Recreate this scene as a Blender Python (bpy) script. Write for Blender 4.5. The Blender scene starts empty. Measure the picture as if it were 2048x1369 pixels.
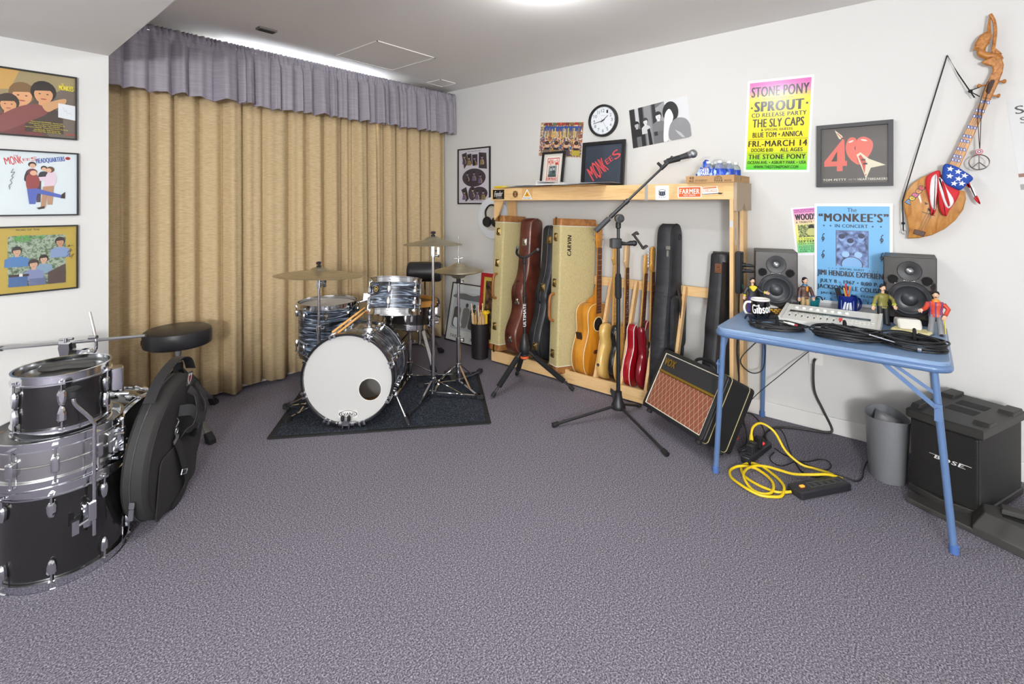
import bpy, bmesh, math, random
from mathutils import Matrix, Vector, Euler, Quaternion
random.seed(7)
PI = math.pi
C = bpy.context.scene.collection
SC = bpy.context.scene

# ---------------------------------------------------------------- camera
cam = bpy.data.cameras.new('camera')
cam.sensor_fit = 'HORIZONTAL'
cam.sensor_width = 36.0
cam.lens = 978.0 * 36.0 / 2048.0
cam.shift_y = (407.0 - 684.5) / 2048.0
cam.clip_start = 0.05
camo = bpy.data.objects.new('camera', cam)
C.objects.link(camo)
camo.location = (0, 0, 1.32)
camo.rotation_euler = (PI / 2, 0, -math.atan(1159.8 / 978.0))
SC.camera = camo

# ---------------------------------------------------------------- light and exposure
SC.view_settings.view_transform = 'Standard'
SC.view_settings.look = 'None'
SC.view_settings.gamma = 1
SC.view_settings.use_curve_mapping = False
SC.view_settings.exposure = 0.42
w = bpy.data.worlds.new('world'); SC.world = w; w.use_nodes = True
w.node_tree.nodes['Background'].inputs[0].default_value = (0.75, 0.85, 1, 1)
w.node_tree.nodes['Background'].inputs[1].default_value = 0.6

def area(name, loc, rot, size, power, color=(1, 1, 1), shape='DISK', size_y=None):
    l = bpy.data.lights.new(name, 'AREA'); l.shape = shape; l.size = size
    if size_y: l.size_y = size_y
    l.energy = power; l.color = color
    o = bpy.data.objects.new(name, l); C.objects.link(o)
    o.location = loc; o.rotation_euler = rot
    return o
WARM = (0.965, 0.985, 1.0)
def bulb(name, loc, power, r=0.12):
    l = bpy.data.lights.new(name, 'POINT'); l.energy = power; l.shadow_soft_size = r; l.color = WARM
    o = bpy.data.objects.new(name, l); C.objects.link(o); o.location = loc
    return o
# flush dome lamp in the middle of the ceiling (just above the picture) and added fill lights further back in the room
bulb('ceiling_lamp_light', (1.32, 1.10, 2.375), 21, 0.07)
bulb('ceiling_lamp_light', (2.0, 1.45, 2.385), 15, 0.06)
bulb('ceiling_lamp_light', (-0.6, -1.7, 2.375), 120, 0.1)  # rear ceiling lamp, added as fill
bulb('soffit_fill_light', (-1.3, 0.2, 2.05), 16, 0.08)  # added to fill the left foreground
bulb('added_fill_light', (-1.8, -1.3, 1.50), 370, 0.22)  # frontal fill added behind the viewpoint

# ---------------------------------------------------------------- helpers
def lin(h):
    h = h.lstrip('#')
    out = []
    for k in (0, 2, 4):
        c = int(h[k:k + 2], 16) / 255
        out.append(c / 12.92 if c <= 0.04045 else ((c + 0.055) / 1.055) ** 2.4)
    return tuple(out) + (1.0,)

_M = {}
def mat(name, hexc, rough=0.5, metal=0.0, spec=0.5, bump=None, coat=0.0, emit=0.0, trans=0.0, sheen=0.0):
    key = (name, hexc)
    if key in _M: return _M[key]
    m = bpy.data.materials.new(name); m.use_nodes = True
    nt = m.node_tree; b = nt.nodes['Principled BSDF']
    b.inputs['Base Color'].default_value = lin(hexc)
    b.inputs['Roughness'].default_value = rough
    b.inputs['Metallic'].default_value = metal
    b.inputs['Specular IOR Level'].default_value = spec
    if coat: b.inputs['Coat Weight'].default_value = coat; b.inputs['Coat Roughness'].default_value = 0.08
    if sheen: b.inputs['Sheen Weight'].default_value = sheen
    if trans: b.inputs['Transmission Weight'].default_value = trans
    if emit:
        b.inputs['Emission Color'].default_value = lin(hexc); b.inputs['Emission Strength'].default_value = emit
    if bump:
        sc, st = bump
        n = nt.nodes.new('ShaderNodeTexNoise'); n.inputs['Scale'].default_value = sc; n.inputs['Detail'].default_value = 3
        tc = nt.nodes.new('ShaderNodeTexCoord'); nt.links.new(tc.outputs['Object'], n.inputs['Vector'])
        bp = nt.nodes.new('ShaderNodeBump'); bp.inputs['Strength'].default_value = st; bp.inputs['Distance'].default_value = 0.002
        nt.links.new(n.outputs['Fac'], bp.inputs['Height']); nt.links.new(bp.outputs['Normal'], b.inputs['Normal'])
    _M[key] = m
    return m

def mixmat(name, stops, scale=(1, 1, 1), rough=0.5, kind='noise', detail=3.0, nscale=5.0, dist=0.0, bump=0.0, coord='Object', metal=0.0, spec=0.5, coat=0.0, bdist=0.002):
    """base colour from a colour ramp over a procedural texture"""
    if name in _M: return _M[name]
    m = bpy.data.materials.new(name); m.use_nodes = True
    nt = m.node_tree; b = nt.nodes['Principled BSDF']
    tc = nt.nodes.new('ShaderNodeTexCoord'); mp = nt.nodes.new('ShaderNodeMapping')
    mp.inputs['Scale'].default_value = scale
    nt.links.new(tc.outputs[coord], mp.inputs['Vector'])
    if kind == 'noise':
        t = nt.nodes.new('ShaderNodeTexNoise'); t.inputs['Scale'].default_value = nscale
        t.inputs['Detail'].default_value = detail; t.inputs['Distortion'].default_value = dist
        out = t.outputs['Fac']
    elif kind == 'voronoi':
        t = nt.nodes.new('ShaderNodeTexVoronoi'); t.inputs['Scale'].default_value = nscale
        sp = nt.nodes.new('ShaderNodeSeparateColor'); nt.links.new(t.outputs['Color'], sp.inputs[0]); out = sp.outputs[0]
    elif kind == 'wave':
        t = nt.nodes.new('ShaderNodeTexWave'); t.inputs['Scale'].default_value = nscale
        t.inputs['Distortion'].default_value = dist; t.inputs['Detail'].default_value = detail
        out = t.outputs['Fac']
    nt.links.new(mp.outputs[0], t.inputs['Vector'])
    r = nt.nodes.new('ShaderNodeValToRGB')
    el = r.color_ramp.elements
    while len(el) < len(stops): el.new(0.5)
    for e, (p, c) in zip(el, stops): e.position = p; e.color = lin(c)
    if kind == 'voronoi': r.color_ramp.interpolation = 'CONSTANT'
    nt.links.new(out, r.inputs[0]); nt.links.new(r.outputs[0], b.inputs['Base Color'])
    b.inputs['Roughness'].default_value = rough; b.inputs['Metallic'].default_value = metal
    b.inputs['Specular IOR Level'].default_value = spec
    if coat: b.inputs['Coat Weight'].default_value = coat; b.inputs['Coat Roughness'].default_value = 0.08
    if bump:
        bp = nt.nodes.new('ShaderNodeBump'); bp.inputs['Strength'].default_value = bump; bp.inputs['Distance'].default_value = bdist
        nt.links.new(out, bp.inputs['Height']); nt.links.new(bp.outputs['Normal'], b.inputs['Normal'])
    _M[name] = m
    return m

class MB:
    """collects shapes; build() links them as ONE mesh object"""
    def __init__(s): s.v = []; s.f = []; s.mi = []; s.M = Matrix.Identity(4); s.m = 0
    def add(s, vs, fs):
        o = len(s.v); s.v += [tuple(s.M @ Vector(p)) for p in vs]
        s.f += [tuple(i + o for i in f) for f in fs]; s.mi += [s.m] * len(fs)
        return s
    def box(s, x0, x1, y0, y1, z0, z1):
        v = [(x, y, z) for z in (z0, z1) for y in (y0, y1) for x in (x0, x1)]
        return s.add(v, [(0, 2, 3, 1), (4, 5, 7, 6), (0, 1, 5, 4), (2, 6, 7, 3), (0, 4, 6, 2), (1, 3, 7, 5)])
    def rbox(s, x0, x1, y0, y1, z0, z1, r=0.01, axis='z', n=3, c=0.0):
        """box with edges along one axis rounded and an optional small chamfer on the caps"""
        d = {'x': (y0, y1, z0, z1, x0, x1), 'y': (x0, x1, z0, z1, y0, y1), 'z': (x0, x1, y0, y1, z0, z1)}[axis]
        a0, a1, b0, b1, h0, h1 = d
        p = rrect(a0, a1, b0, b1, r, n)
        return s.prism(p, h0, h1, axis, c)
    def prism(s, poly, h0, h1, axis='z', c=0.0):
        """extrude a 2-D outline; c = chamfer on both caps"""
        a = sum(poly[i][0] * poly[(i + 1) % len(poly)][1] - poly[(i + 1) % len(poly)][0] * poly[i][1] for i in range(len(poly)))
        if a < 0: poly = poly[::-1]
        rings = [(poly, h0), (poly, h1)]
        if c:
            q = inset(poly, c)
            rings = [(q, h0), (poly, h0 + c), (poly, h1 - c), (q, h1)]
        put = {'x': lambda p, h: (h, p[0], p[1]), 'y': lambda p, h: (p[0], h, p[1]), 'z': lambda p, h: (p[0], p[1], h)}[axis]
        n = len(poly); v = []; f = []
        for q, h in rings: v += [put(p, h) for p in q]
        for k in range(len(rings) - 1):
            for i in range(n):
                j = (i + 1) % n; f.append((k * n + i, k * n + j, k * n + n + j, k * n + n + i))
        f.append(tuple(range(n))[::-1]); f.append(tuple(range((len(rings) - 1) * n, len(rings) * n)))
        if axis == 'y': f = [t[::-1] for t in f]
        return s.add(v, f)
    def lathe(s, prof, n=32, axis='z', at=(0, 0, 0), cap=True):
        """prof: list of (radius, height)"""
        put = {'x': lambda a, b, h: (h, a, b), 'y': lambda a, b, h: (b, h, a), 'z': lambda a, b, h: (a, b, h)}[axis]
        v = []; f = []
        for r, h in prof:
            for i in range(n):
                t = 2 * PI * i / n
                p = put(r * math.cos(t), r * math.sin(t), h)
                v.append((p[0] + at[0], p[1] + at[1], p[2] + at[2]))
        for k in range(len(prof) - 1):
            for i in range(n):
                j = (i + 1) % n; f.append((k * n + i, k * n + j, k * n + n + j, k * n + n + i))
        if cap:
            f.append(tuple(range(n))[::-1]); f.append(tuple(range((len(prof) - 1) * n, len(prof) * n)))
        return s.add(v, f)
    def cyl(s, p, q, r, r2=None, n=12):
        p = Vector(p); q = Vector(q); return s.tube([p, q], r, n, r2=r2)
    def tube(s, pts, r, n=8, r2=None, closed=False, radii=None):
        pts = [Vector(p) for p in pts]; m = len(pts); v = []; f = []
        tan = []
        for i in range(m):
            a = pts[(i - 1) % m] if (closed or i > 0) else pts[i]
            b = pts[(i + 1) % m] if (closed or i < m - 1) else pts[i]
            d = (b - a)
            tan.append(d.normalized() if d.length > 1e-9 else Vector((0, 0, 1)))
        up = Vector((0, 0, 1)) if abs(tan[0].z) < 0.9 else Vector((1, 0, 0))
        nrm = (up - tan[0] * up.dot(tan[0])).normalized()
        for i in range(m):
            if i:
                q = tan[i - 1].rotation_difference(tan[i]); nrm = q @ nrm
                nrm = (nrm - tan[i] * nrm.dot(tan[i])).normalized()
            bi = tan[i].cross(nrm)
            rr = radii[i] if radii else (r if r2 is None else r + (r2 - r) * i / (m - 1))
            for k in range(n):
                t = 2 * PI * k / n
                v.append(tuple(pts[i] + (nrm * math.cos(t) + bi * math.sin(t)) * rr))
        for i in range(m if closed else m - 1):
            i2 = (i + 1) % m
            for k in range(n):
                k2 = (k + 1) % n; f.append((i * n + k, i * n + k2, i2 * n + k2, i2 * n + k))
        if not closed:
            f.append(tuple(range(n))[::-1]); f.append(tuple(range((m - 1) * n, m * n)))
        return s.add(v, f)
    def ball(s, c, r, n=16, m=10, sx=1, sy=1, sz=1):
        v = []; f = []
        for j in range(m + 1):
            ph = PI * j / m
            for i in range(n):
                t = 2 * PI * i / n
                v.append((c[0] + r * sx * math.sin(ph) * math.cos(t), c[1] + r * sy * math.sin(ph) * math.sin(t), c[2] - r * sz * math.cos(ph)))
        for j in range(m):
            for i in range(n):
                k = (i + 1) % n; f.append((j * n + i, j * n + k, j * n + n + k, j * n + n + i))
        return s.add(v, f)
    def torus(s, c, R, r, axis='z', n=32, k=8):
        put = {'x': lambda a, b: (0, a, b), 'y': lambda a, b: (a, 0, b), 'z': lambda a, b: (a, b, 0)}[axis]
        pts = [Vector(c) + Vector(put(R * math.cos(2 * PI * i / n), R * math.sin(2 * PI * i / n))) for i in range(n)]
        return s.tube(pts, r, k, closed=True)
    def bar(s, p, q, w, t, up=(0, 0, 1)):
        """flat bar from p to q, width w (across), thickness t (along up)"""
        p = Vector(p); q = Vector(q); d = (q - p).normalized(); u = Vector(up)
        if abs(d.dot(u)) > 0.95: u = Vector((1, 0, 0))
        side = d.cross(u).normalized(); u = side.cross(d).normalized()
        v = []
        for c in (p, q):
            for a, b in ((-1, -1), (1, -1), (1, 1), (-1, 1)): v.append(tuple(c + side * a * w / 2 + u * b * t / 2))
        return s.add(v, [(0, 1, 2, 3)[::-1], (4, 5, 6, 7), (0, 1, 5, 4), (1, 2, 6, 5), (2, 3, 7, 6), (3, 0, 4, 7)])
    def build(s, name, mats, parent=None, bevel=0.0, ang=38, loc=None, seg=2):
        me = bpy.data.meshes.new(name); me.from_pydata(s.v, [], s.f)
        if not isinstance(mats, (list, tuple)): mats = [mats]
        for m in mats: me.materials.append(m)
        me.polygons.foreach_set('material_index', s.mi)
        bm = bmesh.new(); bm.from_mesh(me)
        bmesh.ops.remove_doubles(bm, verts=bm.verts, dist=1e-6)
        bm.to_mesh(me); bm.free()
        me.polygons.foreach_set('use_smooth', [True] * len(me.polygons))
        me.set_sharp_from_angle(angle=math.radians(ang))
        me.update()
        o = bpy.data.objects.new(name, me); C.objects.link(o)
        if parent: o.parent = parent
        if loc: o.location = loc
        if bevel:
            md = o.modifiers.new('bevel', 'BEVEL'); md.width = bevel; md.segments = seg; md.limit_method = 'ANGLE'; md.angle_limit = math.radians(40)
            md.harden_normals = False
        return o

def rrect(a0, a1, b0, b1, r, n=3):
    p = []
    for cx, cy, t0 in ((a1 - r, b1 - r, 0), (a0 + r, b1 - r, PI / 2), (a0 + r, b0 + r, PI), (a1 - r, b0 + r, 1.5 * PI)):
        for i in range(n + 1):
            t = t0 + PI / 2 * i / n; p.append((cx + r * math.cos(t), cy + r * math.sin(t)))
    return p

def inset(poly, d):
    n = len(poly); out = []
    for i in range(n):
        p0, p1, p2 = (Vector(poly[(i + k) % n]) for k in (-1, 0, 1))
        e1 = (p1 - p0); e2 = (p2 - p1)
        if e1.length < 1e-9 or e2.length < 1e-9: out.append(tuple(p1)); continue
        n1 = Vector((-e1.y, e1.x)).normalized(); n2 = Vector((-e2.y, e2.x)).normalized()
        b = n1 + n2
        if b.length < 1e-6: out.append(tuple(p1)); continue
        b = b.normalized(); k = max(0.5, b.dot(n1))
        out.append(tuple(p1 + b * d / k))
    return out

def smooth(pts, n=6, closed=False):
    """Catmull-Rom through the points"""
    P = [Vector(p) for p in pts]; m = len(P); out = []
    rng = m if closed else m - 1
    for i in range(rng):
        if closed: a, b, c, d = P[(i - 1) % m], P[i], P[(i + 1) % m], P[(i + 2) % m]
        else: a, b, c, d = P[max(i - 1, 0)], P[i], P[i + 1], P[min(i + 2, m - 1)]
        for k in range(n):
            t = k / n; t2 = t * t; t3 = t2 * t
            out.append(0.5 * ((2 * b) + (c - a) * t + (2 * a - 5 * b + 4 * c - d) * t2 + (3 * b - a - 3 * c + d) * t3))
    if not closed: out.append(P[-1])
    return [tuple(p) for p in out]

def tag(o, label, cat, group=None):
    o['label'] = label; o['category'] = cat
    if group: o['group'] = group
    return o
def thing(name, label, cat, loc=(0, 0, 0), rot=(0, 0, 0), group=None):
    o = bpy.data.objects.new(name, None); C.objects.link(o); o.empty_display_size = 0.05
    o.location = loc; o.rotation_euler = rot
    return tag(o, label, cat, group)
def struct(o): o['kind'] = 'structure'; return o
def dup(root, loc, rot=None, label=None):
    r = root.copy(); C.objects.link(r); r.location = loc
    if rot is not None: r.rotation_euler = rot
    if label: r['label'] = label
    for ch in list(root.children):
        c = ch.copy(); C.objects.link(c); c.parent = r
        for g in list(ch.children):
            d = g.copy(); C.objects.link(d); d.parent = c
    return r

_T = {}
def glyphs(s, bold=0.0):
    """outline of a string as triangles, fitted to the unit box"""
    k = (s, bold)
    if k in _T: return _T[k]
    cu = bpy.data.curves.new('t', 'FONT'); cu.body = s; cu.resolution_u = 3; cu.fill_mode = 'FRONT'; cu.space_character = 1 + bold * 1.6
    ob = bpy.data.objects.new('t', cu)
    me = bpy.data.meshes.new_from_object(ob)
    v = [(p.co.x, p.co.y) for p in me.vertices]; f = [tuple(p.vertices) for p in me.polygons]
    bpy.data.objects.remove(ob); bpy.data.curves.remove(cu); bpy.data.meshes.remove(me)
    x0 = min(p[0] for p in v); x1 = max(p[0] for p in v); y0 = min(p[1] for p in v); y1 = max(p[1] for p in v)
    v = [((p[0] - x0) / max(x1 - x0, 1e-6), (p[1] - y0) / max(y1 - y0, 1e-6)) for p in v]
    _T[k] = (v, f)
    return _T[k]

class Print:
    """flat printed sheet in its own plane: u right, v DOWN, both 0..1; local x right, y up, z out of the sheet"""
    def __init__(s, w, h, base='ffffff', th=0.0015, z0=0.0, rough=0.45, step=0.00016):
        s.w, s.h, s.rough, s.step = w, h, rough, step
        s.mb = MB(); s.mats = []; s.z = z0 + th
        s._c(base)
        s.mb.box(-w / 2, w / 2, -h / 2, h / 2, z0, z0 + th)
        s.z += step
    def _c(s, col):
        m = col if not isinstance(col, str) else mat('ink', col, s.rough)
        if m not in s.mats: s.mats.append(m)
        s.mb.m = s.mats.index(m)
    ua, ub = 0.0, 1.0
    def xy(s, u, v): return ((s.ua + s.ub * u - 0.5) * s.w, (0.5 - v) * s.h)
    def poly(s, pts, col):
        s._c(col); P = [s.xy(*p) for p in pts]
        for ax, sg, lim in ((0, 1, s.w / 2), (0, -1, s.w / 2), (1, 1, s.h / 2), (1, -1, s.h / 2)):
            Q = []
            for i in range(len(P)):
                p0, p1 = P[i - 1], P[i]; d0, d1 = lim - sg * p0[ax], lim - sg * p1[ax]
                if (d0 < 0) != (d1 < 0): t = d0 / (d0 - d1); Q.append((p0[0] + (p1[0] - p0[0]) * t, p0[1] + (p1[1] - p0[1]) * t))
                if d1 >= 0: Q.append(p1)
            P = Q
            if len(P) < 3: return s
        a = sum(P[i][0] * P[(i + 1) % len(P)][1] - P[(i + 1) % len(P)][0] * P[i][1] for i in range(len(P)))
        if a < 0: P = P[::-1]
        s.mb.add([(p[0], p[1], s.z) for p in P], [tuple(range(len(P)))]); s.z += s.step; return s
    def rect(s, u0, v0, u1, v1, col): return s.poly([(u0, v0), (u1, v0), (u1, v1), (u0, v1)], col)
    def ell(s, u, v, ru, rv, col, n=20, rot=0.0):
        c, q = math.cos(rot), math.sin(rot)
        return s.poly([(u + ru * math.cos(t) * c - rv * math.sin(t) * q, v + ru * math.cos(t) * q + rv * math.sin(t) * c) for t in (2 * PI * i / n for i in range(n))], col)
    def blob(s, pts, col, n=5): return s.poly(smooth([(p[0], p[1], 0) for p in pts], n, True) and [(q[0], q[1]) for q in smooth([(p[0], p[1], 0) for p in pts], n, True)], col)
    def ring(s, u, v, ru, rv, k, col, n=24):
        s._c(col); vs = []; fs = []
        for i in range(n):
            t = 2 * PI * i / n
            for q in (1, k):
                x, y = s.xy(u + ru * q * math.cos(t), v + rv * q * math.sin(t)); vs.append((x, y, s.z))
        for i in range(n):
            j = (i + 1) % n; fs.append((2 * i, 2 * i + 1, 2 * j + 1, 2 * j))
        s.mb.add(vs, fs); s.z += s.step; return s
    def star(s, u, v, r, col, k=0.42, rot=0.0, asp=None):
        a = (s.w / s.h) if asp is None else asp
        return s.poly([(u + r * (1 if i % 2 == 0 else k) * math.sin(PI * i / 5 + rot), v - a * r * (1 if i % 2 == 0 else k) * math.cos(PI * i / 5 + rot)) for i in range(10)], col)
    def line(s, pts, wd, col):
        """thin stroke, wd in metres"""
        s._c(col); P = [Vector(s.xy(*p)) for p in pts]
        for a, b in zip(P, P[1:]):
            d = (b - a)
            if d.length < 1e-7: continue
            nn = Vector((-d.y, d.x)).normalized() * wd / 2; e = d.normalized() * wd * 0.3
            s.mb.add([(*(a - nn - e), s.z), (*(b - nn + e), s.z), (*(b + nn + e), s.z), (*(a + nn - e), s.z)], [(0, 1, 2, 3)])
        s.z += s.step; return s
    def text(s, st, u0, v0, u1, v1, col, bold=0.0, rot=0.0, shear=0.0, warp=None):
        s._c(col); v, f = glyphs(st, bold)
        cu, cv = (u0 + u1) / 2, (v0 + v1) / 2
        cx, cy = s.xy(cu, cv); W = (u1 - u0) * s.w * s.ub; H = (v1 - v0) * s.h
        c, q = math.cos(rot), math.sin(rot); out = []
        sg = (0,) if bold < 0.015 else (-1, 0, 1)
        for k in sg:
            out = []; dx = k * bold * 0.62 * min(H, 2.2 * W / max(len(st), 1)); dw = 1 - (0 if len(sg) == 1 else 1.2 * bold * H / max(W, 1e-6) * 0.5)
            for a, b in v:
                x = (a - 0.5) * W * dw + shear * (b - 0.5) * H + dx; y = (b - 0.5) * H
                out.append((cx + x * c - y * q, cy + x * q + y * c, s.z + 0.000006 * k))
            s.mb.add(out, f)
        s.z += s.step; return s
    def build(s, name, parent=None, loc=None, rot=None):
        o = s.mb.build(name, s.mats, parent, loc=loc)
        if rot: o.rotation_euler = rot
        return o
ON_POSTER_WALL = (PI / 2, 0, -PI / 2)     # sheet facing -X
ON_LEFT_WALL = (PI / 2, 0, 0)             # sheet facing -Y

# ---------------------------------------------------------------- materials
CHROME = mat('chrome', 'd8dade', 0.12, 1.0)
STEEL = mat('brushed steel', 'b9babd', 0.3, 1.0)
BRASS = mat('old brass', 'a08a5c', 0.35, 1.0)
RUBBER = mat('black rubber', '1b1b1d', 0.7)
BLACKP = mat('black plastic', '202124', 0.42)
BLACKM = mat('black metal', '1d1e20', 0.35, 0.0, 0.6)
PINE = mixmat('pine', [(0.25, 'd6aa70'), (0.5, 'e8c48e'), (0.62, 'e2b87e'), (0.85, 'f1d4a2')], (14, 1.1, 14), 0.5, 'noise', 4, 2.2, 1.2)
PINEV = mixmat('pine upright', [(0.25, 'cfa06a'), (0.5, 'e3bd88'), (0.62, 'dcb07a'), (0.85, 'eed0a0')], (16, 16, 1.0), 0.5, 'noise', 4, 2.2, 1.0)
WHITEP = mat('white paper', 'f2f2f0', 0.5)
WALLM = mat('white wall paint', 'd6d5d2', 0.75, bump=(60, 0.08))
# ---------------------------------------------------------------- the room
XW, YB, YL, XL, ZC, ZS = 3.338, 3.76, 3.36, 0.613, 2.436, 2.115
X0, Y0 = -3.2, -3.4
def boxobj(name, x0, x1, y0, y1, z0, z1, m, parent=None, bevel=0): return MB().box(x0, x1, y0, y1, z0, z1).build(name, m, parent, bevel)
carpet = mixmat('grey lavender carpet', [(0.32, '26242c'), (0.44, '5a5661'), (0.54, '86828d'), (0.66, 'cac6cd')], (1, 1, 1), 0.95, 'noise', 6, 190, 0, 0.3, spec=0.1, bdist=0.003)
nt = carpet.node_tree
[n for n in nt.nodes if n.type == 'TEX_NOISE'][0].inputs['Roughness'].default_value = 0.72
# broad slightly browner wear patches in the pile
n2 = nt.nodes.new('ShaderNodeTexNoise'); n2.inputs['Scale'].default_value = 1.3; n2.inputs['Detail'].default_value = 2
mx = nt.nodes.new('ShaderNodeMixRGB'); mx.blend_type = 'MULTIPLY'; mx.inputs[0].default_value = 0.35
r2 = nt.nodes.new('ShaderNodeValToRGB'); r2.color_ramp.elements[0].color = (0.80, 0.75, 0.72, 1); r2.color_ramp.elements[1].color = (1, 1, 1, 1)
tc2 = nt.nodes.new('ShaderNodeTexCoord'); nt.links.new(tc2.outputs['Object'], n2.inputs['Vector'])
nt.links.new(n2.outputs['Fac'], r2.inputs[0])
bs = nt.nodes['Principled BSDF']; src = bs.inputs['Base Color'].links[0].from_socket
nt.links.new(src, mx.inputs[1]); nt.links.new(r2.outputs[0], mx.inputs[2]); nt.links.new(mx.outputs[0], bs.inputs['Base Color'])
CEILM = mat('ceiling paint', 'e6e4e1', 0.85)
struct(boxobj('floor', X0, XW + 0.1, Y0, YB + 0.1, -0.1, 0, carpet))
struct(boxobj('ceiling', X0, XW + 0.1, Y0, YB + 0.1, ZC, ZC + 0.1, CEILM))
struct(boxobj('wall_right', XW, XW + 0.1, Y0, YB + 0.1, 0, ZC, WALLM))
struct(boxobj('wall_left', X0, XL, YL, YL + 0.1, 0, ZC, WALLM))
struct(boxobj('wall_left_return', XL - 0.1, XL, YL + 0.1, YB, 0, ZC, WALLM))
struct(boxobj('wall_rear', X0 - 0.1, X0, Y0, YL + 0.1, 0, ZC, WALLM))
struct(boxobj('wall_front', X0, XW, Y0 - 0.1, Y0, 0, ZC, WALLM))
struct(boxobj('trim_soffit', X0, XL, Y0, YL, ZS, ZC, CEILM))
# curtain wall with a shallow window high up behind the valance
WX0, WX1, WZ0, WZ1 = 1.30, 2.55, 1.95, 2.38
mb = MB()
mb.box(XL - 0.1, WX0, YB, YB + 0.1, 0, ZC).box(WX1, XW, YB, YB + 0.1, 0, ZC).box(WX0, WX1, YB, YB + 0.1, 0, WZ0).box(WX0, WX1, YB, YB + 0.1, WZ1, ZC)
struct(mb.build('wall_back', WALLM))
fr = MB()
for a in (WX0, (WX0 + WX1) / 2 - 0.015, WX1 - 0.03): fr.box(a, a + 0.03, YB + 0.02, YB + 0.07, WZ0, WZ1)
fr.box(WX0, WX1, YB + 0.02, YB + 0.07, WZ0, WZ0 + 0.03).box(WX0, WX1, YB + 0.02, YB + 0.07, WZ1 - 0.03, WZ1)
win = struct(fr.build('window_1', mat('white vinyl', 'f4f4f2', 0.4)))
boxobj('pane', WX0 + 0.03, WX1 - 0.03, YB + 0.04, YB + 0.045, WZ0 + 0.03, WZ1 - 0.03, mat('daylit glass', 'e8f2ff', 0.1, emit=14.0), win)
BB = mat('baseboard paint', 'e4e2de', 0.5)
struct(boxobj('baseboard_right', XW - 0.014, XW, Y0, YB, 0, 0.092, BB, bevel=0.003))
struct(boxobj('baseboard_back', XL, XW - 0.014, YB - 0.014, YB, 0, 0.092, BB, bevel=0.003))
struct(boxobj('baseboard_left', X0, XL, YL - 0.014, YL, 0, 0.092, BB, bevel=0.003))
# ceiling hatch outlines
mb = MB()
def hatch(mb, x0, x1, y0, y1):
    t = 0.008
    mb.box(x0, x1, y0, y0 + t, ZC - 0.006, ZC).box(x0, x1, y1 - t, y1, ZC - 0.006, ZC).box(x0, x0 + t, y0, y1, ZC - 0.006, ZC).box(x1 - t, x1, y0, y1, ZC - 0.006, ZC)
    mb.box(x0 + t, x1 - t, y0 + t, y1 - t, ZC - 0.003, ZC)
h1 = MB(); hatch(h1, 1.96, 2.48, 2.86, 3.40)
tag(h1.build('ceiling_hatch', mat('hatch white', 'e6e4e0', 0.6)), 'white square access panel set into the ceiling before the valance', 'hatch')
h2 = MB(); hatch(h2, 2.94, 3.14, 3.32, 3.52)
tag(h2.build('ceiling_hatch', mat('hatch white', 'e6e4e0', 0.6)), 'small white square plate on the ceiling in the far corner', 'hatch')
v = thing('ceiling_vent', 'small grey slot fitting in the ceiling above the valance', 'vent', (1.38, 3.22, ZC), (0, 0, 0))
MB().box(-0.055, 0.055, -0.03, 0.03, -0.012, 0).build('frame', mat('grey metal', '77736e', 0.5), v)
m_ = MB()
for k in range(3): m_.box(-0.045, 0.045, -0.022 + k * 0.016, -0.012 + k * 0.016, -0.016, -0.011)
m_.build('slat', mat('dark slot', '2c2a28', 0.6), v)
# flush dome lamp above the picture, plus two added fill lamps behind the camera
def dome(loc, r, label):
    t = thing('ceiling_lamp', label, 'lamp', loc)
    MB().lathe([(r, 0), (r, -0.016), (r - 0.008, -0.020)], 40).build('base', STEEL, t)
    MB().lathe([(r - 0.009, -0.016), (r - 0.02, -0.025), (0.004, -0.025)], 40).build('lamp_shade', mat('lit opal glass', 'fff8f0', 0.3, emit=3.0), t)
dome((1.32, 1.10, ZC), 0.13, 'flush opal lamp on the ceiling in the middle of the room')
t = thing('ceiling_lamp', 'thin round lamp on the ceiling nearest the guitar rack', 'lamp', (2.0, 1.45, ZC)); MB().lathe([(0.11, 0), (0.11, -0.016), (0.10, -0.020), (0.004, -0.020)], 40).build('base', mat('opal disc', 'f4f2ee', 0.4), t)
dome((-0.6, -1.7, ZC), 0.15, 'added opal fill lamp on the ceiling behind the viewpoint')
dome((-1.3, 0.2, ZS), 0.13, 'added opal fill lamp under the lowered soffit')

t = thing('added_fill_lamp', 'added standing fill lamp with an open opal ring shade behind the viewpoint', 'lamp', (-1.8, -1.3, 0))  # unseen lamp added to give frontal fill
MB().lathe([(0.14, 0), (0.14, 0.015), (0.012, 0.03)], 32).build('base', STEEL, t); MB().cyl((0, 0, 0.02), (0, 0, 1.30), 0.010).build('pole', STEEL, t)
MB().lathe([(0.05, 1.30), (0.16, 1.32), (0.16, 1.325), (0.05, 1.305)], 32).build('lamp_shade', mat('opal shade', 'f0ece4', 0.4), t)

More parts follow.
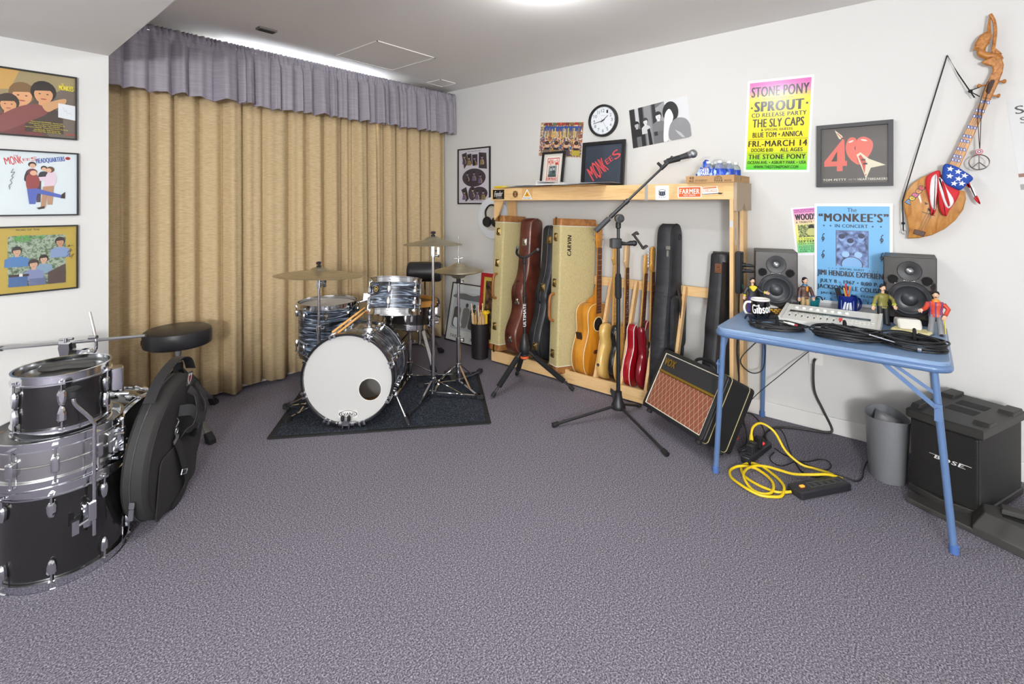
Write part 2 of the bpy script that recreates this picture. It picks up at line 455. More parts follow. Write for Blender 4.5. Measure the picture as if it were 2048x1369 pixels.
# ---------------------------------------------------------------- curtains
TAN = mixmat('tan woven curtain', [(0.3, 'b49d78'), (0.5, 'c0a983'), (0.7, 'cab48f')], (30, 30, 260), 0.85, 'noise', 2, 1.0, 0, 0.15, spec=0.2)
MAUVE = mixmat('grey mauve satin', [(0.3, '8d8790'), (0.55, '958f99'), (0.75, '9d97a1')], (8, 8, 120), 0.55, 'noise', 2, 1.0, 0, 0.1, spec=0.4)
def cloth(name, x0, x1, ztop, zbot, yc, amp, folds, m, seed, gather=0.0, hemwave=0.0, rows=14, th=0.003, parent=None, flare=0.35, outs=()):
    """hanging cloth with irregular folds; folds deepen downwards from a gathered top"""
    rnd = random.Random(seed); N = int((x1 - x0) / 0.0075)
    cs = [0.0]
    while cs[-1] < 1: cs.append(cs[-1] + (0.6 + 0.9 * rnd.random()) / folds)
    amps = [0.45 + 0.75 * rnd.random() for _ in cs]; lens = [rnd.uniform(-0.3, 0.3) for _ in cs]
    def dep(u, k):
        for i in range(len(cs) - 1):
            if cs[i] <= u <= cs[i + 1]:
                t = (u - cs[i]) / (cs[i + 1] - cs[i]); t = t ** (1 + 0.5 * lens[i])
                a = amps[i]
                return -amp * a * (math.sin(PI * t) ** 0.7) * k + amp * 0.25 * math.sin(2 * PI * t * 2 + i) * k * 0.35
        return 0
    v = []; f = []
    for j in range(rows + 1):
        s = j / rows; k = (1 - flare) + flare * s
        for i in range(N + 1):
            u = i / N
            y = yc + dep(u, k)
            z = ztop + (zbot - ztop) * s
            if gather and s < 0.24:
                q = max(0.0, 1 - s / 0.24)
                y = yc + dep(u, k) * (1 - q) + q * (0.014 * math.sin(u * (x1 - x0) * 230 + 2 * math.sin(u * 40)) - 0.012 * math.sin(PI * min(1, s / 0.16)))
            if j == rows: z += hemwave * (dep(u, 1) / amp) + 0.006 * math.sin(u * 19 + seed)
            v.append((x0 + (x1 - x0) * u, y, z))
    W = N + 1
    for j in range(rows):
        for i in range(N): f.append((j * W + i, (j + 1) * W + i, (j + 1) * W + i + 1, j * W + i + 1))
    mb = MB(); mb.add(v, f); o = mb.build(name, m, parent, ang=75)
    sd = o.modifiers.new('thickness', 'SOLIDIFY'); sd.thickness = th; sd.offset = 0
    return o
tag(cloth('curtain', 0.625, 1.285, 2.33, 0.035, 3.695, 0.105, 5.0, TAN, 3, rows=10), 'tan floor length curtain panel nearest the framed album covers', 'curtain')
tag(cloth('curtain', 1.275, 2.475, 2.33, 0.04, 3.695, 0.095, 9, TAN, 11, rows=10, hemwave=0.02), 'wide tan curtain panel behind the floor tom and left cymbal', 'curtain')
tag(cloth('curtain', 2.465, 3.30, 2.33, 0.03, 3.695, 0.085, 8, TAN, 5, rows=10, hemwave=0.02), 'tan curtain panel in the room corner behind the drum seat', 'curtain')
VZ = 2.395
tag(cloth('valance', 0.50, 1.37, VZ, 1.985, 3.555, 0.085, 8, MAUVE, 21, gather=1, hemwave=-0.02, rows=24), 'grey mauve gathered valance cut off by the soffit', 'valance')
tag(cloth('valance', 1.36, 2.50, VZ, 1.985, 3.555, 0.075, 13, MAUVE, 8, gather=1, hemwave=-0.02, rows=24), 'grey mauve gathered valance with daylight showing through', 'valance')
tag(cloth('valance', 2.49, 3.325, VZ, 1.985, 3.555, 0.075, 10, MAUVE, 14, gather=1, hemwave=-0.02, rows=24), 'grey mauve gathered valance ending in the room corner', 'valance')
rd = thing('curtain_rod', 'white rod threaded through the gathered valance tops', 'rod', (0, 0, 0))
MB().cyl((0.63, 3.555, VZ - 0.035), (3.33, 3.555, VZ - 0.035), 0.009).build('rod', STEEL, rd)
for x in (0.66, 1.36, 2.0, 2.5, 3.30): MB().box(x - 0.008, x + 0.008, 3.555, YB, VZ - 0.045, VZ - 0.03).build('bracket', STEEL, rd)
rd = thing('curtain_rod', 'white rod carrying the tan curtains behind the valance', 'rod', (0, 0, 0))
MB().cyl((0.63, 3.695, 2.32), (3.33, 3.695, 2.32), 0.01).build('rod', STEEL, rd)
for x in (0.70, 1.5, 2.4, 3.29): MB().box(x - 0.008, x + 0.008, 3.69, YB, 2.31, 2.33).build('bracket', STEEL, rd)
# ---------------------------------------------------------------- drums
VIEW = -math.atan(1159.8 / 978.0)            # heading of the drum kit: it faces the middle of the room
BLACKG = mat('black gloss lacquer', '1c1b1b', 0.16, 0, 0.5, coat=0.7)
PEARL = mixmat('black oyster pearl', [(0.36, '14161b'), (0.50, '343b49'), (0.60, '7d8b9e'), (0.68, 'c9d3dd'), (0.76, '4a5364')], (2.2, 2.2, 26), 0.22, 'noise', 4, 2.6, 1.6, coat=0.6)
def headmat(name, col, tr):
    m = mat(name, col, 0.55); nt = m.node_tree; b = nt.nodes['Principled BSDF']; o = nt.nodes['Material Output']
    t = nt.nodes.new('ShaderNodeBsdfTranslucent'); t.inputs[0].default_value = lin(col); x = nt.nodes.new('ShaderNodeMixShader'); x.inputs[0].default_value = tr
    nt.links.new(b.outputs[0], x.inputs[1]); nt.links.new(t.outputs[0], x.inputs[2]); nt.links.new(x.outputs[0], o.inputs[0]); return m
HEADW = headmat('coated white drum head', 'dfdedb', 0.22)
HEADC = mat('smoky drum head', '4b4a48', 0.18)
HEADS = headmat('silver grey drum head', 'c6c6c4', 0.45)
WOODIN = mat('maple inside', 'a8743d', 0.55)
MAPLE = mat('maple hoop', 'c98f42', 0.35)
SILVER = mat('chromed shell', 'd6d6d4', 0.18, 1.0)

def lug_mb(R, z, up, ln=0.055, wd=0.026, reach=0.05):
    """teardrop lug on the +x side of a shell, its rod running up (or down) to the hoop"""
    mb = MB(); d = 1 if up else -1
    pts = [(-0.30, 0.5), (0.30, 0.5), (0.5, 0.32), (0.46, -0.1), (0.26, -0.45), (0, -0.52), (-0.26, -0.45), (-0.46, -0.1), (-0.5, 0.32)]
    poly = [(p[0] * wd, z + d * p[1] * ln) for p in pts]
    mb.prism(poly, R - 0.002, R + 0.018, 'x', 0.006)
    mb.cyl((R + 0.012, 0, z + d * ln * 0.4), (R + 0.012, 0, z + d * (ln * 0.5 + reach)), 0.0035, n=8)
    zz = z + d * (ln * 0.5 + reach)
    mb.box(R - 0.002, R + 0.019, -0.008, 0.008, min(zz, zz + d * 0.008), max(zz, zz + d * 0.008))
    mb.cyl((R + 0.012, 0, zz), (R + 0.012, 0, zz + d * 0.014), 0.005, n=6)
    return mb

def hoop_mb(R, z, up, h=0.03, k=0.007):
    """triple flanged steel hoop; z is the bearing edge level"""
    mb = MB(); d = 1 if up else -1
    pr = [(R - 0.002, -0.012), (R + k, -0.012), (R + k, -0.008), (R + 0.002, -0.006), (R + 0.002, h - 0.014), (R + 0.006, h - 0.012), (R + 0.006, h - 0.008), (R - 0.002, h - 0.008), (R - 0.004, 0), (R - 0.004, -0.010)]
    pr = [(r, z + d * q) for r, q in pr]
    if d < 0: pr = pr[::-1]
    n = 56; v = []; f = []
    mb.lathe(pr + [pr[0]], n, cap=False)
    return mb

def drum(t, R, h, shell, nl=6, a0=0.0, head=HEADW, bhead=HEADW, top=CHROME, low=CHROME, lugs=True, lug_ln=0.055, z0=0.0, tube=False, lugm=CHROME, hooph=0.03):
    """parts of a drum standing on its lower hoop at local z0; h = over the hoops"""
    zb = z0 + hooph * 0.6; zt = z0 + h - hooph * 0.6
    sh = MB(); sh.lathe([(R, zb + 0.002), (R, zt - 0.002), (R - 0.006, zt), (R - 0.008, zt - 0.004), (R - 0.008, zb + 0.004), (R - 0.006, zb), (R, zb + 0.002)], 56, cap=False)
    so = sh.build('shell', shell, t)
    MB().lathe([(0.002, zt + 0.001), (R - 0.012, zt + 0.001), (R + 0.001, zt - 0.006)], 56).build('drum_head', head, t)
    MB().lathe([(R + 0.001, zb + 0.006), (R - 0.012, zb - 0.001), (0.002, zb - 0.001)], 56).build('drum_head', bhead, t)
    hoop_mb(R + 0.004, zt, True, hooph).build('hoop', top, t); hoop_mb(R + 0.004, zb, False, hooph).build('hoop', low, t)
    if lugs:
        src = None
        for i in range(nl):
            a = a0 + 2 * PI * i / nl
            if tube:
                if src is None:
                    mb = MB(); zm = (zb + zt) / 2
                    mb.rbox(R - 0.001, R + 0.022, -0.012, 0.012, zm - lug_ln / 2, zm + lug_ln / 2, 0.006, 'x', c=0.004)
                    mb.cyl((R + 0.012, 0, zb - 0.004), (R + 0.012, 0, zt + 0.004), 0.0035, n=8)
                    for zz in (zb - 0.008, zt): mb.box(R - 0.001, R + 0.019, -0.008, 0.008, zz, zz + 0.008)
                    src = mb.build('lug', lugm, t); src.rotation_euler = (0, 0, a)
                else:
                    c = src.copy(); C.objects.link(c); c.rotation_euler = (0, 0, a)
            else:
                reach = 0.022
                if src is None:
                    s1 = lug_mb(R, zt - 0.022 - lug_ln / 2 - reach + 0.012, True, lug_ln, reach=reach).build('lug', lugm, t)
                    s2 = lug_mb(R, zb + 0.022 + lug_ln / 2 + reach - 0.012, False, lug_ln, reach=reach).build('lug', lugm, t)
                    src = (s1, s2); s1.rotation_euler = s2.rotation_euler = (0, 0, a)
                else:
                    for q in src:
                        c = q.copy(); C.objects.link(c); c.rotation_euler = (0, 0, a)
    return zb, zt, so

# --- stack of three loose drums by the left wall
FT = (0.318, 2.459)
t = thing('floor_tom', 'large black floor tom on the carpet at the bottom of the drum stack', 'drum', (FT[0], FT[1], 0.0))
ad = math.atan2(-2.459, -0.318)               # direction from the drum to the room
drum(t, 0.178, 0.345, BLACKG, 8, ad - 0.17, HEADC, HEADC, lug_ln=0.05)
lb = MB()
R = 0.178; al = ad + 0.36
def pol(r, a, z): return (r * math.cos(a), r * math.sin(a), z)
lb.M = Matrix.Rotation(al, 4, 'Z')
lb.rbox(R - 0.002, R + 0.02, -0.02, 0.02, 0.17, 0.255, 0.01, 'x', c=0.004)
lb.rbox(R + 0.02, R + 0.04, -0.013, 0.013, 0.195, 0.265, 0.006, 'x', c=0.004)
lb.cyl((R + 0.03, -0.012, 0.205), (R + 0.03, -0.045, 0.198), 0.006, n=8)
lb.box(R + 0.022, R + 0.038, -0.06, -0.04, 0.175, 0.222)
lb.build('leg_bracket', CHROME, t)
lg = MB(); lg.M = Matrix.Rotation(al, 4, 'Z')
lg.tube(smooth([(R + 0.03, 0.006, 0.14), (R + 0.03, 0.006, 0.3), (R + 0.03, 0.006, 0.50), (R + 0.03, 0.003, 0.545), (R + 0.026, -0.045, 0.62), (R + 0.024, -0.05, 0.65)], 5), 0.0062, 10)
lgo = lg.build('leg', CHROME, t)
ft = MB(); ft.M = Matrix.Rotation(al, 4, 'Z')
ft.lathe([(0.008, 0.645), (0.014, 0.65), (0.016, 0.672), (0.021, 0.676), (0.021, 0.68), (0.016, 0.684)], 16, at=(R + 0.024, -0.05, 0))
ft.build('rubber_foot', RUBBER, lgo)

SN = (0.306, 2.466)
t = thing('snare_drum', 'chrome snare drum in the middle of the stack between the two black toms', 'drum', (SN[0], SN[1], 0.345))
drum(t, 0.180, 0.158, SILVER, 10, ad - 0.05, HEADS, HEADS, tube=True, lug_ln=0.05)
mb = MB(); mb.lathe([(0.181, 0.076), (0.184, 0.079), (0.181, 0.082)], 56, cap=False); mb.build('bead', SILVER, t)
mb = MB(); mb.M = Matrix.Rotation(ad + 1.05, 4, 'Z')
mb.rbox(0.178, 0.20, -0.018, 0.018, 0.03, 0.125, 0.006, 'x', c=0.004).box(0.198, 0.212, -0.008, 0.008, 0.035, 0.12)
mb.cyl((0.206, 0, 0.12), (0.206, 0, 0.15), 0.004).cyl((0.206, -0.03, 0.06), (0.206, 0.03, 0.06), 0.005).cyl((0.19, -0.02, 0.10), (0.222, -0.03, 0.11), 0.004).box(0.185, 0.205, -0.03, 0.03, 0.012, 0.022)
mb.build('strainer', CHROME, t)
pr = Print(0.03, 0.014, 'c9ccce', 0.0005); pr.ring(0.5, 0.5, 0.48, 0.48, 0.82, '3c3c3c')
o = pr.build('head_mark', t); o.location = (0.16 * math.cos(ad - 0.30), 0.16 * math.sin(ad - 0.30), 0.141); o.rotation_euler = (0, 0, VIEW)

TM = (0.315, 2.449)
t = thing('rack_tom', 'small black tom on top of the drum stack by the left wall', 'drum', (TM[0], TM[1], 0.503))
drum(t, 0.132, 0.212, BLACKG, 6, ad - 0.03, HEADC, HEADC, lug_ln=0.055)
mb = MB(); mb.M = Matrix.Rotation(ad + 1.55, 4, 'Z')
mb.rbox(0.13, 0.175, -0.028, 0.028, 0.09, 0.175, 0.01, 'z', c=0.003).cyl((0.165, 0.0, 0.06), (0.165, 0, 0.10), 0.012).cyl((0.15, -0.02, 0.075), (0.19, -0.03, 0.07), 0.008)
mb.build('mount_bracket', CHROME, t)
# black moulded pad lying on the tom head
mb = MB(); pts = [(-0.075, 0.018), (-0.03, 0.03), (0.06, 0.018), (0.085, 0.012), (0.09, -0.012), (0.06, -0.016), (0.0, -0.012), (-0.03, -0.03), (-0.075, -0.026)]
mb.prism(pts, 0, 0.022, 'z', 0.006)
o = mb.build('drum_mute', mat('dull black moulding', '3a3937', 0.45), loc=(0.325, 2.455, 0.699)); o.rotation_euler = (0, 0, VIEW + 0.28)
tag(o, 'flat black moulded piece lying on the head of the small black tom', 'mute')

# dark drum lying behind the stack
t = thing('bass_drum', 'black drum on the carpet between the drum stack and the cymbal bag', 'drum', (0.60, 2.86, 0.225), (PI / 2, 0, 0.5))
drum(t, 0.20, 0.24, BLACKG, 8, 0.2, HEADC, HEADC, lug_ln=0.045, z0=-0.12)

# chrome boom stand folded behind the stack
t = thing('cymbal_stand', 'chrome boom cymbal stand with a long horizontal arm behind the drum stack', 'stand', (0.41, 3.0, 0))
MB().cyl((0, 0, 0.12), (0, 0, 0.66), 0.012).build('pole', CHROME, t)
for k in range(3):
    a = 0.5 + 2 * PI * k / 3
    l = MB().bar((0.02 * math.cos(a), 0.02 * math.sin(a), 0.3), (0.17 * math.cos(a), 0.17 * math.sin(a), 0.02), 0.018, 0.006).build('leg', CHROME, t)
    MB().box(0.17 * math.cos(a) - 0.015, 0.17 * math.cos(a) + 0.015, 0.17 * math.sin(a) - 0.015, 0.17 * math.sin(a) + 0.015, 0, 0.03).build('rubber_foot', RUBBER, l)
fx = Vector((0.6447, -0.7645, 0)); fy = Vector((0.7645, 0.6447, 0)); UP = Vector((0, 0, 1))
def rel(r, f, u): return fx * r + fy * f + UP * u
mb = MB(); mb.tube([rel(-0.44, -0.02, 0.645), rel(0.0, 0, 0.680), rel(0.33, 0.02, 0.706)], 0.0075, 10)
mb.tube([rel(-0.44, -0.02, 0.645), rel(-0.30, -0.014, 0.656)], 0.012, 10)
mb.build('boom_arm', STEEL, t)
mb = MB(); mb.M = Matrix.Translation((0, 0, 0.60)) @ Matrix.Rotation(VIEW, 4, 'Z')
mb.prism([(-0.030, 0.09), (0.030, 0.09), (0.034, 0.06), (0.016, -0.015), (-0.016, -0.015), (-0.034, 0.06)], -0.035, 0.0, 'y', 0.008)
mb.cyl((-0.03, -0.02, 0.098), (0.03, -0.02, 0.103), 0.006).cyl((0, -0.02, 0.085), (0, -0.02, 0.105), 0.012)
mb.lathe([(0.03, 0.0), (0.03, 0.035), (0.02, 0.05)], 20, at=(0.075, 0, 0)).box(0.02, 0.08, -0.014, 0.012, 0.0, 0.05)
mb.build('clamp', CHROME, t)
mb = MB(); mb.tube(smooth([rel(0.09, 0, 0.62), rel(0.115, 0, 0.645), rel(0.118, 0, 0.68), rel(0.112, 0, 0.72), rel(0.088, 0.0, 0.82)], 5), 0.006, 8)
mb.cyl(rel(0.095, -0.01, 0.705), rel(0.13, -0.01, 0.708), 0.009)
mb.build('tilter', CHROME, t)
# padded tom arm at the very left edge
t = thing('tom_holder', 'chrome holder with a black rubber grip at the left edge behind the stack', 'holder', (0.05, 2.62, 0))
mb = MB(); mb.tube(smooth([(0, 0, 0.012), (0, 0, 0.42), (0.02, -0.03, 0.52), (0.06, -0.07, 0.56)], 5), 0.009, 8); mb.lathe([(0.05, 0), (0.05, 0.012), (0.012, 0.02)], 20)
mb.build('arm', CHROME, t)
MB().lathe([(0.016, 0), (0.034, 0.005), (0.026, 0.055), (0.014, 0.06)], 18, at=(0.055, -0.065, 0.545)).build('grip', RUBBER, t)

# --- drum throne by the curtain
def throne(name, label, loc, R, z, th, foot_a, rad, hub, back=None, bend=VIEW):
    t = thing(name, label, 'drum seat', (loc[0], loc[1], 0))
    VINYL = mat('black vinyl', '232225', 0.38, bump=(180, 0.15))
    MB().lathe([(0.01, z - th), (R - 0.012, z - th), (R - 0.003, z - th + 0.006), (R, z - th + 0.016), (R, z - 0.03), (R - 0.006, z - 0.012), (R - 0.022, z - 0.003), (0.01, z)], 48).build('seat', VINYL, t)
    MB().lathe([(0.012, hub - 0.17), (0.014, hub - 0.17), (0.014, z - th - 0.06), (0.018, z - th - 0.06), (0.018, z - th - 0.01), (0.06, z - th)], 18).build('post', STEEL, t)
    mb = MB(); mb.lathe([(0.024, hub - 0.02), (0.026, hub - 0.015), (0.026, hub + 0.05), (0.022, hub + 0.055)], 18); mb.M = Matrix.Rotation(bend, 4, 'Z')
    mb.cyl((-0.02, 0, hub + 0.03), (-0.06, 0, hub + 0.03), 0.007).ball((-0.066, 0, hub + 0.03), 0.017, 12, 8, sx=0.5).cyl((0.02, 0, hub + 0.07), (0.045, -0.01, hub + 0.075), 0.007)
    mb.build('height_clamp', BLACKM, t)
    for a in foot_a:
        c, s_ = math.cos(a), math.sin(a)
        l = MB().bar((0.02 * c, 0.02 * s_, hub + 0.01), (rad * c, rad * s_, 0.022), 0.026, 0.011).build('leg', CHROME, t)
        mb = MB(); mb.bar((0.018 * c, 0.018 * s_, hub - 0.16), (rad * 0.52 * c, rad * 0.52 * s_, hub * 0.48), 0.016, 0.006).build('brace', CHROME, t)
        mb = MB(); mb.M = Matrix.Translation((rad * c, rad * s_, 0)) @ Matrix.Rotation(a, 4, 'Z')
        mb.prism([(-0.035, 0.045), (-0.015, 0.055), (0.028, 0.022), (0.03, 0.0), (-0.012, 0.0)], -0.02, 0.02, 'y', 0.004).build('rubber_foot', RUBBER, l)
    return t
t = throne('drum_throne', 'round black drum seat on a chrome tripod before the tan curtain, with no backrest', (0.93, 3.345), 0.172, 0.592, 0.10, (0.70, 0.70 + 2.1, 0.70 - 2.1), 0.34, 0.335)
pr = Print(0.05, 0.028, '232225', 0.0006); pr.ring(0.5, 0.5, 0.48, 0.46, 0.88, 'c9c9c9'); pr.text('pdp', 0.2, 0.28, 0.8, 0.72, 'c9c9c9', 0.02, 0.1)
a = VIEW - PI / 2 - 1.12
o = pr.build('maker_mark', t, loc=(0.1735 * math.cos(a), 0.1735 * math.sin(a), 0.525)); o.rotation_euler = (PI / 2, 0, a + PI / 2)

# --- round cymbal bag leaning by the stack
def bagmat(): return mat('black nylon', '2b2a29', 0.75, bump=(500, 0.25))
hl = math.atan2(0.0, 1.0)
dL, dZ = -0.225, 0.974                         # along the bag face, camera right / forward
fd = fx * dL + fy * dZ                          # local x of the bag (away from the viewer)
bz = math.atan2(fd.y, fd.x)
bag = thing('cymbal_bag', 'round black cymbal bag with straps standing on its rim beside the drum stack', 'bag', (0.674, 2.485, 0.0), (0, 0, 0))
q = Matrix.Rotation(bz, 4, 'Z') @ Matrix.Rotation(math.radians(4.5), 4, 'X')
bag.rotation_euler = q.to_euler()
Rb = 0.283
NY = bagmat(); WEB = mat('black webbing', '262527', 0.6, bump=(900, 0.3))
prof = [(0.004, 0.0), (Rb - 0.05, 0.004), (Rb - 0.022, 0.0), (Rb - 0.012, 0.004), (Rb, 0.016), (Rb + 0.001, 0.078), (Rb - 0.012, 0.088), (Rb - 0.04, 0.091), (0.004, 0.091)]
mb = MB(); mb.lathe(prof, 64, axis='y', at=(0, 0, Rb)); b0 = mb.build('body', NY, bag)
# the face that looks into the room is the low-y side
mb = MB(); mb.torus((0, 0.003, Rb), Rb - 0.016, 0.004, 'y', 64, 6).torus((0, 0.085, Rb), Rb - 0.008, 0.004, 'y', 64, 6); mb.build('piping', RUBBER, bag)
mb = MB(); mb.torus((0, 0.055, Rb), Rb + 0.001, 0.004, 'y', 72, 6); z_ = mb.build('zipper', mat('zip tape', '3d3c3d', 0.4), bag)
a = -2.78
mb = MB(); mb.M = Matrix.Translation((Rb * math.cos(a) - 0.006, 0.045, Rb + Rb * math.sin(a)))
mb.rbox(-0.004, 0.004, -0.009, 0.009, -0.02, 0.005, 0.003, 'x').rbox(-0.004, 0.002, -0.008, 0.008, -0.065, -0.022, 0.004, 'x').build('zip_pull', STEEL, z_)
mb = MB()
mb.prism(rrect(-0.02, 0.20, -0.09, 0.02, 0.05, 5), -0.006, 0.002, 'y', 0.002); mb.M = Matrix.Identity(4)
pk = MB(); pk.M = Matrix.Translation((0.01, 0, Rb - 0.01)); pk.prism(rrect(-0.19, 0.20, -0.235, 0.02, 0.03, 4) , -0.005, 0.001, 'y', 0.003); pk.build('pocket', NY, bag)
def ribbon(name, pts, w, nrm, m, parent, t=0.003):
    """flat strap along points; nrm = outward direction"""
    P = smooth(pts, 5); mb = MB(); v = []; f = []
    for i, p in enumerate(P):
        p = Vector(p); a = Vector(P[max(i - 1, 0)]); b = Vector(P[min(i + 1, len(P) - 1)])
        d = (b - a).normalized(); n = Vector(nrm); s = d.cross(n).normalized(); n = s.cross(d).normalized()
        for u, q in ((-1, -1), (1, -1), (1, 1), (-1, 1)): v.append(tuple(p + s * u * w / 2 + n * q * t / 2))
    for i in range(len(P) - 1):
        for k in range(4):
            j = (k + 1) % 4; f.append((i * 4 + k, i * 4 + j, i * 4 + 4 + j, i * 4 + 4 + k))
    e = (len(P) - 1) * 4
    f += [(3, 2, 1, 0), (e, e + 1, e + 2, e + 3)]
    mb.add(v, f); return mb.build(name, m, parent)
N = (0, -1, 0)
ribbon('carry_handle', [(0.04, -0.004, 0.50), (0.05, -0.03, 0.47), (0.02, -0.055, 0.41), (-0.01, -0.055, 0.36), (-0.03, -0.03, 0.34), (-0.02, -0.004, 0.32)], 0.035, N, WEB, bag)
ribbon('carry_handle', [(0.12, -0.004, 0.50), (0.12, -0.03, 0.46), (0.11, -0.06, 0.40), (0.06, -0.055, 0.33), (0.10, -0.03, 0.28), (0.13, -0.004, 0.27)], 0.035, N, WEB, bag)
ribbon('carry_handle', [(-0.05, -0.006, 0.44), (-0.02, -0.045, 0.43), (0.02, -0.06, 0.38), (0.10, -0.06, 0.36), (0.16, -0.02, 0.40)], 0.045, N, WEB, bag)
st = ribbon('shoulder_strap', [(-0.07, -0.008, 0.335), (-0.035, -0.018, 0.27), (0.02, -0.022, 0.17), (0.07, -0.02, 0.09), (0.045, -0.012, 0.035), (-0.02, 0.0, 0.012)], 0.04, N, WEB, bag)
mb = MB(); mb.tube(rrp := [(0.005 + 0.03 * c, -0.026, 0.165 + 0.03 * s_) for c, s_ in ((-1, -0.3), (0.9, -1.1), (1.25, -0.6), (-0.7, 0.25))], 0.0022, 6, closed=True)
mb.tube(smooth([(-0.075, -0.01, 0.42), (-0.06, -0.012, 0.40), (-0.085, -0.012, 0.385)], 4), 0.0025, 6)
mb.torus((-0.075, -0.012, 0.365), 0.012, 0.003, 'y', 14, 6).cyl((-0.075, -0.012, 0.352), (-0.072, -0.012, 0.338), 0.004)
mb.tube([(-0.095, -0.012, 0.325), (-0.05, -0.012, 0.34), (-0.05, -0.012, 0.33), (-0.09, -0.012, 0.315)], 0.0025, 6, closed=True)
mb.build('buckle', STEEL, st)
ribbon('shoulder_strap', [(-0.20, 0.05, 0.53), (-0.10, 0.055, 0.598), (0.03, 0.05, 0.635), (0.14, 0.05, 0.605), (0.20, 0.05, 0.54)], 0.04, (0, 0, 1), WEB, bag)
pr = Print(0.05, 0.06, '4b4a4a', 0.001)
pr.poly([(0.1, 0.15), (0.9, 0.15), (0.9, 0.6), (0.5, 0.95), (0.1, 0.6)], 'e8e6e4'); pr.poly([(0.2, 0.3), (0.8, 0.3), (0.75, 0.6), (0.5, 0.82), (0.25, 0.6)], 'b02a35'); pr.rect(0.42, 0.2, 0.58, 0.8, '26262a')
o = pr.build('cloth_badge', bag, loc=(0.045, -0.002, 0.545)); o.rotation_euler = (PI / 2, 0.2, 0)

# --- mat
mt = thing('drum_mat', 'dark blue grey mat with rubber edging under the drum kit', 'mat', (1.199, 2.803, 0.0), (0, 0, math.atan2(-0.655, 0.756)))
MATM = mixmat('charcoal mat pile', [(0.35, '1d2026'), (0.5, '31353d'), (0.62, '474c56'), (0.75, '6a707b')], (1, 1, 1), 0.95, 'noise', 5, 160, 0, 0.6, spec=0.1)
MB().box(0.03, 1.235, 0.03, 0.875, 0.001, 0.010).build('pile', MATM, mt)
mb = MB(); mb.rbox(0, 1.263, 0, 0.905, 0.0005, 0.007, 0.015); mb.build('rubber_edge', RUBBER, mt, 0.002)

# --- the kit
ZM = 0.011
t = thing('bass_drum', 'bass drum with a white front head and round port hole', 'bass drum', (1.575, 2.588, 0.287), (PI / 2, 0, VIEW + 0.03))
Rd, dp = 0.258, 0.36
mb = MB(); mb.m = 0; mb.lathe([(Rd, -dp + 0.02), (Rd, -0.02)], 72, cap=False)
mb.m = 1; mb.lathe([(Rd - 0.009, -0.02), (Rd - 0.009, -dp + 0.02)], 72, cap=False); mb.build('shell', [PEARL, WOODIN], t)
hx, hy, hr = 0.128, -0.062, 0.066
mb = MB(); n = 72; v = []; f = []
for i in range(n):
    a = 2 * PI * i / n; c, s_ = math.cos(a), math.sin(a)
    bq = hx * c + hy * s_; k = -bq + math.sqrt(bq * bq - (hx * hx + hy * hy - 0.2575 ** 2))
    for rr in (hr, hr + 0.3 * (k - hr), k): v.append((hx + rr * c, hy + rr * s_, 0.0))
for i in range(n):
    j = (i + 1) % n
    for q_ in (0, 1): f.append((i * 3 + q_, i * 3 + q_ + 1, j * 3 + q_ + 1, j * 3 + q_))
mb.add(v, f); hd = mb.build('front_head', HEADW, t)
MB().torus((hx, hy, 0.001), hr, 0.0025, 'z', 40, 6).build('port_ring', mat('white ring', 'e6e4df', 0.4), hd)
MB().lathe([(0.004, -dp), (Rd - 0.004, -dp)], 56).build('rear_head', HEADS, t)
BH = mat('black lacquered hoop', '202024', 0.25, coat=0.4)
for z in (0.0, -dp):
    d = 1 if z == 0 else -1
    mb = MB(); pr_ = [(Rd - 0.001, z - d * 0.022), (Rd + 0.013, z - d * 0.022), (Rd + 0.014, z + d * 0.016), (Rd + 0.011, z + d * 0.019), (Rd + 0.003, z + d * 0.019), (Rd, z + d * 0.016), (Rd - 0.001, z - d * 0.022)]
    mb.lathe(pr_ if d > 0 else pr_[::-1], 72, cap=False); h_ = mb.build('hoop', BH, t)
    mb = MB(); mb.torus((0, 0, z - d * 0.024), Rd + 0.006, 0.004, 'z', 72, 6); mb.build('chrome_band', CHROME, h_)
src = None
for i in range(8):
    for d in (1, -1):
        a = 2 * PI * i / 8 + 0.33
        mb = MB(); z = 0.0 if d > 0 else -dp
        for sgn in (-1, 1): mb.rbox(Rd - 0.004, Rd + 0.02, sgn * 0.014 - 0.006, sgn * 0.014 + 0.006, min(z - d * 0.03, z + d * 0.024), max(z - d * 0.03, z + d * 0.024), 0.004, 'z')
        mb.box(Rd + 0.014, Rd + 0.022, -0.018, 0.018, min(z - d * 0.032, z - d * 0.015), max(z - d * 0.032, z - d * 0.015))
        mb.cyl((Rd + 0.018, 0, z + d * 0.012), (Rd + 0.018, 0, z - d * 0.11), 0.0035, n=8)
        mb.rbox(Rd - 0.002, Rd + 0.026, -0.012, 0.012, min(z - d * 0.10, z - d * 0.15), max(z - d * 0.10, z - d * 0.15), 0.006, 'x', c=0.004)
        o = mb.build('tension_claw', CHROME, t); o.rotation_euler = (0, 0, a)
pr = Print(0.108, 0.042, 'ecebe7', 0.0003)
pr.ring(0.5, 0.5, 0.49, 0.48, 0.9, '161616', 32); pr.text('EVANS', 0.13, 0.28, 0.87, 0.72, '161616', 0.04)
o = pr.build('head_mark', hd, loc=(0.0, -0.205, 0.0008))
mb = MB(); mb.rbox(-0.045, 0.045, -0.262, -0.240, 0.018, 0.036, 0.004, 'x'); mb.rbox(-0.02, 0.02, -0.255, -0.225, 0.03, 0.046, 0.004, 'z')
for sx in (-0.018, 0.018): mb.cyl((sx, -0.285, 0.045), (sx, -0.225, 0.045), 0.005)
mb.cyl((-0.055, -0.25, 0.028), (-0.05, -0.235, 0.05), 0.005).cyl((0.055, -0.25, 0.028), (0.05, -0.235, 0.05), 0.005)
cl = mb.build('hoop_clamp', CHROME, t)
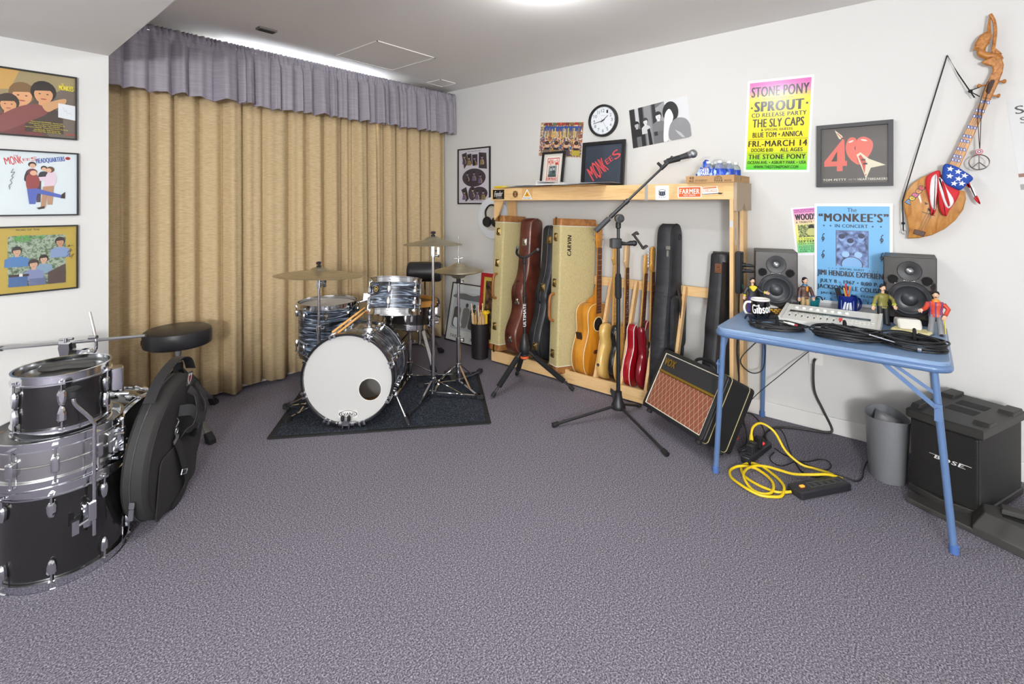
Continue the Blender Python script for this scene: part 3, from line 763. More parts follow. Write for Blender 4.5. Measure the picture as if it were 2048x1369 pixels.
for sx in (-0.018, 0.018): MB().lathe([(0.006, -0.228), (0.010, -0.222), (0.011, -0.204), (0.008, -0.198)], 12, axis='y', at=(sx, 0, 0.045)).build('rubber_tip', RUBBER, cl)
# inside, seen through the port
mb = MB(); mb.tube([(0.06, -0.03, -0.30), (0.24, -0.055, -0.28)], 0.012, 12); mb.build('damper_rod', mat('pale felt', 'cfc4b0', 0.8), t)
mb = MB(); mb.tube([(0.0, -0.11, -dp + 0.03), (0.12, -0.10, -dp + 0.03), (0.24, -0.075, -dp + 0.03)], 0.008, 8); mb.build('damper_strap', RUBBER, t)
# spurs
def spur(p, q, k):
    l = MB().tube([p, q], 0.007, 10).build('spur', CHROME, t)
    d = (Vector(q) - Vector(p)).normalized(); MB().tube([Vector(q) - d * 0.05, Vector(q) - d * 0.004], 0.013, 12).build('rubber_tip', RUBBER, l)
    MB().ball(p, 0.02, 12, 8).build('spur_joint', CHROME, t)
spur((-0.262, -0.13, -0.10), (-0.47, -0.262, -0.26), 0)
spur((0.262, -0.12, -0.07), (0.36, -0.262, 0.03), 1)
# tom post on the shell
mb = MB(); mb.M = Matrix.Translation((0.075, 0, -0.19)) @ Matrix.Rotation(-PI / 2, 4, 'X')
mb.rbox(-0.035, 0.035, -0.03, 0.03, 0.238, 0.262, 0.01, 'z', c=0.004); mb.lathe([(0.017, 0.255), (0.017, 0.30), (0.013, 0.303), (0.013, 0.42), (0.018, 0.423), (0.018, 0.45), (0.008, 0.455)], 16)
mb.cyl((-0.03, 0, 0.44), (0.045, 0, 0.445), 0.010).ball((0.05, 0, 0.442), 0.017, 12, 8)
tp = mb.build('tom_post', CHROME, t)
mb = MB(); mb.M = Matrix.Translation((0.075, 0, -0.19)) @ Matrix.Rotation(-PI / 2, 4, 'X'); mb.lathe([(0.0132, 0.345), (0.0145, 0.345), (0.0145, 0.372), (0.0132, 0.372)], 16).build('red_tape', mat('red tape', 'c8412c', 0.5), tp)

KIT = VIEW
t = thing('rack_tom', 'small tom in dark pearl wrap mounted above the bass drum', 'drum', (1.797, 2.497, 0.645), (-0.26, 0, KIT))
t.location = (Vector((0.7645, 0.6447, 0)) * 3.03 + fx * (-0.731))
t.location.z = 0.632
drum(t, 0.152, 0.215, PEARL, 6, -PI / 2, HEADW, HEADS, lug_ln=0.05)
mb = MB(); mb.M = Matrix.Rotation(PI + 0.12, 4, 'Z'); mb.rbox(0.15, 0.163, -0.02, 0.02, 0.07, 0.16, 0.008, 'x', c=0.003).cyl((0.16, 0, 0.09), (0.21, 0, 0.075), 0.009).box(0.155, 0.19, -0.012, 0.012, 0.085, 0.125)
mb.build('mount_bracket', CHROME, t)
pr = Print(0.036, 0.036, PEARL, 0.0002); pr.ell(0.5, 0.5, 0.48, 0.48, 'c5a25c', 24); pr.ell(0.5, 0.5, 0.36, 0.36, '2a2418', 24); pr.ell(0.5, 0.5, 0.16, 0.16, 'd8b66c', 12); pr.text('GRETSCH', 0.2, 0.42, 0.8, 0.58, 'd8b66c', 0.03)
a = -PI / 2 - 0.60; pm = MB()
o = pr.build('round_badge', t, loc=(0.1535 * math.cos(a), 0.1535 * math.sin(a), 0.145)); o.rotation_euler = (PI / 2, 0, a + PI / 2)
t = thing('floor_tom', 'tall floor tom in dark pearl wrap behind the bass drum beside the curtain', 'drum', (1.862, 3.325, 0.0), (0, 0, KIT))
p = fy * 3.50 + fx * (-1.318); t.location = (p.x, p.y, 0)
drum(t, 0.196, 0.36, PEARL, 8, -PI / 2 + 0.3, HEADW, HEADW, lug_ln=0.05, z0=0.262)
for k in range(3):
    a = (0.2, 2.0, -1.3)[k]
    mb = MB(); mb.M = Matrix.Rotation(a, 4, 'Z'); mb.tube([(0.215, 0, 0.40), (0.215, 0, 0.15), (0.235, 0, 0.03)], 0.006, 8); l = mb.build('leg', CHROME, t)
    mb = MB(); mb.M = Matrix.Rotation(a, 4, 'Z'); mb.lathe([(0.012, 0), (0.015, 0.004), (0.013, 0.04)], 12, at=(0.235, 0, 0)).build('rubber_foot', RUBBER, l)
    mb = MB(); mb.M = Matrix.Rotation(a, 4, 'Z'); mb.rbox(0.194, 0.228, -0.016, 0.016, 0.33, 0.385, 0.008, 'x', c=0.004).build('leg_bracket', CHROME, t)

SNP = fy * 3.60 + fx * (-0.755)
t = thing('snare_drum', 'black snare drum with a maple hoop on its stand behind the small pearl tom', 'drum', (SNP.x, SNP.y, 0.428), (-0.05, 0.06, KIT))
Rs = 0.178
zb, zt, _ = drum(t, Rs, 0.19, BLACKG, 8, -PI / 2 + 0.25, HEADC, HEADS, top=MAPLE, lug_ln=0.05)
mb = MB(); mb.lathe([(Rs + 0.001, zt - 0.018), (Rs + 0.012, zt - 0.018), (Rs + 0.013, zt + 0.020), (Rs + 0.010, zt + 0.023), (Rs + 0.002, zt + 0.023), (Rs, zt + 0.018), (Rs + 0.001, zt - 0.018)], 56, cap=False).build('wood_hoop', MAPLE, t)
mb = MB(); mb.M = Matrix.Rotation(0.05, 4, 'Z'); mb.rbox(Rs, Rs + 0.025, -0.02, 0.02, 0.04, 0.14, 0.006, 'x', c=0.004).cyl((Rs + 0.03, 0, 0.03), (Rs + 0.03, 0, 0.16), 0.006).cyl((Rs + 0.01, -0.03, 0.08), (Rs + 0.045, -0.05, 0.075), 0.006).build('strainer', CHROME, t)

def flat_stand(name, label, loc, feet, pole, hub=0.10, rad=0.30, pr1=0.0125, extras=None, low=0.02):
    """flat-base chrome stand: pole, three double-braced legs, collars"""
    t = thing(name, label, 'stand', loc)
    for k, (z0, z1, r) in enumerate(pole): MB().cyl((0, 0, z0), (0, 0, z1), r, n=16).build('pole', CHROME, t)
    for k, (z0, z1, r) in enumerate(pole[:-1]):
        mb = MB(); mb.lathe([(r, z1 - 0.03), (r + 0.005, z1 - 0.028), (r + 0.005, z1 + 0.006), (r, z1 + 0.008)], 16)
        mb.cyl((0, 0, z1 - 0.012), tuple(fx * 0.035 + UP * (z1 - 0.012)), 0.005).box(fx.x * 0.035 - 0.004, fx.x * 0.035 + 0.004, fx.y * 0.035 - 0.004, fx.y * 0.035 + 0.004, z1 - 0.024, z1 + 0.002)
        mb.build('wing_clamp', CHROME, t)
    MB().lathe([(pr1 + 0.008, low), (pr1 + 0.010, low + 0.004), (pr1 + 0.010, low + 0.03), (pr1 + 0.003, low + 0.034), (pr1 + 0.003, hub + 0.02), (pr1 + 0.009, hub + 0.024), (pr1 + 0.009, hub + 0.05), (pr1, hub + 0.055)], 16).build('hub', CHROME, t)
    for a, r in feet:
        c, s_ = math.cos(a), math.sin(a)
        mb = MB(); mb.bar((0.02 * c, 0.02 * s_, low + 0.014), (r * c, r * s_, 0.016), 0.016, 0.009)
        mb.bar((0.018 * c, 0.018 * s_, hub + 0.036), (r * 0.62 * c, r * 0.62 * s_, low + 0.006), 0.013, 0.005)
        l = mb.build('leg', CHROME, t)
        f_ = MB(); f_.M = Matrix.Rotation(a, 4, 'Z'); f_.rbox(r - 0.02, r + 0.025, -0.016, 0.016, 0.0, 0.03, 0.007, 'z', c=0.003).build('rubber_foot', RUBBER, l)
    return t
def toward(loc, xy): d = (xy[0] - loc[0], xy[1] - loc[1]); return (math.atan2(d[1], d[0]), math.hypot(*d))
CYM = mixmat('bronze cymbal', [(0.35, 'b3ab90'), (0.6, 'c6bea4'), (0.8, 'b8b096')], (1, 1, 60), 0.36, 'noise', 2, 6, 0, metal=0.9)
def cymbal(name, label, loc, D, rot=(0, 0, 0), inv=False):
    R = D / 2; h = R * 0.11; s = -1 if inv else 1
    pr = [(0.006, 0.042), (0.02, 0.042), (0.042, 0.034), (0.058, 0.020), (0.066, 0.016), (R * 0.6, 0.008), (R * 0.9, -0.006), (R, -0.014), (R - 0.001, -0.0158), (R * 0.9, -0.008), (R * 0.6, 0.006), (0.066, 0.014), (0.04, 0.031), (0.006, 0.040)]
    pr = [(r, z * s) for r, z in pr]
    if inv: pr = pr[::-1]
    o = MB().lathe(pr + [pr[0]], 64, cap=False).build(name, CYM, loc=loc); o.rotation_euler = rot
    return tag(o, label, 'cymbal')
def wing(t, z, col='6b1d22'):
    MB().lathe([(0.012, z), (0.014, z + 0.002), (0.014, z + 0.012), (0.006, z + 0.013), (0.006, z + 0.016), (0.014, z + 0.017), (0.015, z + 0.032), (0.010, z + 0.036)], 14).build('felt', mat('black felt', '1e1d1e', 0.9), t)
    mb = MB(); mb.rbox(-0.018, 0.018, -0.006, 0.006, z + 0.018, z + 0.034, 0.005, 'y'); mb.build('wing_nut', mat('dark red wing nut', col, 0.45), t).rotation_euler = (0, 0, VIEW + 0.3)

# left cymbal on its stand behind the bass drum
p = fy * 3.12 + fx * (-1.232); L1 = (p.x, p.y, ZM)
t = flat_stand('cymbal_stand', 'slim chrome cymbal stand between the bass drum and the pearl floor tom', L1, [(0.9, 0.22), (3.3, 0.22), (2.3, 0.2)], [(0.0, 0.52, 0.0115), (0.52, 0.80, 0.0085), (0.80, 0.91, 0.005)])
mb = MB(); mb.M = Matrix.Rotation(VIEW, 4, 'Z'); mb.rbox(-0.013, 0.013, -0.013, 0.013, 0.77, 0.83, 0.005).cyl((0, 0, 0.81), (0.045, -0.01, 0.80), 0.006).rbox(0.03, 0.045, -0.014, 0.006, 0.775, 0.825, 0.003, 'y').build('tilter', CHROME, t)
wing(t, 0.90 - ZM + 0.012)
cymbal('crash_cymbal', 'large bronze cymbal on the left of the drum kit above the floor tom', (p.x, p.y, 0.872), 0.535, (-0.055, 0.035, VIEW))
# centre stand with the upper cymbal
p = fy * 3.29 + fx * (-0.531); L2 = (p.x, p.y, ZM)
t = flat_stand('cymbal_stand', 'tall chrome cymbal stand at the front of the mat right of the bass drum', L2, [toward(L2, (1.895, 2.42)), toward(L2, (2.37, 2.275)), toward(L2, (2.52, 2.78))], [(0.0, 0.52, 0.0125), (0.52, 0.97, 0.010), (0.97, 1.10, 0.005)], hub=0.085)
mb = MB(); mb.M = Matrix.Rotation(VIEW, 4, 'Z'); mb.rbox(-0.014, 0.014, -0.014, 0.014, 0.955, 1.02, 0.005).cyl((0, 0, 0.99), (0.045, -0.01, 0.985), 0.006).rbox(0.03, 0.044, -0.016, 0.006, 0.965, 1.015, 0.003, 'y').build('tilter', CHROME, t)
wing(t, 1.085)
cymbal('ride_cymbal', 'bronze cymbal on the tall stand, topmost cymbal of the kit', (p.x, p.y, 1.056), 0.395, (-0.03, 0.0, VIEW))
# hi-hat
p = fy * 3.51 + fx * (-0.384); L3 = (p.x, p.y, ZM)
t = flat_stand('hihat_stand', 'chrome hi-hat stand with its pedal at the right rear of the mat', L3, [toward(L3, (2.36, 2.29)), toward(L3, (2.72, 2.62)), toward(L3, (2.25, 2.74))], [(0.0, 0.34, 0.014), (0.34, 0.755, 0.010), (0.755, 1.075, 0.0035)], hub=0.11)
mb = MB(); mb.lathe([(0.013, 0.765), (0.026, 0.772), (0.028, 0.79), (0.016, 0.798)], 16).lathe([(0.016, 0.735), (0.017, 0.738), (0.015, 0.765)], 16).build('hihat_seat', RUBBER, t)
mb = MB(); mb.lathe([(0.012, 0.868), (0.014, 0.87), (0.014, 0.885), (0.007, 0.888), (0.007, 0.925), (0.004, 0.93)], 14); mb.M = Matrix.Rotation(VIEW, 4, 'Z'); mb.cyl((-0.03, 0, 0.912), (0.03, 0, 0.918), 0.004); mb.build('clutch', CHROME, t)
mb = MB(); mb.M = Matrix.Rotation(VIEW - 0.35, 4, 'Z'); mb.rbox(-0.045, 0.045, 0.06, 0.33, 0.012, 0.022, 0.01, 'z'); mb.build('pedal', BLACKM, t).rotation_euler = (0, 0, 0.6)
cymbal('hihat_cymbal', 'lower bronze hi-hat cymbal turned cup down on the hi-hat stand', (p.x, p.y, 0.822), 0.362, (0, 0, VIEW), inv=True)
cymbal('hihat_cymbal', 'upper bronze hi-hat cymbal with the clutch above it', (p.x, p.y, 0.849), 0.362, (0, 0, VIEW))
# snare stand
p = fy * 3.60 + fx * (-0.752); L4 = (p.x, p.y, 0.011)
t = flat_stand('snare_stand', 'chrome snare stand under the black snare drum with the maple hoop', L4, [toward(L4, (1.99, 2.70)), toward(L4, (2.55, 2.70)), toward(L4, (2.30, 3.15))], [(0.0, 0.30, 0.0125), (0.30, 0.375, 0.009)], hub=0.09)
for k in range(3):
    a = VIEW - PI / 2 + 0.5 + 2 * PI * k / 3; c, s_ = math.cos(a), math.sin(a)
    MB().tube(smooth([(0, 0, 0.36), (0.08 * c, 0.08 * s_, 0.385), (0.16 * c, 0.16 * s_, 0.405), (0.187 * c, 0.187 * s_, 0.412)], 4), 0.006, 8).build('basket_arm', CHROME, t)
# seat with backrest
p = fy * 4.06 + fx * (-0.765); L5 = (p.x, p.y)
t = throne('drum_throne', 'black drum seat with a cylindrical backrest behind the snare drum', L5, 0.165, 0.53, 0.09, (toward(L5, (2.535, 2.972))[0], toward(L5, (2.535, 2.972))[0] + 2.1, toward(L5, (2.535, 2.972))[0] - 2.1), 0.29, 0.32)
VINYL = mat('black vinyl', '232225', 0.38, bump=(180, 0.15))
q = fx * 0.02 + fy * 0.12
mb = MB(); mb.M = Matrix.Translation((q.x, q.y, 0.735)) @ Matrix.Rotation(VIEW, 4, 'Z')
mb.lathe([(0.02, -0.145), (0.07, -0.143), (0.083, -0.13), (0.085, -0.115), (0.085, 0.115), (0.083, 0.13), (0.07, 0.143), (0.02, 0.145)], 28, axis='x').build('backrest', VINYL, t)
mb = MB(); mb.tube(smooth([tuple(fy * 0.06 + UP * 0.44), tuple(q * 1.0 + UP * 0.47), tuple(q + UP * 0.67)], 4), 0.009, 8).build('backrest_bar', CHROME, t)

# pair of sticks leaning on the bass drum
STICK = mat('hickory', 'd9a25c', 0.4)
def stick(p, q, label, group=None, m=STICK, r=0.0072, name='drumstick'):
    p = Vector(p); q = Vector(q); n = [p + (q - p) * k for k in (0, 0.02, 0.75, 0.93, 0.955, 0.965, 0.98, 0.995, 1.0)]
    o = MB().tube(n, r, 10, radii=[r * 0.7, r, r, r * 0.5, r * 0.42, r * 0.5, r * 0.66, r * 0.5, r * 0.1]).build(name, m)
    return tag(o, label, 'drumstick', group)
bo = Vector((1.575, 2.588, 0.287))
e1 = bo + fx * -0.105 + UP * 0.252 + fy * 0.03; e2 = bo + fx * 0.050 + UP * 0.372 + fy * 0.17
s1 = stick(e1 + UP * 0.014, e2 + UP * 0.014, 'upper of two wooden drumsticks resting on the rim of the bass drum', 'sticks on the bass drum')
s2 = stick(e1 + fx * 0.016 + UP * -0.003, e2 + fx * 0.010 + UP * -0.004, 'lower of two wooden drumsticks resting on the rim of the bass drum', 'sticks on the bass drum')
# ---------------------------------------------------------------- pine guitar rack along the poster wall
RL = Vector((3.0, 1.8, 0))
rack = thing('guitar_rack', 'long pine guitar rack with a stickered top beam against the poster wall', 'rack', tuple(RL))
def rp(name, m=PINE, bevel=0.0015):
    mb = MB(); mb.M = Matrix.Translation(-RL)
    return mb, (lambda: mb.build(name, m, rack, bevel))
mb, go = rp('top_beam'); mb.box(3.0, 3.02, 0.846, 2.755, 1.343, 1.443); BEAM = go()
mb, go = rp('top_shelf'); mb.box(3.02, 3.325, 0.846, 2.755, 1.424, 1.443); go()
mb, go = rp('front_plank'); mb.box(3.0, 3.02, 1.99, 2.755, 0.012, 0.098); go()
mb, go = rp('front_plank'); mb.box(2.982, 3.002, 0.87, 1.99, 0.012, 0.098); go()
mb, go = rp('floor_board'); mb.box(3.02, 3.32, 0.87, 2.755, 0.03, 0.05); go()
mb, go = rp('rear_rail'); mb.box(3.272, 3.292, 0.853, 2.80, 0.698, 0.764); go()
mb, go = rp('upright', PINEV); mb.box(3.265, 3.285, 2.715, 2.805, 0.0, 1.424); go()
mb, go = rp('upright', PINEV); mb.box(3.0, 3.095, 0.848, 0.87, 0.0, 1.343); go()
mb, go = rp('upright', PINEV); mb.box(3.205, 3.30, 0.848, 0.87, 0.0, 1.424); go()
mb, go = rp('corner_brace', PINEV); mb.prism([(2.642, 1.343), (2.745, 1.343), (2.745, 1.18), (2.70, 1.22)], 3.022, 3.04, 'x'); go()
MDF = mat('grey brown board', 'b09c85', 0.7)
mb, go = rp('end_panel', MDF); mb.prism([(2.998, 1.443), (3.305, 1.443), (3.305, 1.275), (3.20, 1.275), (3.15, 1.325), (3.10, 1.275), (2.998, 1.275)], 0.828, 0.846, 'y'); go()
for y in (1.775, 1.575, 1.395, 1.225, 1.045):
    mb, go = rp('divider', PINEV); mb.bar((3.02, y, 0.075), (3.262, y, 0.76), 0.02, 0.045, up=(1, 0, 0)); go()
# stickers on the beam: flat prints stuck to its face
def sticker(name, y, z, w, h, base, fn, lab=None):
    p = Print(w, h, base, 0.0004, rough=0.35, step=0.00012); fn(p)
    o = p.build(name, BEAM); o.location = (2.9998 - RL.x, y - RL.y, z - RL.z); o.rotation_euler = ON_POSTER_WALL
    if lab: o['label'] = lab
    return o
def s_fender(p): p.text('Fender', 0.16, 0.14, 0.86, 0.72, 'f0f0ee', 0.02, 0.04, 0.25); p.text('www.fender.com', 0.3, 0.80, 0.82, 0.92, 'd8d8d8', 0.01)
sticker('sticker', 2.675, 1.393, 0.125, 0.078, '141214', s_fender, 'black sticker with white script')
def s_round(p):
    p.ell(0.5, 0.5, 0.5, 0.5, '3a2618', 28); p.ring(0.5, 0.5, 0.44, 0.44, 0.92, 'c9a878', 28); p.ell(0.5, 0.5, 0.2, 0.2, 'c87a3c', 18); p.ell(0.5, 0.5, 0.07, 0.07, '3a2618', 12)
    p.text('GUITAR', 0.24, 0.2, 0.76, 0.32, 'd8bc90', 0.03); p.text('CENTER', 0.24, 0.70, 0.76, 0.82, 'd8bc90', 0.03)
p = None
def sticker_disc(y, z, r):
    mb = MB(); o = sticker('sticker', y, z, 2 * r, 2 * r, mat('pine face', 'd9ab70', 0.5), s_round, 'round dark brown sticker')
sticker_disc(2.495, 1.393, 0.027)
def s_beh(p):
    p.poly([(0.5, 0.0), (1.0, 1.0), (0.0, 1.0)], 'eeeeec'); p.poly([(0.5, 0.22), (0.80, 0.74), (0.20, 0.74)], 'e9a820'); p.text('b', 0.45, 0.42, 0.55, 0.68, '2a2a2a', 0.04, -0.3); p.text('behringer', 0.14, 0.80, 0.86, 0.97, '2a2a2a', 0.02)
sticker('sticker', 2.375, 1.393, 0.105, 0.082, mat('pine face', 'd9ab70', 0.5), s_beh, 'white and yellow triangle sticker')
def s_drum(p):
    p.ell(0.5, 0.36, 0.26, 0.10, '2b3a4d', 20); p.ell(0.5, 0.36, 0.22, 0.07, 'f4f4f2', 20); p.rect(0.25, 0.40, 0.75, 0.62, '2b3a4d'); p.ell(0.5, 0.62, 0.25, 0.09, '2b3a4d', 20)
    for k in range(4): p.line([(0.27 + k * 0.15, 0.42), (0.33 + k * 0.15, 0.64)], 0.0012, 'f4f4f2'); p.ell(0.30 + 0.14 * k, 0.78 + 0.02 * (k % 2), 0.03, 0.03, '2b3a4d', 10); p.line([(0.32 + 0.14 * k, 0.78), (0.32 + 0.14 * k, 0.70)], 0.001, '2b3a4d')
sticker('sticker', 1.278, 1.387, 0.088, 0.092, 'f4f4f2', s_drum, 'white square sticker with a drum')
def s_farm(p):
    p.rect(0.04, 0.06, 0.96, 0.94, 'd5602c'); p.text('FARMER', 0.08, 0.2, 0.92, 0.66, 'f6efe6', 0.05); p.text('FOOT DRUMS', 0.25, 0.72, 0.75, 0.86, 'f6efe6', 0.02)
sticker('sticker', 1.103, 1.389, 0.145, 0.066, 'f2f0ec', s_farm, 'orange sticker with white lettering')
def s_chi(p):
    p.poly([(0.0, 0.1), (0.72, 0.02), (0.78, 0.72), (0.02, 0.85)], 'f3f1ee'); p.poly([(0.04, 0.14), (0.68, 0.07), (0.68, 0.2), (0.04, 0.26)], 'd87a2a'); p.text('CHICAGO', 0.06, 0.3, 0.70, 0.58, 'd87a2a', 0.05)
    p.line([(0.02, 0.78), (0.78, 0.70)], 0.004, '35405a'); p.poly([(0.76, 0.62), (0.98, 0.68), (0.90, 0.80), (0.76, 0.78)], '2b2b30')
sticker('sticker', 0.965, 1.392, 0.125, 0.062, mat('pine face light', 'e2b67c', 0.5), s_chi, 'white and orange sticker with a small guitar')
sticker('tape_strip', 1.385, 1.392, 0.022, 0.104, 'a3a19e', lambda p: None, 'strip of grey tape')
# paper oval and list stuck on the right upright
p = Print(0.018, 0.04, 'c4c8ca', 0.0005); o = p.build('sticker', rack); o.location = (2.9995 - RL.x, 0.859 - RL.y, 1.20); o.rotation_euler = ON_POSTER_WALL; o['label'] = 'small silver oval sticker'
p = Print(0.022, 0.11, 'c9c2b8', 0.0005)
p.poly([(0.3, 0.05), (0.8, 0.15), (0.7, 0.5), (0.2, 0.8)], 'a4a09c'); o = p.build('sticker', rack); o.location = (3.045 - RL.x, 0.8475 - RL.y, 1.13); o.rotation_euler = (PI / 2, 0, 0); o['label'] = 'curled grey paper sticker'

# ---- cases
def outline(prof, n=5):
    """closed outline from (half width, height) pairs, bottom to top; smooth both sides"""
    r = [(w_, z, 0) for w_, z in prof]
    R = smooth(r, n)
    right = [(p[0], p[1]) for p in R]; left = [(-p[0], p[1]) for p in R[::-1]]
    return right + left
def shell_case(t, poly, th, m, cham=0.014, seam=None, name='body'):
    mb = MB(); mb.prism(poly, -th / 2, th / 2, 'y', cham); b = mb.build(name, m, t, ang=50)
    if seam:
        for y, mm, r in seam:
            q = inset([tuple(p) for p in (poly if sum(poly[i][0] * poly[(i + 1) % len(poly)][1] - poly[(i + 1) % len(poly)][0] * poly[i][1] for i in range(len(poly))) > 0 else poly[::-1])], 0.002 if abs(y) < th / 2 - 0.01 else cham * 0.5)
            MB().tube([(a, y, z) for a, z in q], r, 6, closed=True).build('piping', mm, t)
    return b
def latch(t, x, z, m=BRASS, y=0.0, yaw=0):
    mb = MB(); mb.rbox(x - 0.006, x + 0.002, y - 0.022, y + 0.022, z - 0.03, z + 0.03, 0.006, 'x', c=0.002)
    mb.rbox(x - 0.012, x - 0.004, y - 0.012, y + 0.012, z - 0.012, z + 0.022, 0.004, 'x', c=0.002).cyl((x - 0.008, y - 0.018, z - 0.016), (x - 0.008, y + 0.018, z - 0.016), 0.004)
    mb.ball((x - 0.012, y, z + 0.008), 0.007, 10, 6)
    return mb.build('latch', m, t)
TWEED = mixmat('yellow tweed', [(0.3, 'b5a673'), (0.5, 'c3b483'), (0.7, 'cfc193')], (420, 420, 60), 0.75, 'noise', 2, 1.0, 0, 0.15, spec=0.3)
TOLEX = mixmat('tan leather ends', [(0.3, '8a5a2c'), (0.6, 'a97240'), (0.8, 'b98350')], (20, 20, 20), 0.5, 'noise', 3, 2)
HANDLE = mat('tan leather', '9c6232', 0.4, coat=0.2)
def tweed_case(label, loc, lean, yaw, wd, th, L, zs, hz, mark=None):
    t = thing('guitar_case', label, 'guitar case', loc, (0, lean, 0))
    t.rotation_euler = (Matrix.Rotation(lean, 4, 'Y') @ Matrix.Rotation(yaw, 4, 'Z')).to_euler()
    hw = wd / 2; e = 0.055
    MB().rbox(-hw, hw, -th / 2, th / 2, e, L - e, 0.016, 'z', 4).build('body', TWEED, t)
    for z0, z1 in ((0.0, e), (L - e, L)): MB().rbox(-hw - 0.002, hw + 0.002, -th / 2 - 0.002, th / 2 + 0.002, z0, z1, 0.018, 'z', 4, c=0.006).build('end_cap', TOLEX, t)
    for z in (e, L - e):
        q = rrect(-hw - 0.002, hw + 0.002, -th / 2 - 0.002, th / 2 + 0.002, 0.018, 4)
        MB().tube([(a, b, z) for a, b in q], 0.003, 6, closed=True).build('white_trim', mat('cream piping', 'e8e3d4', 0.5), t)
    for z in zs: latch(t, -hw, z, y=0.0)
    for z in (0.02, L - 0.02): MB().rbox(-hw - 0.007, -hw, -0.008, 0.008, z - 0.03, z + 0.03, 0.003, 'x').build('corner_bracket', BRASS, t)
    MB().tube(smooth([(-hw - 0.002, 0, hz - 0.10), (-hw - 0.03, 0, hz - 0.09), (-hw - 0.042, 0, hz - 0.05), (-hw - 0.042, 0, hz + 0.05), (-hw - 0.03, 0, hz + 0.09), (-hw - 0.002, 0, hz + 0.10)], 4), 0.011, 10).build('handle', HANDLE, t)
    if mark:
        p = Print(0.165, 0.042, TWEED, 0.0006); p.text(mark, 0.04, 0.08, 0.96, 0.92, '171615', 0.09, 0, 0.15)
        p.rect(0, 0, 0.001, 0.001, '171615')
        o = p.build('maker_mark', t); o.location = (0.02 - hw + 0.06, -th / 2 - 0.0006, L - 0.20); o.rotation_euler = (PI / 2, -PI / 2, 0)
    return t
tweed_case('yellow tweed guitar case at the left end of the rack beside the stick bin', (3.118, 2.70, 0.098), 0.062, -0.10, 0.265, 0.115, 1.115, (0.20, 0.72, 0.98), 0.53)
tweed_case('yellow tweed guitar case with black maker lettering beside the honey coloured acoustic guitar', (3.105, 2.04, 0.062), 0.050, -0.40, 0.325, 0.118, 1.14, (0.14, 0.66, 1.0), 0.48, 'CARVIN')

BROWN = mixmat('brown leatherette', [(0.3, '3e1a14'), (0.5, '5a2b20'), (0.75, '6d3a2b')], (6, 6, 6), 0.36, 'noise', 4, 2, 0, 0.08, coat=0.15)
t = thing('guitar_case', 'glossy brown shaped acoustic guitar case leaning between the tweed and black cases', 'guitar case', (3.112, 2.49, 0.101), (0, 0.088, 0))
pr = [(0.0, 0.0), (0.09, 0.004), (0.168, 0.05), (0.203, 0.14), (0.196, 0.23), (0.150, 0.33), (0.136, 0.40), (0.152, 0.49), (0.148, 0.56), (0.104, 0.64), (0.085, 0.74), (0.083, 0.95), (0.082, 1.08), (0.068, 1.13), (0.03, 1.15), (0.0, 1.15)]; pr = [(a, b * 0.955) for a, b in pr]
po = outline(pr, 4)
shell_case(t, po, 0.125, BROWN, 0.016, [(-0.056, mat('worn stitching', '9a6a4c', 0.5), 0.0022)])
for z, x in ((0.14, -0.197), (0.43, -0.138), (0.90, -0.084)): 
    o = latch(t, x, z, mat('nickel', 'b6b4ab', 0.3, 1.0), y=-0.005)
MB().tube(smooth([(-0.137, 0.0, 0.46), (-0.165, 0.0, 0.48), (-0.172, 0.0, 0.53), (-0.155, 0.0, 0.575), (-0.13, 0.0, 0.585)], 4), 0.008, 8).build('handle', mat('brown leather', '4c241a', 0.5), t)
BLK = mixmat('black leatherette', [(0.3, '1e1f22'), (0.6, '2c2d31'), (0.8, '3a3b40')], (8, 8, 8), 0.4, 'noise', 4, 2, 0, 0.1)
t = thing('guitar_case', 'black shaped guitar case squeezed between the brown case and the lettered tweed case', 'guitar case', (3.122, 2.27, 0.101), (0, 0.085, 0))
pr2 = [(0.0, 0.0), (0.08, 0.004), (0.155, 0.04), (0.190, 0.13), (0.182, 0.24), (0.145, 0.36), (0.132, 0.45), (0.138, 0.53), (0.108, 0.63), (0.08, 0.73), (0.07, 0.85), (0.07, 1.03), (0.06, 1.08), (0.025, 1.10), (0.0, 1.10)]; pr2 = [(a, b * 0.95) for a, b in pr2]
shell_case(t, outline(pr2, 4), 0.12, BLK, 0.014, [(-0.053, mat('black piping', '101012', 0.4), 0.004), (0.0, mat('grey seam', '5a5b60', 0.35), 0.003)])
for z, x in ((0.12, -0.190), (0.56, -0.128), (0.93, -0.071)): latch(t, x, z, y=-0.015)
MB().tube(smooth([(-0.13, 0.0, 0.44), (-0.155, 0.0, 0.46), (-0.162, 0.0, 0.52), (-0.145, 0.0, 0.57), (-0.12, 0.0, 0.585)], 4), 0.008, 8).build('handle', RUBBER, t)
t = thing('guitar_case', 'scuffed black guitar case behind the right upright of the pine rack', 'guitar case', (3.148, 0.985, 0.052), (0, 0.10, 0))
pr3 = [(0.0, 0.0), (0.08, 0.004), (0.14, 0.04), (0.165, 0.13), (0.16, 0.24), (0.135, 0.35), (0.125, 0.43), (0.125, 0.50), (0.10, 0.62), (0.082, 0.72), (0.062, 0.84), (0.058, 0.92), (0.045, 0.955), (0.0, 0.965)]
shell_case(t, outline(pr3, 4), 0.11, BLK, 0.014, [(0.0, mat('black piping', '101012', 0.4), 0.003)])
latch(t, -0.061, 0.86, mat('copper latch', '8a6148', 0.4, 0.8))
ribbon('strap', [(-0.07, -0.04, 0.90), (-0.10, -0.045, 0.72), (-0.15, -0.05, 0.45), (-0.17, -0.05, 0.30), (-0.13, -0.055, 0.12)], 0.03, (-0.6, -0.8, 0), mat('dark brown strap', '2a2320', 0.6), t)
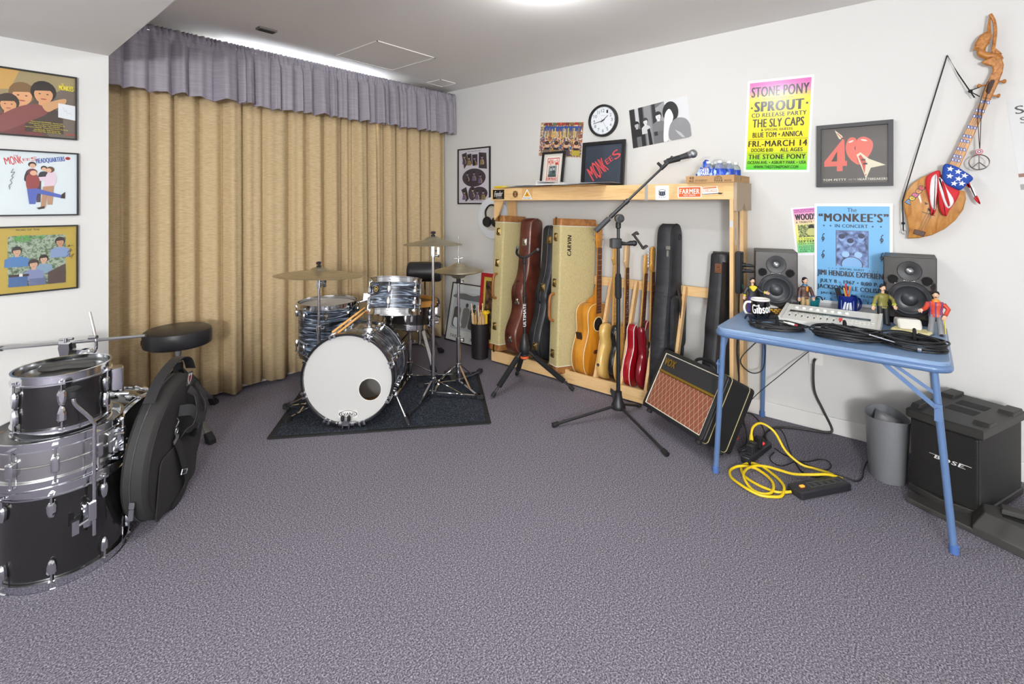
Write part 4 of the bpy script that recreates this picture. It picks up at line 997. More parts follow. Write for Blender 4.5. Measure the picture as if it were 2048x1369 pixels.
# gig bag
GIG = mixmat('black nylon gig bag', [(0.35, '1f2024'), (0.6, '2b2c31'), (0.8, '393b42')], (3, 3, 9), 0.6, 'noise', 4, 2.5, 0.8, 0.5, bdist=0.01)
t = thing('gig_bag', 'soft black gig bag standing between the red guitars and the tilted amplifier', 'gig bag', (3.15, 1.315, 0.052), (0, 0.06, 0))
pr4 = [(0.0, 0.0), (0.10, 0.004), (0.145, 0.04), (0.16, 0.13), (0.155, 0.30), (0.145, 0.42), (0.13, 0.56), (0.115, 0.66), (0.100, 0.76), (0.094, 0.90), (0.090, 1.03), (0.078, 1.09), (0.045, 1.125), (0.0, 1.132)]
shell_case(t, outline(pr4, 6), 0.112, GIG, 0.016, [(-0.045, RUBBER, 0.004), (0.046, RUBBER, 0.003)])
mb = MB(); mb.prism(rrect(-0.11, 0.13, 0.30, 0.66, 0.05, 4), -0.080, -0.050, 'y', 0.012).build('pocket', GIG, t)
ribbon('shoulder_strap', [(0.02, -0.055, 0.70), (0.0, -0.085, 0.62), (0.02, -0.09, 0.45), (0.05, -0.085, 0.28), (0.06, -0.06, 0.18)], 0.045, (0, -1, 0), mat('black webbing', '262527', 0.6), t)
mb = MB(); mb.rbox(-0.100, -0.087, -0.045, -0.015, 0.96, 0.985, 0.004, 'x', c=0.002).rbox(-0.099, -0.090, -0.035, -0.022, 0.915, 0.955, 0.004, 'x').build('zip_pull', mat('nickel', 'b6b4ab', 0.3, 1.0), t)
MB().torus((0.03, -0.056, 1.045), 0.018, 0.004, 'y', 20, 6).build('eyelet', RUBBER, t)

# ---- guitars, standing side-on in their slots (face towards -y)
MAPLEN = mat('maple neck', 'd9a85e', 0.35, coat=0.3)
ROSE = mixmat('rosewood', [(0.3, '4a2718'), (0.6, '6b3d24'), (0.8, '7d4b2e')], (30, 30, 3), 0.45, 'noise', 3, 2)
FRET = mat('fret wire', 'c9c9c4', 0.25, 1.0)
def neck(t, x0, z0, z1, yf, w0, w1, back, board, frets=14, th=0.022, dots=False, skew=0.0):
    """neck from the body to the nut with fretboard (front face at y = yf)"""
    mb = MB(); v = []; n = 10; f = []
    for z, w_ in ((z0, w0), (z1, w1)):
        for i in range(n + 1):
            a = PI * i / n; v.append((x0 + w_ / 2 * math.cos(a), yf + 0.006 + th * 0.8 * math.sin(a), z))
    for i in range(n): f.append((i, i + 1, n + 2 + i, n + 1 + i))
    f += [(0, n + 1, 2 * n + 1, n), tuple(range(n + 1))[::-1], tuple(range(n + 1, 2 * n + 2))]
    mb.add(v, f); nk = mb.build('neck', back, t)
    mb = MB(); mb.add([(x0 - w0 / 2, yf, z0 - 0.05), (x0 + w0 / 2, yf, z0 - 0.05), (x0 + w1 / 2, yf, z1), (x0 - w1 / 2, yf, z1), (x0 - w0 / 2, yf + 0.007, z0 - 0.05), (x0 + w0 / 2, yf + 0.007, z0 - 0.05), (x0 + w1 / 2, yf + 0.007, z1), (x0 - w1 / 2, yf + 0.007, z1)],
                     [(0, 1, 2, 3), (4, 7, 6, 5), (0, 4, 5, 1), (1, 5, 6, 2), (2, 6, 7, 3), (3, 7, 4, 0)])
    fb = mb.build('fretboard', board, t)
    mb = MB(); L = (z1 - z0 + 0.05) / (1 - 2 ** (-frets / 12)) * 1.0
    for k in range(1, frets + 1):
        z = z1 - L * (1 - 2 ** (-k / 12)); w_ = w1 + (w0 - w1) * (z1 - z) / (z1 - z0 + 0.05)
        if z > z0 - 0.045: mb.box(x0 - w_ / 2, x0 + w_ / 2, yf - 0.0012, yf + 0.001, z - 0.0012, z + 0.0012)
    mb.build('frets', FRET, fb)
    if dots:
        mb = MB()
        for k in (3, 5, 7, 9, 12):
            za, zb_ = z1 - L * (1 - 2 ** (-(k - 1) / 12)), z1 - L * (1 - 2 ** (-k / 12)); mb.lathe([(0.0035, -0.001), (0.0035, 0.001)], 12, axis='y', at=(x0, yf, (za + zb_) / 2))
        mb.build('inlay', mat('pearl dot', 'e6e2d8', 0.3), fb)
    return nk
def solid(t, poly, y0, y1, m, cham=0.006, name='body'):
    return MB().prism(poly, y0, y1, 'y', cham).build(name, m, t, ang=50)
def sm2(pts, n=4): return [(p[0], p[1]) for p in smooth([(a, b, 0) for a, b in pts], n, True)]
STRAT = [(-0.05, 0.0), (0.05, 0.0), (0.125, 0.03), (0.158, 0.10), (0.15, 0.17), (0.125, 0.235), (0.128, 0.295), (0.15, 0.35), (0.135, 0.385), (0.095, 0.36), (0.06, 0.31), (0.032, 0.30), (-0.032, 0.30), (-0.06, 0.34), (-0.095, 0.41), (-0.13, 0.425), (-0.14, 0.385), (-0.122, 0.30), (-0.118, 0.235), (-0.145, 0.17), (-0.156, 0.10), (-0.125, 0.03)]
TELE = [(-0.05, 0.0), (0.05, 0.0), (0.13, 0.03), (0.16, 0.11), (0.15, 0.18), (0.118, 0.255), (0.125, 0.32), (0.13, 0.36), (0.10, 0.385), (0.07, 0.355), (0.045, 0.315), (0.03, 0.33), (-0.03, 0.385), (-0.08, 0.40), (-0.12, 0.385), (-0.135, 0.33), (-0.118, 0.255), (-0.15, 0.18), (-0.16, 0.10), (-0.13, 0.03)]
def tuners(t, x, yb, zs, side, m=CHROME):
    for z in zs:
        mb = MB(); mb.cyl((x, yb + 0.006, z), (x + side * 0.022, yb + 0.006, z), 0.0025, n=8); mb.rbox(x + side * 0.022 - 0.004, x + side * 0.022 + 0.006, yb + 0.001, yb + 0.011, z - 0.008, z + 0.008, 0.003, 'x')
        mb.cyl((x - side * 0.012, yb - 0.012, z), (x - side * 0.012, yb + 0.002, z), 0.004, n=8)
        mb.build('tuner', m, t)
def head6(t, x0, z0, yf, m, s=1, L=0.175, th=0.014):
    """six-in-line headstock"""
    P = [(-0.021, 0), (0.021, 0), (0.024, 0.03), (0.03, 0.07), (0.034, 0.12), (0.03, 0.16), (0.008, L), (-0.02, L - 0.01), (-0.035, L - 0.045), (-0.03, 0.06), (-0.045, 0.045), (-0.03, 0.02)]
    P = [(x0 + s * a, z0 + b) for a, b in P]
    solid(t, P, yf + 0.003, yf + 0.003 + th, m, 0.002, 'headstock')
HONEY = mixmat('honey amber lacquer', [(0.3, 'b06a14'), (0.55, 'd08a26'), (0.8, 'dd9f3c')], (9, 9, 1.2), 0.3, 'noise', 3, 2, 0.5, coat=0.5)
CREAM = mat('cream binding', 'e9dcae', 0.4)
t = thing('acoustic_guitar', 'honey coloured acoustic guitar with cream binding standing beside the lettered tweed case', 'guitar', (3.158, 1.893, 0.060), (0, 0.030, -0.12))
pa = outline([(0.0, 0.0), (0.08, 0.002), (0.135, 0.035), (0.163, 0.11), (0.158, 0.19), (0.128, 0.275), (0.112, 0.335), (0.120, 0.41), (0.118, 0.465), (0.09, 0.505), (0.045, 0.52), (0.0, 0.52)], 5)
solid(t, pa, -0.055, 0.055, HONEY, 0.002)
for y in (-0.054, 0.054):
    MB().tube([(a, y, z) for a, z in pa], 0.0028, 6, closed=True).build('binding', CREAM, t)
MB().lathe([(0.048, -0.0562), (0.002, -0.0562)], 32, axis='y', at=(0.0, 0, 0.37), cap=False).build('soundhole', mat('dark inside', '1d120c', 0.8), t)
MB().torus((0.0, -0.056, 0.37), 0.052, 0.003, 'y', 32, 6).build('rosette', CREAM, t)
mb = MB(); mb.rbox(-0.05, 0.05, -0.064, -0.055, 0.16, 0.185, 0.008, 'y').build('bridge', ROSE, t)
mb = MB(); mb.M = Matrix.Translation((-0.128, 0.012, 0.275)) @ Matrix.Rotation(-0.30, 4, 'Y'); mb.rbox(-0.006, 0.004, -0.024, 0.024, -0.04, 0.045, 0.003, 'x').build('control_plate', mat('dark preamp opening', '3a2310', 0.5), t)
neck(t, 0.0, 0.50, 0.93, -0.062, 0.056, 0.044, HONEY, ROSE, 16)
mb = MB(); mb.prism([(0.055, 0.515), (-0.0, 0.53), (0.04, 0.61), (0.064, 0.66), (0.062, 0.515)], -0.02, 0.0, 'x', 0.003); 
mb2 = MB(); mb2.prism([(-0.05, 0.50), (0.05, 0.50), (0.045, 0.53), (-0.02, 0.58), (-0.035, 0.66), (-0.05, 0.66)], -0.02, 0.02, 'x', 0.004).build('neck_heel', HONEY, t)
solid(t, [(-0.026, 0.93), (0.026, 0.93), (0.036, 0.99), (0.034, 1.105), (-0.034, 1.105), (-0.036, 0.99)], -0.056, -0.042, HONEY, 0.002, 'headstock')
tuners(t, -0.034, -0.05, (0.99, 1.03, 1.07), -1); tuners(t, 0.034, -0.05, (0.99, 1.03, 1.07), 1)
BLOND = mixmat('blond ash', [(0.3, 'c89a48'), (0.5, 'dcb468'), (0.8, 'e6c480')], (8, 8, 1), 0.3, 'noise', 3, 2, 0.6, coat=0.5)
t = thing('electric_guitar', 'natural blond electric guitar with a maple neck next to the acoustic guitar', 'guitar', (3.16, 1.735, 0.065), (0, 0.03, -0.05))
solid(t, sm2(TELE), -0.024, 0.024, BLOND, 0.010)
neck(t, 0.0, 0.36, 0.81, -0.034, 0.056, 0.043, MAPLEN, MAPLEN, 16)
head6(t, 0, 0.81, -0.034, MAPLEN, 1)
MB().lathe([(0.008, -0.158), (0.011, -0.160), (0.011, -0.164), (0.005, -0.165)], 14, axis='x', at=(0, 0, 0.12)).build('jack_socket', CHROME, t)
t = thing('electric_guitar', 'electric guitar with glossy black sides, natural top and rosewood fretboard', 'guitar', (3.17, 1.655, 0.060), (0, 0.045, 0.0))
solid(t, sm2([(a * 0.93, b) for a, b in TELE]), -0.012, 0.026, BLACKG, 0.004); solid(t, sm2([(a * 0.93, b) for a, b in TELE]), -0.024, -0.0125, BLOND, 0.004, 'natural_top')
neck(t, 0.005, 0.34, 0.80, -0.034, 0.056, 0.043, MAPLEN, ROSE, 18, dots=True)
head6(t, 0.005, 0.80, -0.034, mat('pale maple head', 'd9b585', 0.4), 1)
RED = mat('cherry red lacquer', 'a30f1c', 0.15, coat=0.6)
DRED = mat('dark cherry lacquer', '7d1220', 0.15, coat=0.6)
t = thing('electric_guitar', 'thick bodied cherry red electric guitar with white binding behind the microphone stand', 'guitar', (3.165, 1.545, 0.055), (0.05, 0.04, 0.0))
DC = sm2([(-0.05, 0.0), (0.05, 0.0), (0.125, 0.03), (0.155, 0.11), (0.145, 0.19), (0.112, 0.27), (0.12, 0.35), (0.125, 0.405), (0.10, 0.435), (0.07, 0.42), (0.045, 0.37), (-0.045, 0.37), (-0.07, 0.42), (-0.10, 0.435), (-0.125, 0.405), (-0.12, 0.35), (-0.112, 0.27), (-0.145, 0.19), (-0.155, 0.11), (-0.125, 0.03)])
solid(t, DC, -0.025, 0.025, RED, 0.002)
for y in (-0.0245, 0.0245): MB().tube([(a, y, z) for a, z in DC], 0.0028, 6, closed=True).build('binding', mat('white binding', 'efe8e4', 0.4), t)
neck(t, 0.0, 0.37, 0.78, -0.034, 0.056, 0.043, MAPLEN, ROSE, 16)
solid(t, [(-0.024, 0.78), (0.024, 0.78), (0.034, 0.83), (0.032, 0.91), (-0.032, 0.91), (-0.034, 0.83)], -0.03, -0.016, MAPLEN, 0.002, 'headstock')
t = thing('electric_guitar', 'dark red electric guitar with white pickups and a six-in-line headstock against the gig bag', 'guitar', (3.17, 1.455, 0.058), (0, 0.04, 0.0))
solid(t, sm2(STRAT), -0.022, 0.022, DRED, 0.010)
mb = MB(); mb.prism(sm2([(-0.05, 0.12), (0.0, 0.11), (0.09, 0.07), (0.115, 0.12), (0.09, 0.22), (0.10, 0.31), (0.06, 0.33), (-0.02, 0.31), (-0.06, 0.32), (-0.07, 0.24)]), -0.0255, -0.022, 'y').build('pickguard', mat('tortoise guard', '4a4038', 0.3), t)
for z in (0.135, 0.20, 0.265): MB().rbox(-0.045, 0.045, -0.034, -0.024, z - 0.01, z + 0.01, 0.006, 'y').build('pickup', mat('white pickup', 'e8e6df', 0.35), t)
MB().rbox(-0.04, 0.04, -0.034, -0.022, 0.07, 0.105, 0.004, 'y', c=0.002).build('bridge', CHROME, t)
neck(t, 0.0, 0.31, 0.79, -0.032, 0.056, 0.043, MAPLEN, ROSE, 18)
head6(t, 0, 0.79, -0.032, mat('amber headstock', 'd0963c', 0.35), 1)
tuners(t, -0.032, -0.022, [0.835 + 0.021 * k for k in range(6)], -1)

# ---- single guitar stand before the rack
p = fy * 3.44 + fx * (0.088); GS = (p.x, p.y, 0)
t = thing('guitar_stand', 'empty black tripod guitar stand with a forked yoke before the guitar cases', 'stand', GS)
MB().cyl((0, 0, 0.22), (0, 0, 0.66), 0.011, n=14).cyl((0, 0, 0.66), (0, 0, 0.93), 0.008, n=14).lathe([(0.011, 0.64), (0.014, 0.643), (0.014, 0.665), (0.008, 0.668)], 14).build('pole', BLACKM, t)
mb = MB(); mb.lathe([(0.011, 0.23), (0.022, 0.26), (0.036, 0.285), (0.038, 0.30), (0.030, 0.34), (0.017, 0.40), (0.012, 0.405)], 16); mb.lathe([(0.026, 0.245), (0.028, 0.25), (0.028, 0.262), (0.02, 0.265)], 16)
hb = mb.build('hub', BLACKP, t)
MB().lathe([(0.022, 0.228), (0.030, 0.232), (0.030, 0.246), (0.022, 0.25)], 16).build('orange_collar', mat('orange plastic', 'd9602a', 0.5), t)
for x, y in ((2.440, 2.233), (2.903, 1.882), (2.885, 2.385)):
    a, r = toward(GS, (x, y)); c, s_ = math.cos(a), math.sin(a)
    top = Vector((0.03 * c, 0.03 * s_, 0.275)); ft_ = Vector((r * c, r * s_, 0.012)); d = (ft_ - top)
    l = MB().tube([top, top + d * 0.94], 0.008, 10).build('leg', BLACKM, t)
    MB().tube([top + d * 0.12, top + d * 0.78], 0.0185, 12).build('foam_sleeve', mat('black foam', '141416', 0.9), l)
    MB().tube([top + d * 0.90, top + d * 0.93, ft_], 0.013, 12, radii=[0.010, 0.015, 0.014]).build('rubber_foot', RUBBER, l)
mb = MB(); mb.M = Matrix.Translation((0, 0, 0.93)) @ Matrix.Rotation(VIEW + 0.35, 4, 'Z')
mb.lathe([(0.010, -0.04), (0.013, -0.036), (0.013, 0.0), (0.006, 0.01)], 14); mb.tube(smooth([(-0.065, -0.03, 0.078), (-0.062, -0.01, 0.04), (-0.03, 0.0, 0.014), (0, 0, 0.01), (0.03, 0.0, 0.018), (0.07, -0.012, 0.05), (0.085, -0.03, 0.062)], 4), 0.008, 10)
y_ = mb.build('yoke', RUBBER, t)
mb = MB(); mb.M = Matrix.Translation((0, 0, 0.93)) @ Matrix.Rotation(VIEW + 0.35, 4, 'Z'); mb.ball((-0.065, -0.032, 0.082), 0.012, 10, 8).ball((0.088, -0.032, 0.064), 0.012, 10, 8); mb.build('yoke_tip', mat('grey rubber', '55585c', 0.5), y_)
p_ = Print(0.022, 0.16, BLACKM, 0.0003)
p_.text('ULTIMATE', 0.5 - 0.5 * 0.16 / 0.022, 0.5 - 0.44 * 0.022 / 0.16, 0.5 + 0.5 * 0.16 / 0.022, 0.5 + 0.44 * 0.022 / 0.16, 'e4e4e4', 0.03, PI / 2)
o = p_.build('lettering', t); d_ = -fy * 0.0125; o.location = (d_.x, d_.y, 0.535); o.rotation_euler = (PI / 2, 0, VIEW)
# ---------------------------------------------------------------- pictures and posters
def wallrot(base, ang): return (Euler(base).to_matrix() @ Matrix.Rotation(ang, 3, 'Z')).to_euler()
GLASS = bpy.data.materials.new('picture glass'); GLASS.use_nodes = True
_n = GLASS.node_tree; _n.nodes.clear()
_o = _n.nodes.new('ShaderNodeOutputMaterial'); _x = _n.nodes.new('ShaderNodeMixShader'); _t = _n.nodes.new('ShaderNodeBsdfTransparent'); _g = _n.nodes.new('ShaderNodeBsdfGlossy'); _f = _n.nodes.new('ShaderNodeFresnel')
_ge = _n.nodes.new('ShaderNodeNewGeometry'); _mr = _n.nodes.new('ShaderNodeMapRange'); _mr.inputs[3].default_value = 1.45; _mr.inputs[4].default_value = 1 / 1.45; _n.links.new(_ge.outputs['Backfacing'], _mr.inputs[0]); _n.links.new(_mr.outputs[0], _f.inputs['IOR'])
_g.inputs['Roughness'].default_value = 0.02; _f.inputs['IOR'].default_value = 1.45
_n.links.new(_f.outputs[0], _x.inputs[0]); _n.links.new(_t.outputs[0], _x.inputs[1]); _n.links.new(_g.outputs[0], _x.inputs[2]); _n.links.new(_x.outputs[0], _o.inputs[0])
BF = mat('black frame', '1f1e1f', 0.4)
def framed(name, label, loc, rot, w_, h_, fw, dp, art, m=BF, cat='framed picture', glass=True, back=0.004):
    """frame of outer size w_ x h_, rails fw wide, depth dp; art(w, h) draws the print; local z out of the wall"""
    t = thing(name, label, cat, loc, rot)
    mb = MB(); a, b = w_ / 2, h_ / 2
    v = []; f = []
    for z, e in ((0, 0), (dp, 0), (dp, fw), (back + 0.002, fw)):
        v += [(-a + e, -b + e, z), (a - e, -b + e, z), (a - e, b - e, z), (-a + e, b - e, z)]
    for k in range(3):
        for i in range(4): j = (i + 1) % 4; f.append((k * 4 + i, k * 4 + j, k * 4 + 4 + j, k * 4 + 4 + i))
    f.append((3, 2, 1, 0)); mb.add(v, f); mb.build('frame', m, t)
    p = Print(w_ - 2 * fw + 0.002, h_ - 2 * fw + 0.002, art[0], 0.001, back, rough=0.5); art[1](p); p.build('print', t)
    if glass:
        zz = min(dp - 0.001, p.z + 0.0015)
        MB().add([(-a + fw, -b + fw, zz), (a - fw, -b + fw, zz), (a - fw, b - fw, zz), (-a + fw, b - fw, zz)], [(0, 1, 2, 3)]).build('glass', GLASS, t)
    return t
def hang(p, name, label, Y, z, ang=0.0, cat='poster', off=0.0004, X=None):
    o = p.build(name); o.location = ((XW if X is None else X) - off, Y, z); o.rotation_euler = wallrot(ON_POSTER_WALL, ang)
    return tag(o, label, cat)
def bands(p, stops, u0=0, v0=0, u1=1, v1=1, n=28):
    for k in range(n):
        t = (k + 0.5) / n
        for (a, ca), (b, cb) in zip(stops, stops[1:]):
            if a <= t <= b:
                s = (t - a) / (b - a); c = ''.join('%02x' % round(int(ca[i:i + 2], 16) * (1 - s) + int(cb[i:i + 2], 16) * s) for i in (0, 2, 4))
        p.rect(u0, v0 + (v1 - v0) * k / n, u1, v0 + (v1 - v0) * (k + 1) / n, c); p.z -= p.step
    p.z += p.step
def um(p, a=0.0, b=1.0): p.ua, p.ub = a, b
def person(p, u, v, s, hair, skin, shirt, asp=1.0, wide=1.0, face=True):
    """plain half-figure of a man: shoulders, neck, head, hair"""
    S = s * asp
    p.poly([(u - s * 1.25 * wide, v + S * 3.4), (u - s * 1.2 * wide, v + S * 1.7), (u - s * 0.5, v + S * 1.15), (u + s * 0.5, v + S * 1.15), (u + s * 1.2 * wide, v + S * 1.7), (u + s * 1.25 * wide, v + S * 3.4)], shirt)
    p.poly([(u - s * 0.28, v + S * 0.6), (u + s * 0.28, v + S * 0.6), (u + s * 0.32, v + S * 1.25), (u - s * 0.32, v + S * 1.25)], skin)
    p.ell(u, v - S * 0.08, s * 0.80, S * 0.92, hair, 16); p.ell(u, v + S * 0.16, s * 0.58, S * 0.76, skin, 16)
    p.poly([(u - s * 0.66, v + S * 0.1), (u - s * 0.7, v - S * 0.5), (u, v - S * 0.85), (u + s * 0.7, v - S * 0.5), (u + s * 0.64, v + S * 0.1), (u + s * 0.42, v - S * 0.22), (u - s * 0.1, v - S * 0.16), (u - s * 0.5, v - S * 0.1)], hair)
    if face:
        for d in (-1, 1): p.ell(u + d * s * 0.24, v + S * 0.12, s * 0.08, S * 0.05, '3a2a22', 8)
        p.ell(u, v + S * 0.55, s * 0.2, S * 0.06, 'a4564c', 10)
def guitar_word(p, u0, v0, u1, v1, ang, col, edge=None):
    """red lettering set in a guitar-like run: big first letters, small rising last ones"""
    L = u1 - u0; asp = p.w / p.h
    def at(x, y): c, s_ = math.cos(ang), math.sin(ang); return (u0 + (x * c + y * s_) * L, v0 - (x * s_ - y * c) * L * asp)
    def letter(ch, x0, x1, y0, y1):
        cu, cv = at((x0 + x1) / 2, (y0 + y1) / 2); w_ = (x1 - x0) * L; h_ = (y1 - y0) * L * asp
        p.text(ch, cu - w_ / 2, cv - h_ / 2, cu + w_ / 2, cv + h_ / 2, col, 0.03, ang)
    for ch, x0, x1, y0, y1 in (('M', 0.0, 0.15, -0.19, 0.19), ('O', 0.165, 0.285, -0.24, 0.24), ('N', 0.30, 0.405, -0.22, 0.18), ('K', 0.42, 0.52, -0.19, 0.20), ('E', 0.54, 0.64, -0.07, 0.07), ('E', 0.66, 0.76, -0.07, 0.07), ('S', 0.785, 0.98, -0.11, 0.11)): letter(ch, x0, x1, y0, y1)

# three framed record sleeves on the left wall
def art_a(p):
    p.rect(0, 0, 1, 0.4, '9a8a62'); p.poly([(0, 0), (0.35, 0), (0.25, 0.3), (0, 0.35)], 'c49a52'); p.rect(0.0, 0.4, 1, 1, '5a4a3c')
    p.blob([(0.72, 0.32), (1.0, 0.22), (1.0, 1.0), (0.70, 1.0), (0.62, 0.7)], '6d6257')
    um(p, -0.625, 1.5)
    person(p, 0.62, 0.56, 0.11, '33251b', 'c98f63', '6a3030', 1.5, face=False); person(p, 0.67, 0.36, 0.125, '7a5c36', 'd9a071', '743c3a', 1.5); person(p, 0.83, 0.30, 0.125, '241a15', 'd29a6c', '41352f', 1.5)
    person(p, 0.57, 0.52, 0.10, '35271c', 'cf9667', '6b3432', 1.5); p.blob([(0.66, 0.55), (0.80, 0.50), (0.86, 0.62), (0.72, 0.78), (0.55, 0.95), (0.45, 0.98), (0.5, 0.75)], '7e4440')
    p.blob([(0.82, 0.50), (0.9, 0.42), (1, 0.36), (1, 0.44), (0.92, 0.54), (0.86, 0.6)], 'c9996a')
    um(p)
    p.text('MONKEES', 0.80, 0.145, 0.975, 0.225, 'e8d83a', 0.06); p.text('THE', 0.825, 0.115, 0.855, 0.138, 'e8d83a', 0.04)
    p.poly([(0.79, 0.44), (1.0, 0.46), (1.0, 0.70), (0.79, 0.67)], 'd8dde0'); p.line([(0.85, 0.50), (0.87, 0.57), (0.89, 0.55), (0.90, 0.60), (0.93, 0.58), (0.96, 0.62)], 0.001, 'a9b0b8')
    for k, s in enumerate(("(Theme From) THE MONKEES - Saturday's Child", "I Wanna Be Free - Tomorrow's Gonna Be Another Day", "Papa Gene's Blues - Take a Giant Step", "Last Train to Clarksville - This Just Doesn't Seem to Be My Day", "Let's Dance On - I'll Be True to You", "Sweet Young Thing - Gonna Buy Me a Dog")):
        wd = (0.30, 0.34, 0.24, 0.40, 0.24, 0.26)[k]; p.text(s, 0.66 - wd * 0.62, 0.765 + k * 0.030, 0.66 + wd * 0.62, 0.786 + k * 0.030, 'e6d53c', 0.02, -0.02)
    p.text('COLGEMS', 0.875, 0.925, 0.99, 0.95, 'd0482c', 0.05)
def art_b(p):
    um(p, -0.394, 1.343)
    guitar_word(p, 0.42, 0.165, 0.70, 0.2, 0.22, 'c23a34'); p.text('THE', 0.49, 0.06, 0.53, 0.08, 'c23a34', 0.03)
    p.text('HEADQUARTERS', 0.675, 0.075, 0.93, 0.165, '2c4c9c', 0.06, 0.17); p.ell(0.955, 0.075, 0.024, 0.026, 'bf2d2a', 16); p.ell(0.955, 0.075, 0.014, 0.015, '7a1d1c', 12)
    sk = 'd9a88a'
    p.blob([(0.60, 0.30), (0.66, 0.28), (0.66, 0.46), (0.58, 0.46)], '33272b'); p.ell(0.645, 0.20, 0.035, 0.045, '2a201c', 14); p.ell(0.648, 0.22, 0.025, 0.035, sk, 12)
    p.poly([(0.68, 0.46), (0.72, 0.46), (0.715, 0.80), (0.68, 0.80)], '4a3c4a'); p.ell(0.745, 0.25, 0.028, 0.038, '2d211b', 14); p.ell(0.745, 0.265, 0.02, 0.028, sk, 12); p.blob([(0.71, 0.32), (0.77, 0.31), (0.78, 0.40), (0.70, 0.42)], '26242a')
    p.blob([(0.77, 0.34), (0.84, 0.32), (0.85, 0.48), (0.80, 0.56), (0.75, 0.54)], 'd9c4d2'); p.ell(0.80, 0.27, 0.035, 0.05, '5d4128', 14); p.ell(0.785, 0.285, 0.025, 0.036, sk, 12); p.poly([(0.68, 0.40), (0.80, 0.38), (0.79, 0.45), (0.70, 0.46)], 'd9c4d2')
    p.poly([(0.735, 0.55), (0.83, 0.53), (0.815, 0.84), (0.775, 0.84), (0.77, 0.66), (0.76, 0.88), (0.715, 0.88)], 'b08668'); p.poly([(0.68, 0.89), (0.75, 0.86), (0.75, 0.90), (0.70, 0.915)], '3a2a22')
    p.blob([(0.60, 0.38), (0.68, 0.36), (0.71, 0.50), (0.66, 0.62), (0.60, 0.58)], '8e3a38'); p.ell(0.645, 0.32, 0.042, 0.055, '6b2c30', 14); p.ell(0.655, 0.335, 0.03, 0.04, sk, 12)
    p.poly([(0.60, 0.59), (0.68, 0.58), (0.90, 0.68), (0.90, 0.735), (0.69, 0.66), (0.67, 0.83), (0.62, 0.83)], '4c5fae'); p.poly([(0.90, 0.67), (0.93, 0.63), (0.93, 0.74), (0.89, 0.735)], '3a2620')
    p.line([(0.49, 0.28), (0.47, 0.34), (0.50, 0.33), (0.475, 0.40), (0.49, 0.41), (0.465, 0.46), (0.48, 0.50), (0.455, 0.54), (0.46, 0.60)], 0.0018, '2a2a30')
FOL = mixmat('printed foliage', [(0.25, '2c3a26'), (0.42, '5f7458'), (0.55, 'a3b09c'), (0.66, '465a40'), (0.8, 'dfe4de')], (1, 1, 1), 0.5, 'noise', 6, 60)
def art_c(p):
    um(p, -0.511, 1.535)
    p.text('MORE OF THE', 0.53, 0.028, 0.70, 0.052, '1d1a14', 0.08); p.text('COLGEMS', 0.83, 0.03, 0.91, 0.045, '8d7f35', 0.03)
    q = rrect(0.47, 0.90, 0.13, 0.91, 0.03, 4); p.poly(q, FOL)
    person(p, 0.535, 0.36, 0.048, '1e1713', 'c39a7e', '4a78ad', asp=1.5, wide=1.5); person(p, 0.855, 0.24, 0.05, '2b1c15', 'b98a6c', '7c92b8', asp=1.5, wide=1.2); person(p, 0.73, 0.50, 0.045, '231a15', 'c9a084', '7d97ad', asp=1.5, wide=1.2)
    person(p, 0.655, 0.57, 0.05, '33261c', 'caa082', '7a83ab', asp=1.5, wide=1.2)
    p.rect(0.475, 0.72, 0.62, 0.755, '3a2722'); p.rect(0.55, 0.71, 0.575, 0.762, 'd8d4cc'); p.rect(0.475, 0.755, 0.61, 0.905, '3f6090'); p.poly([(0.76, 0.72), (0.895, 0.60), (0.895, 0.905), (0.76, 0.905)], '4b3a34'); p.rect(0.62, 0.80, 0.745, 0.905, '5e688c')
    guitar_word(p, 0.515, 0.185, 0.75, 0.2, 0.16, '4da23c')
    p.line([(0.91, 0.33), (0.93, 0.30), (0.92, 0.33), (0.95, 0.31), (0.96, 0.32)], 0.0016, '2a2414'); p.line([(0.91, 0.43), (0.94, 0.36), (0.93, 0.42), (0.95, 0.38)], 0.0016, '2a2414'); p.line([(0.90, 0.49), (0.93, 0.44), (0.93, 0.50), (0.96, 0.45), (0.94, 0.53)], 0.0016, '2a2414')
FW = 0.326
for nm, x1, z0, z1, art, lab in (('a', 0.483, 1.646, 1.971, ('8a7350', art_a), 'top framed record sleeve on the left wall, brown photo of smiling men'),
                                 ('b', 0.489, 1.258, 1.579, ('d3dde0', art_b), 'middle framed record sleeve on the left wall, pale blue with blue and red lettering'),
                                 ('c', 0.487, 0.881, 1.209, ('b39a3c', art_c), 'bottom framed record sleeve on the left wall, mustard yellow border')):
    framed('framed_record_sleeve', lab, (x1 - FW / 2, YL, (z0 + z1) / 2), ON_LEFT_WALL, FW, z1 - z0, 0.007, 0.018, art)

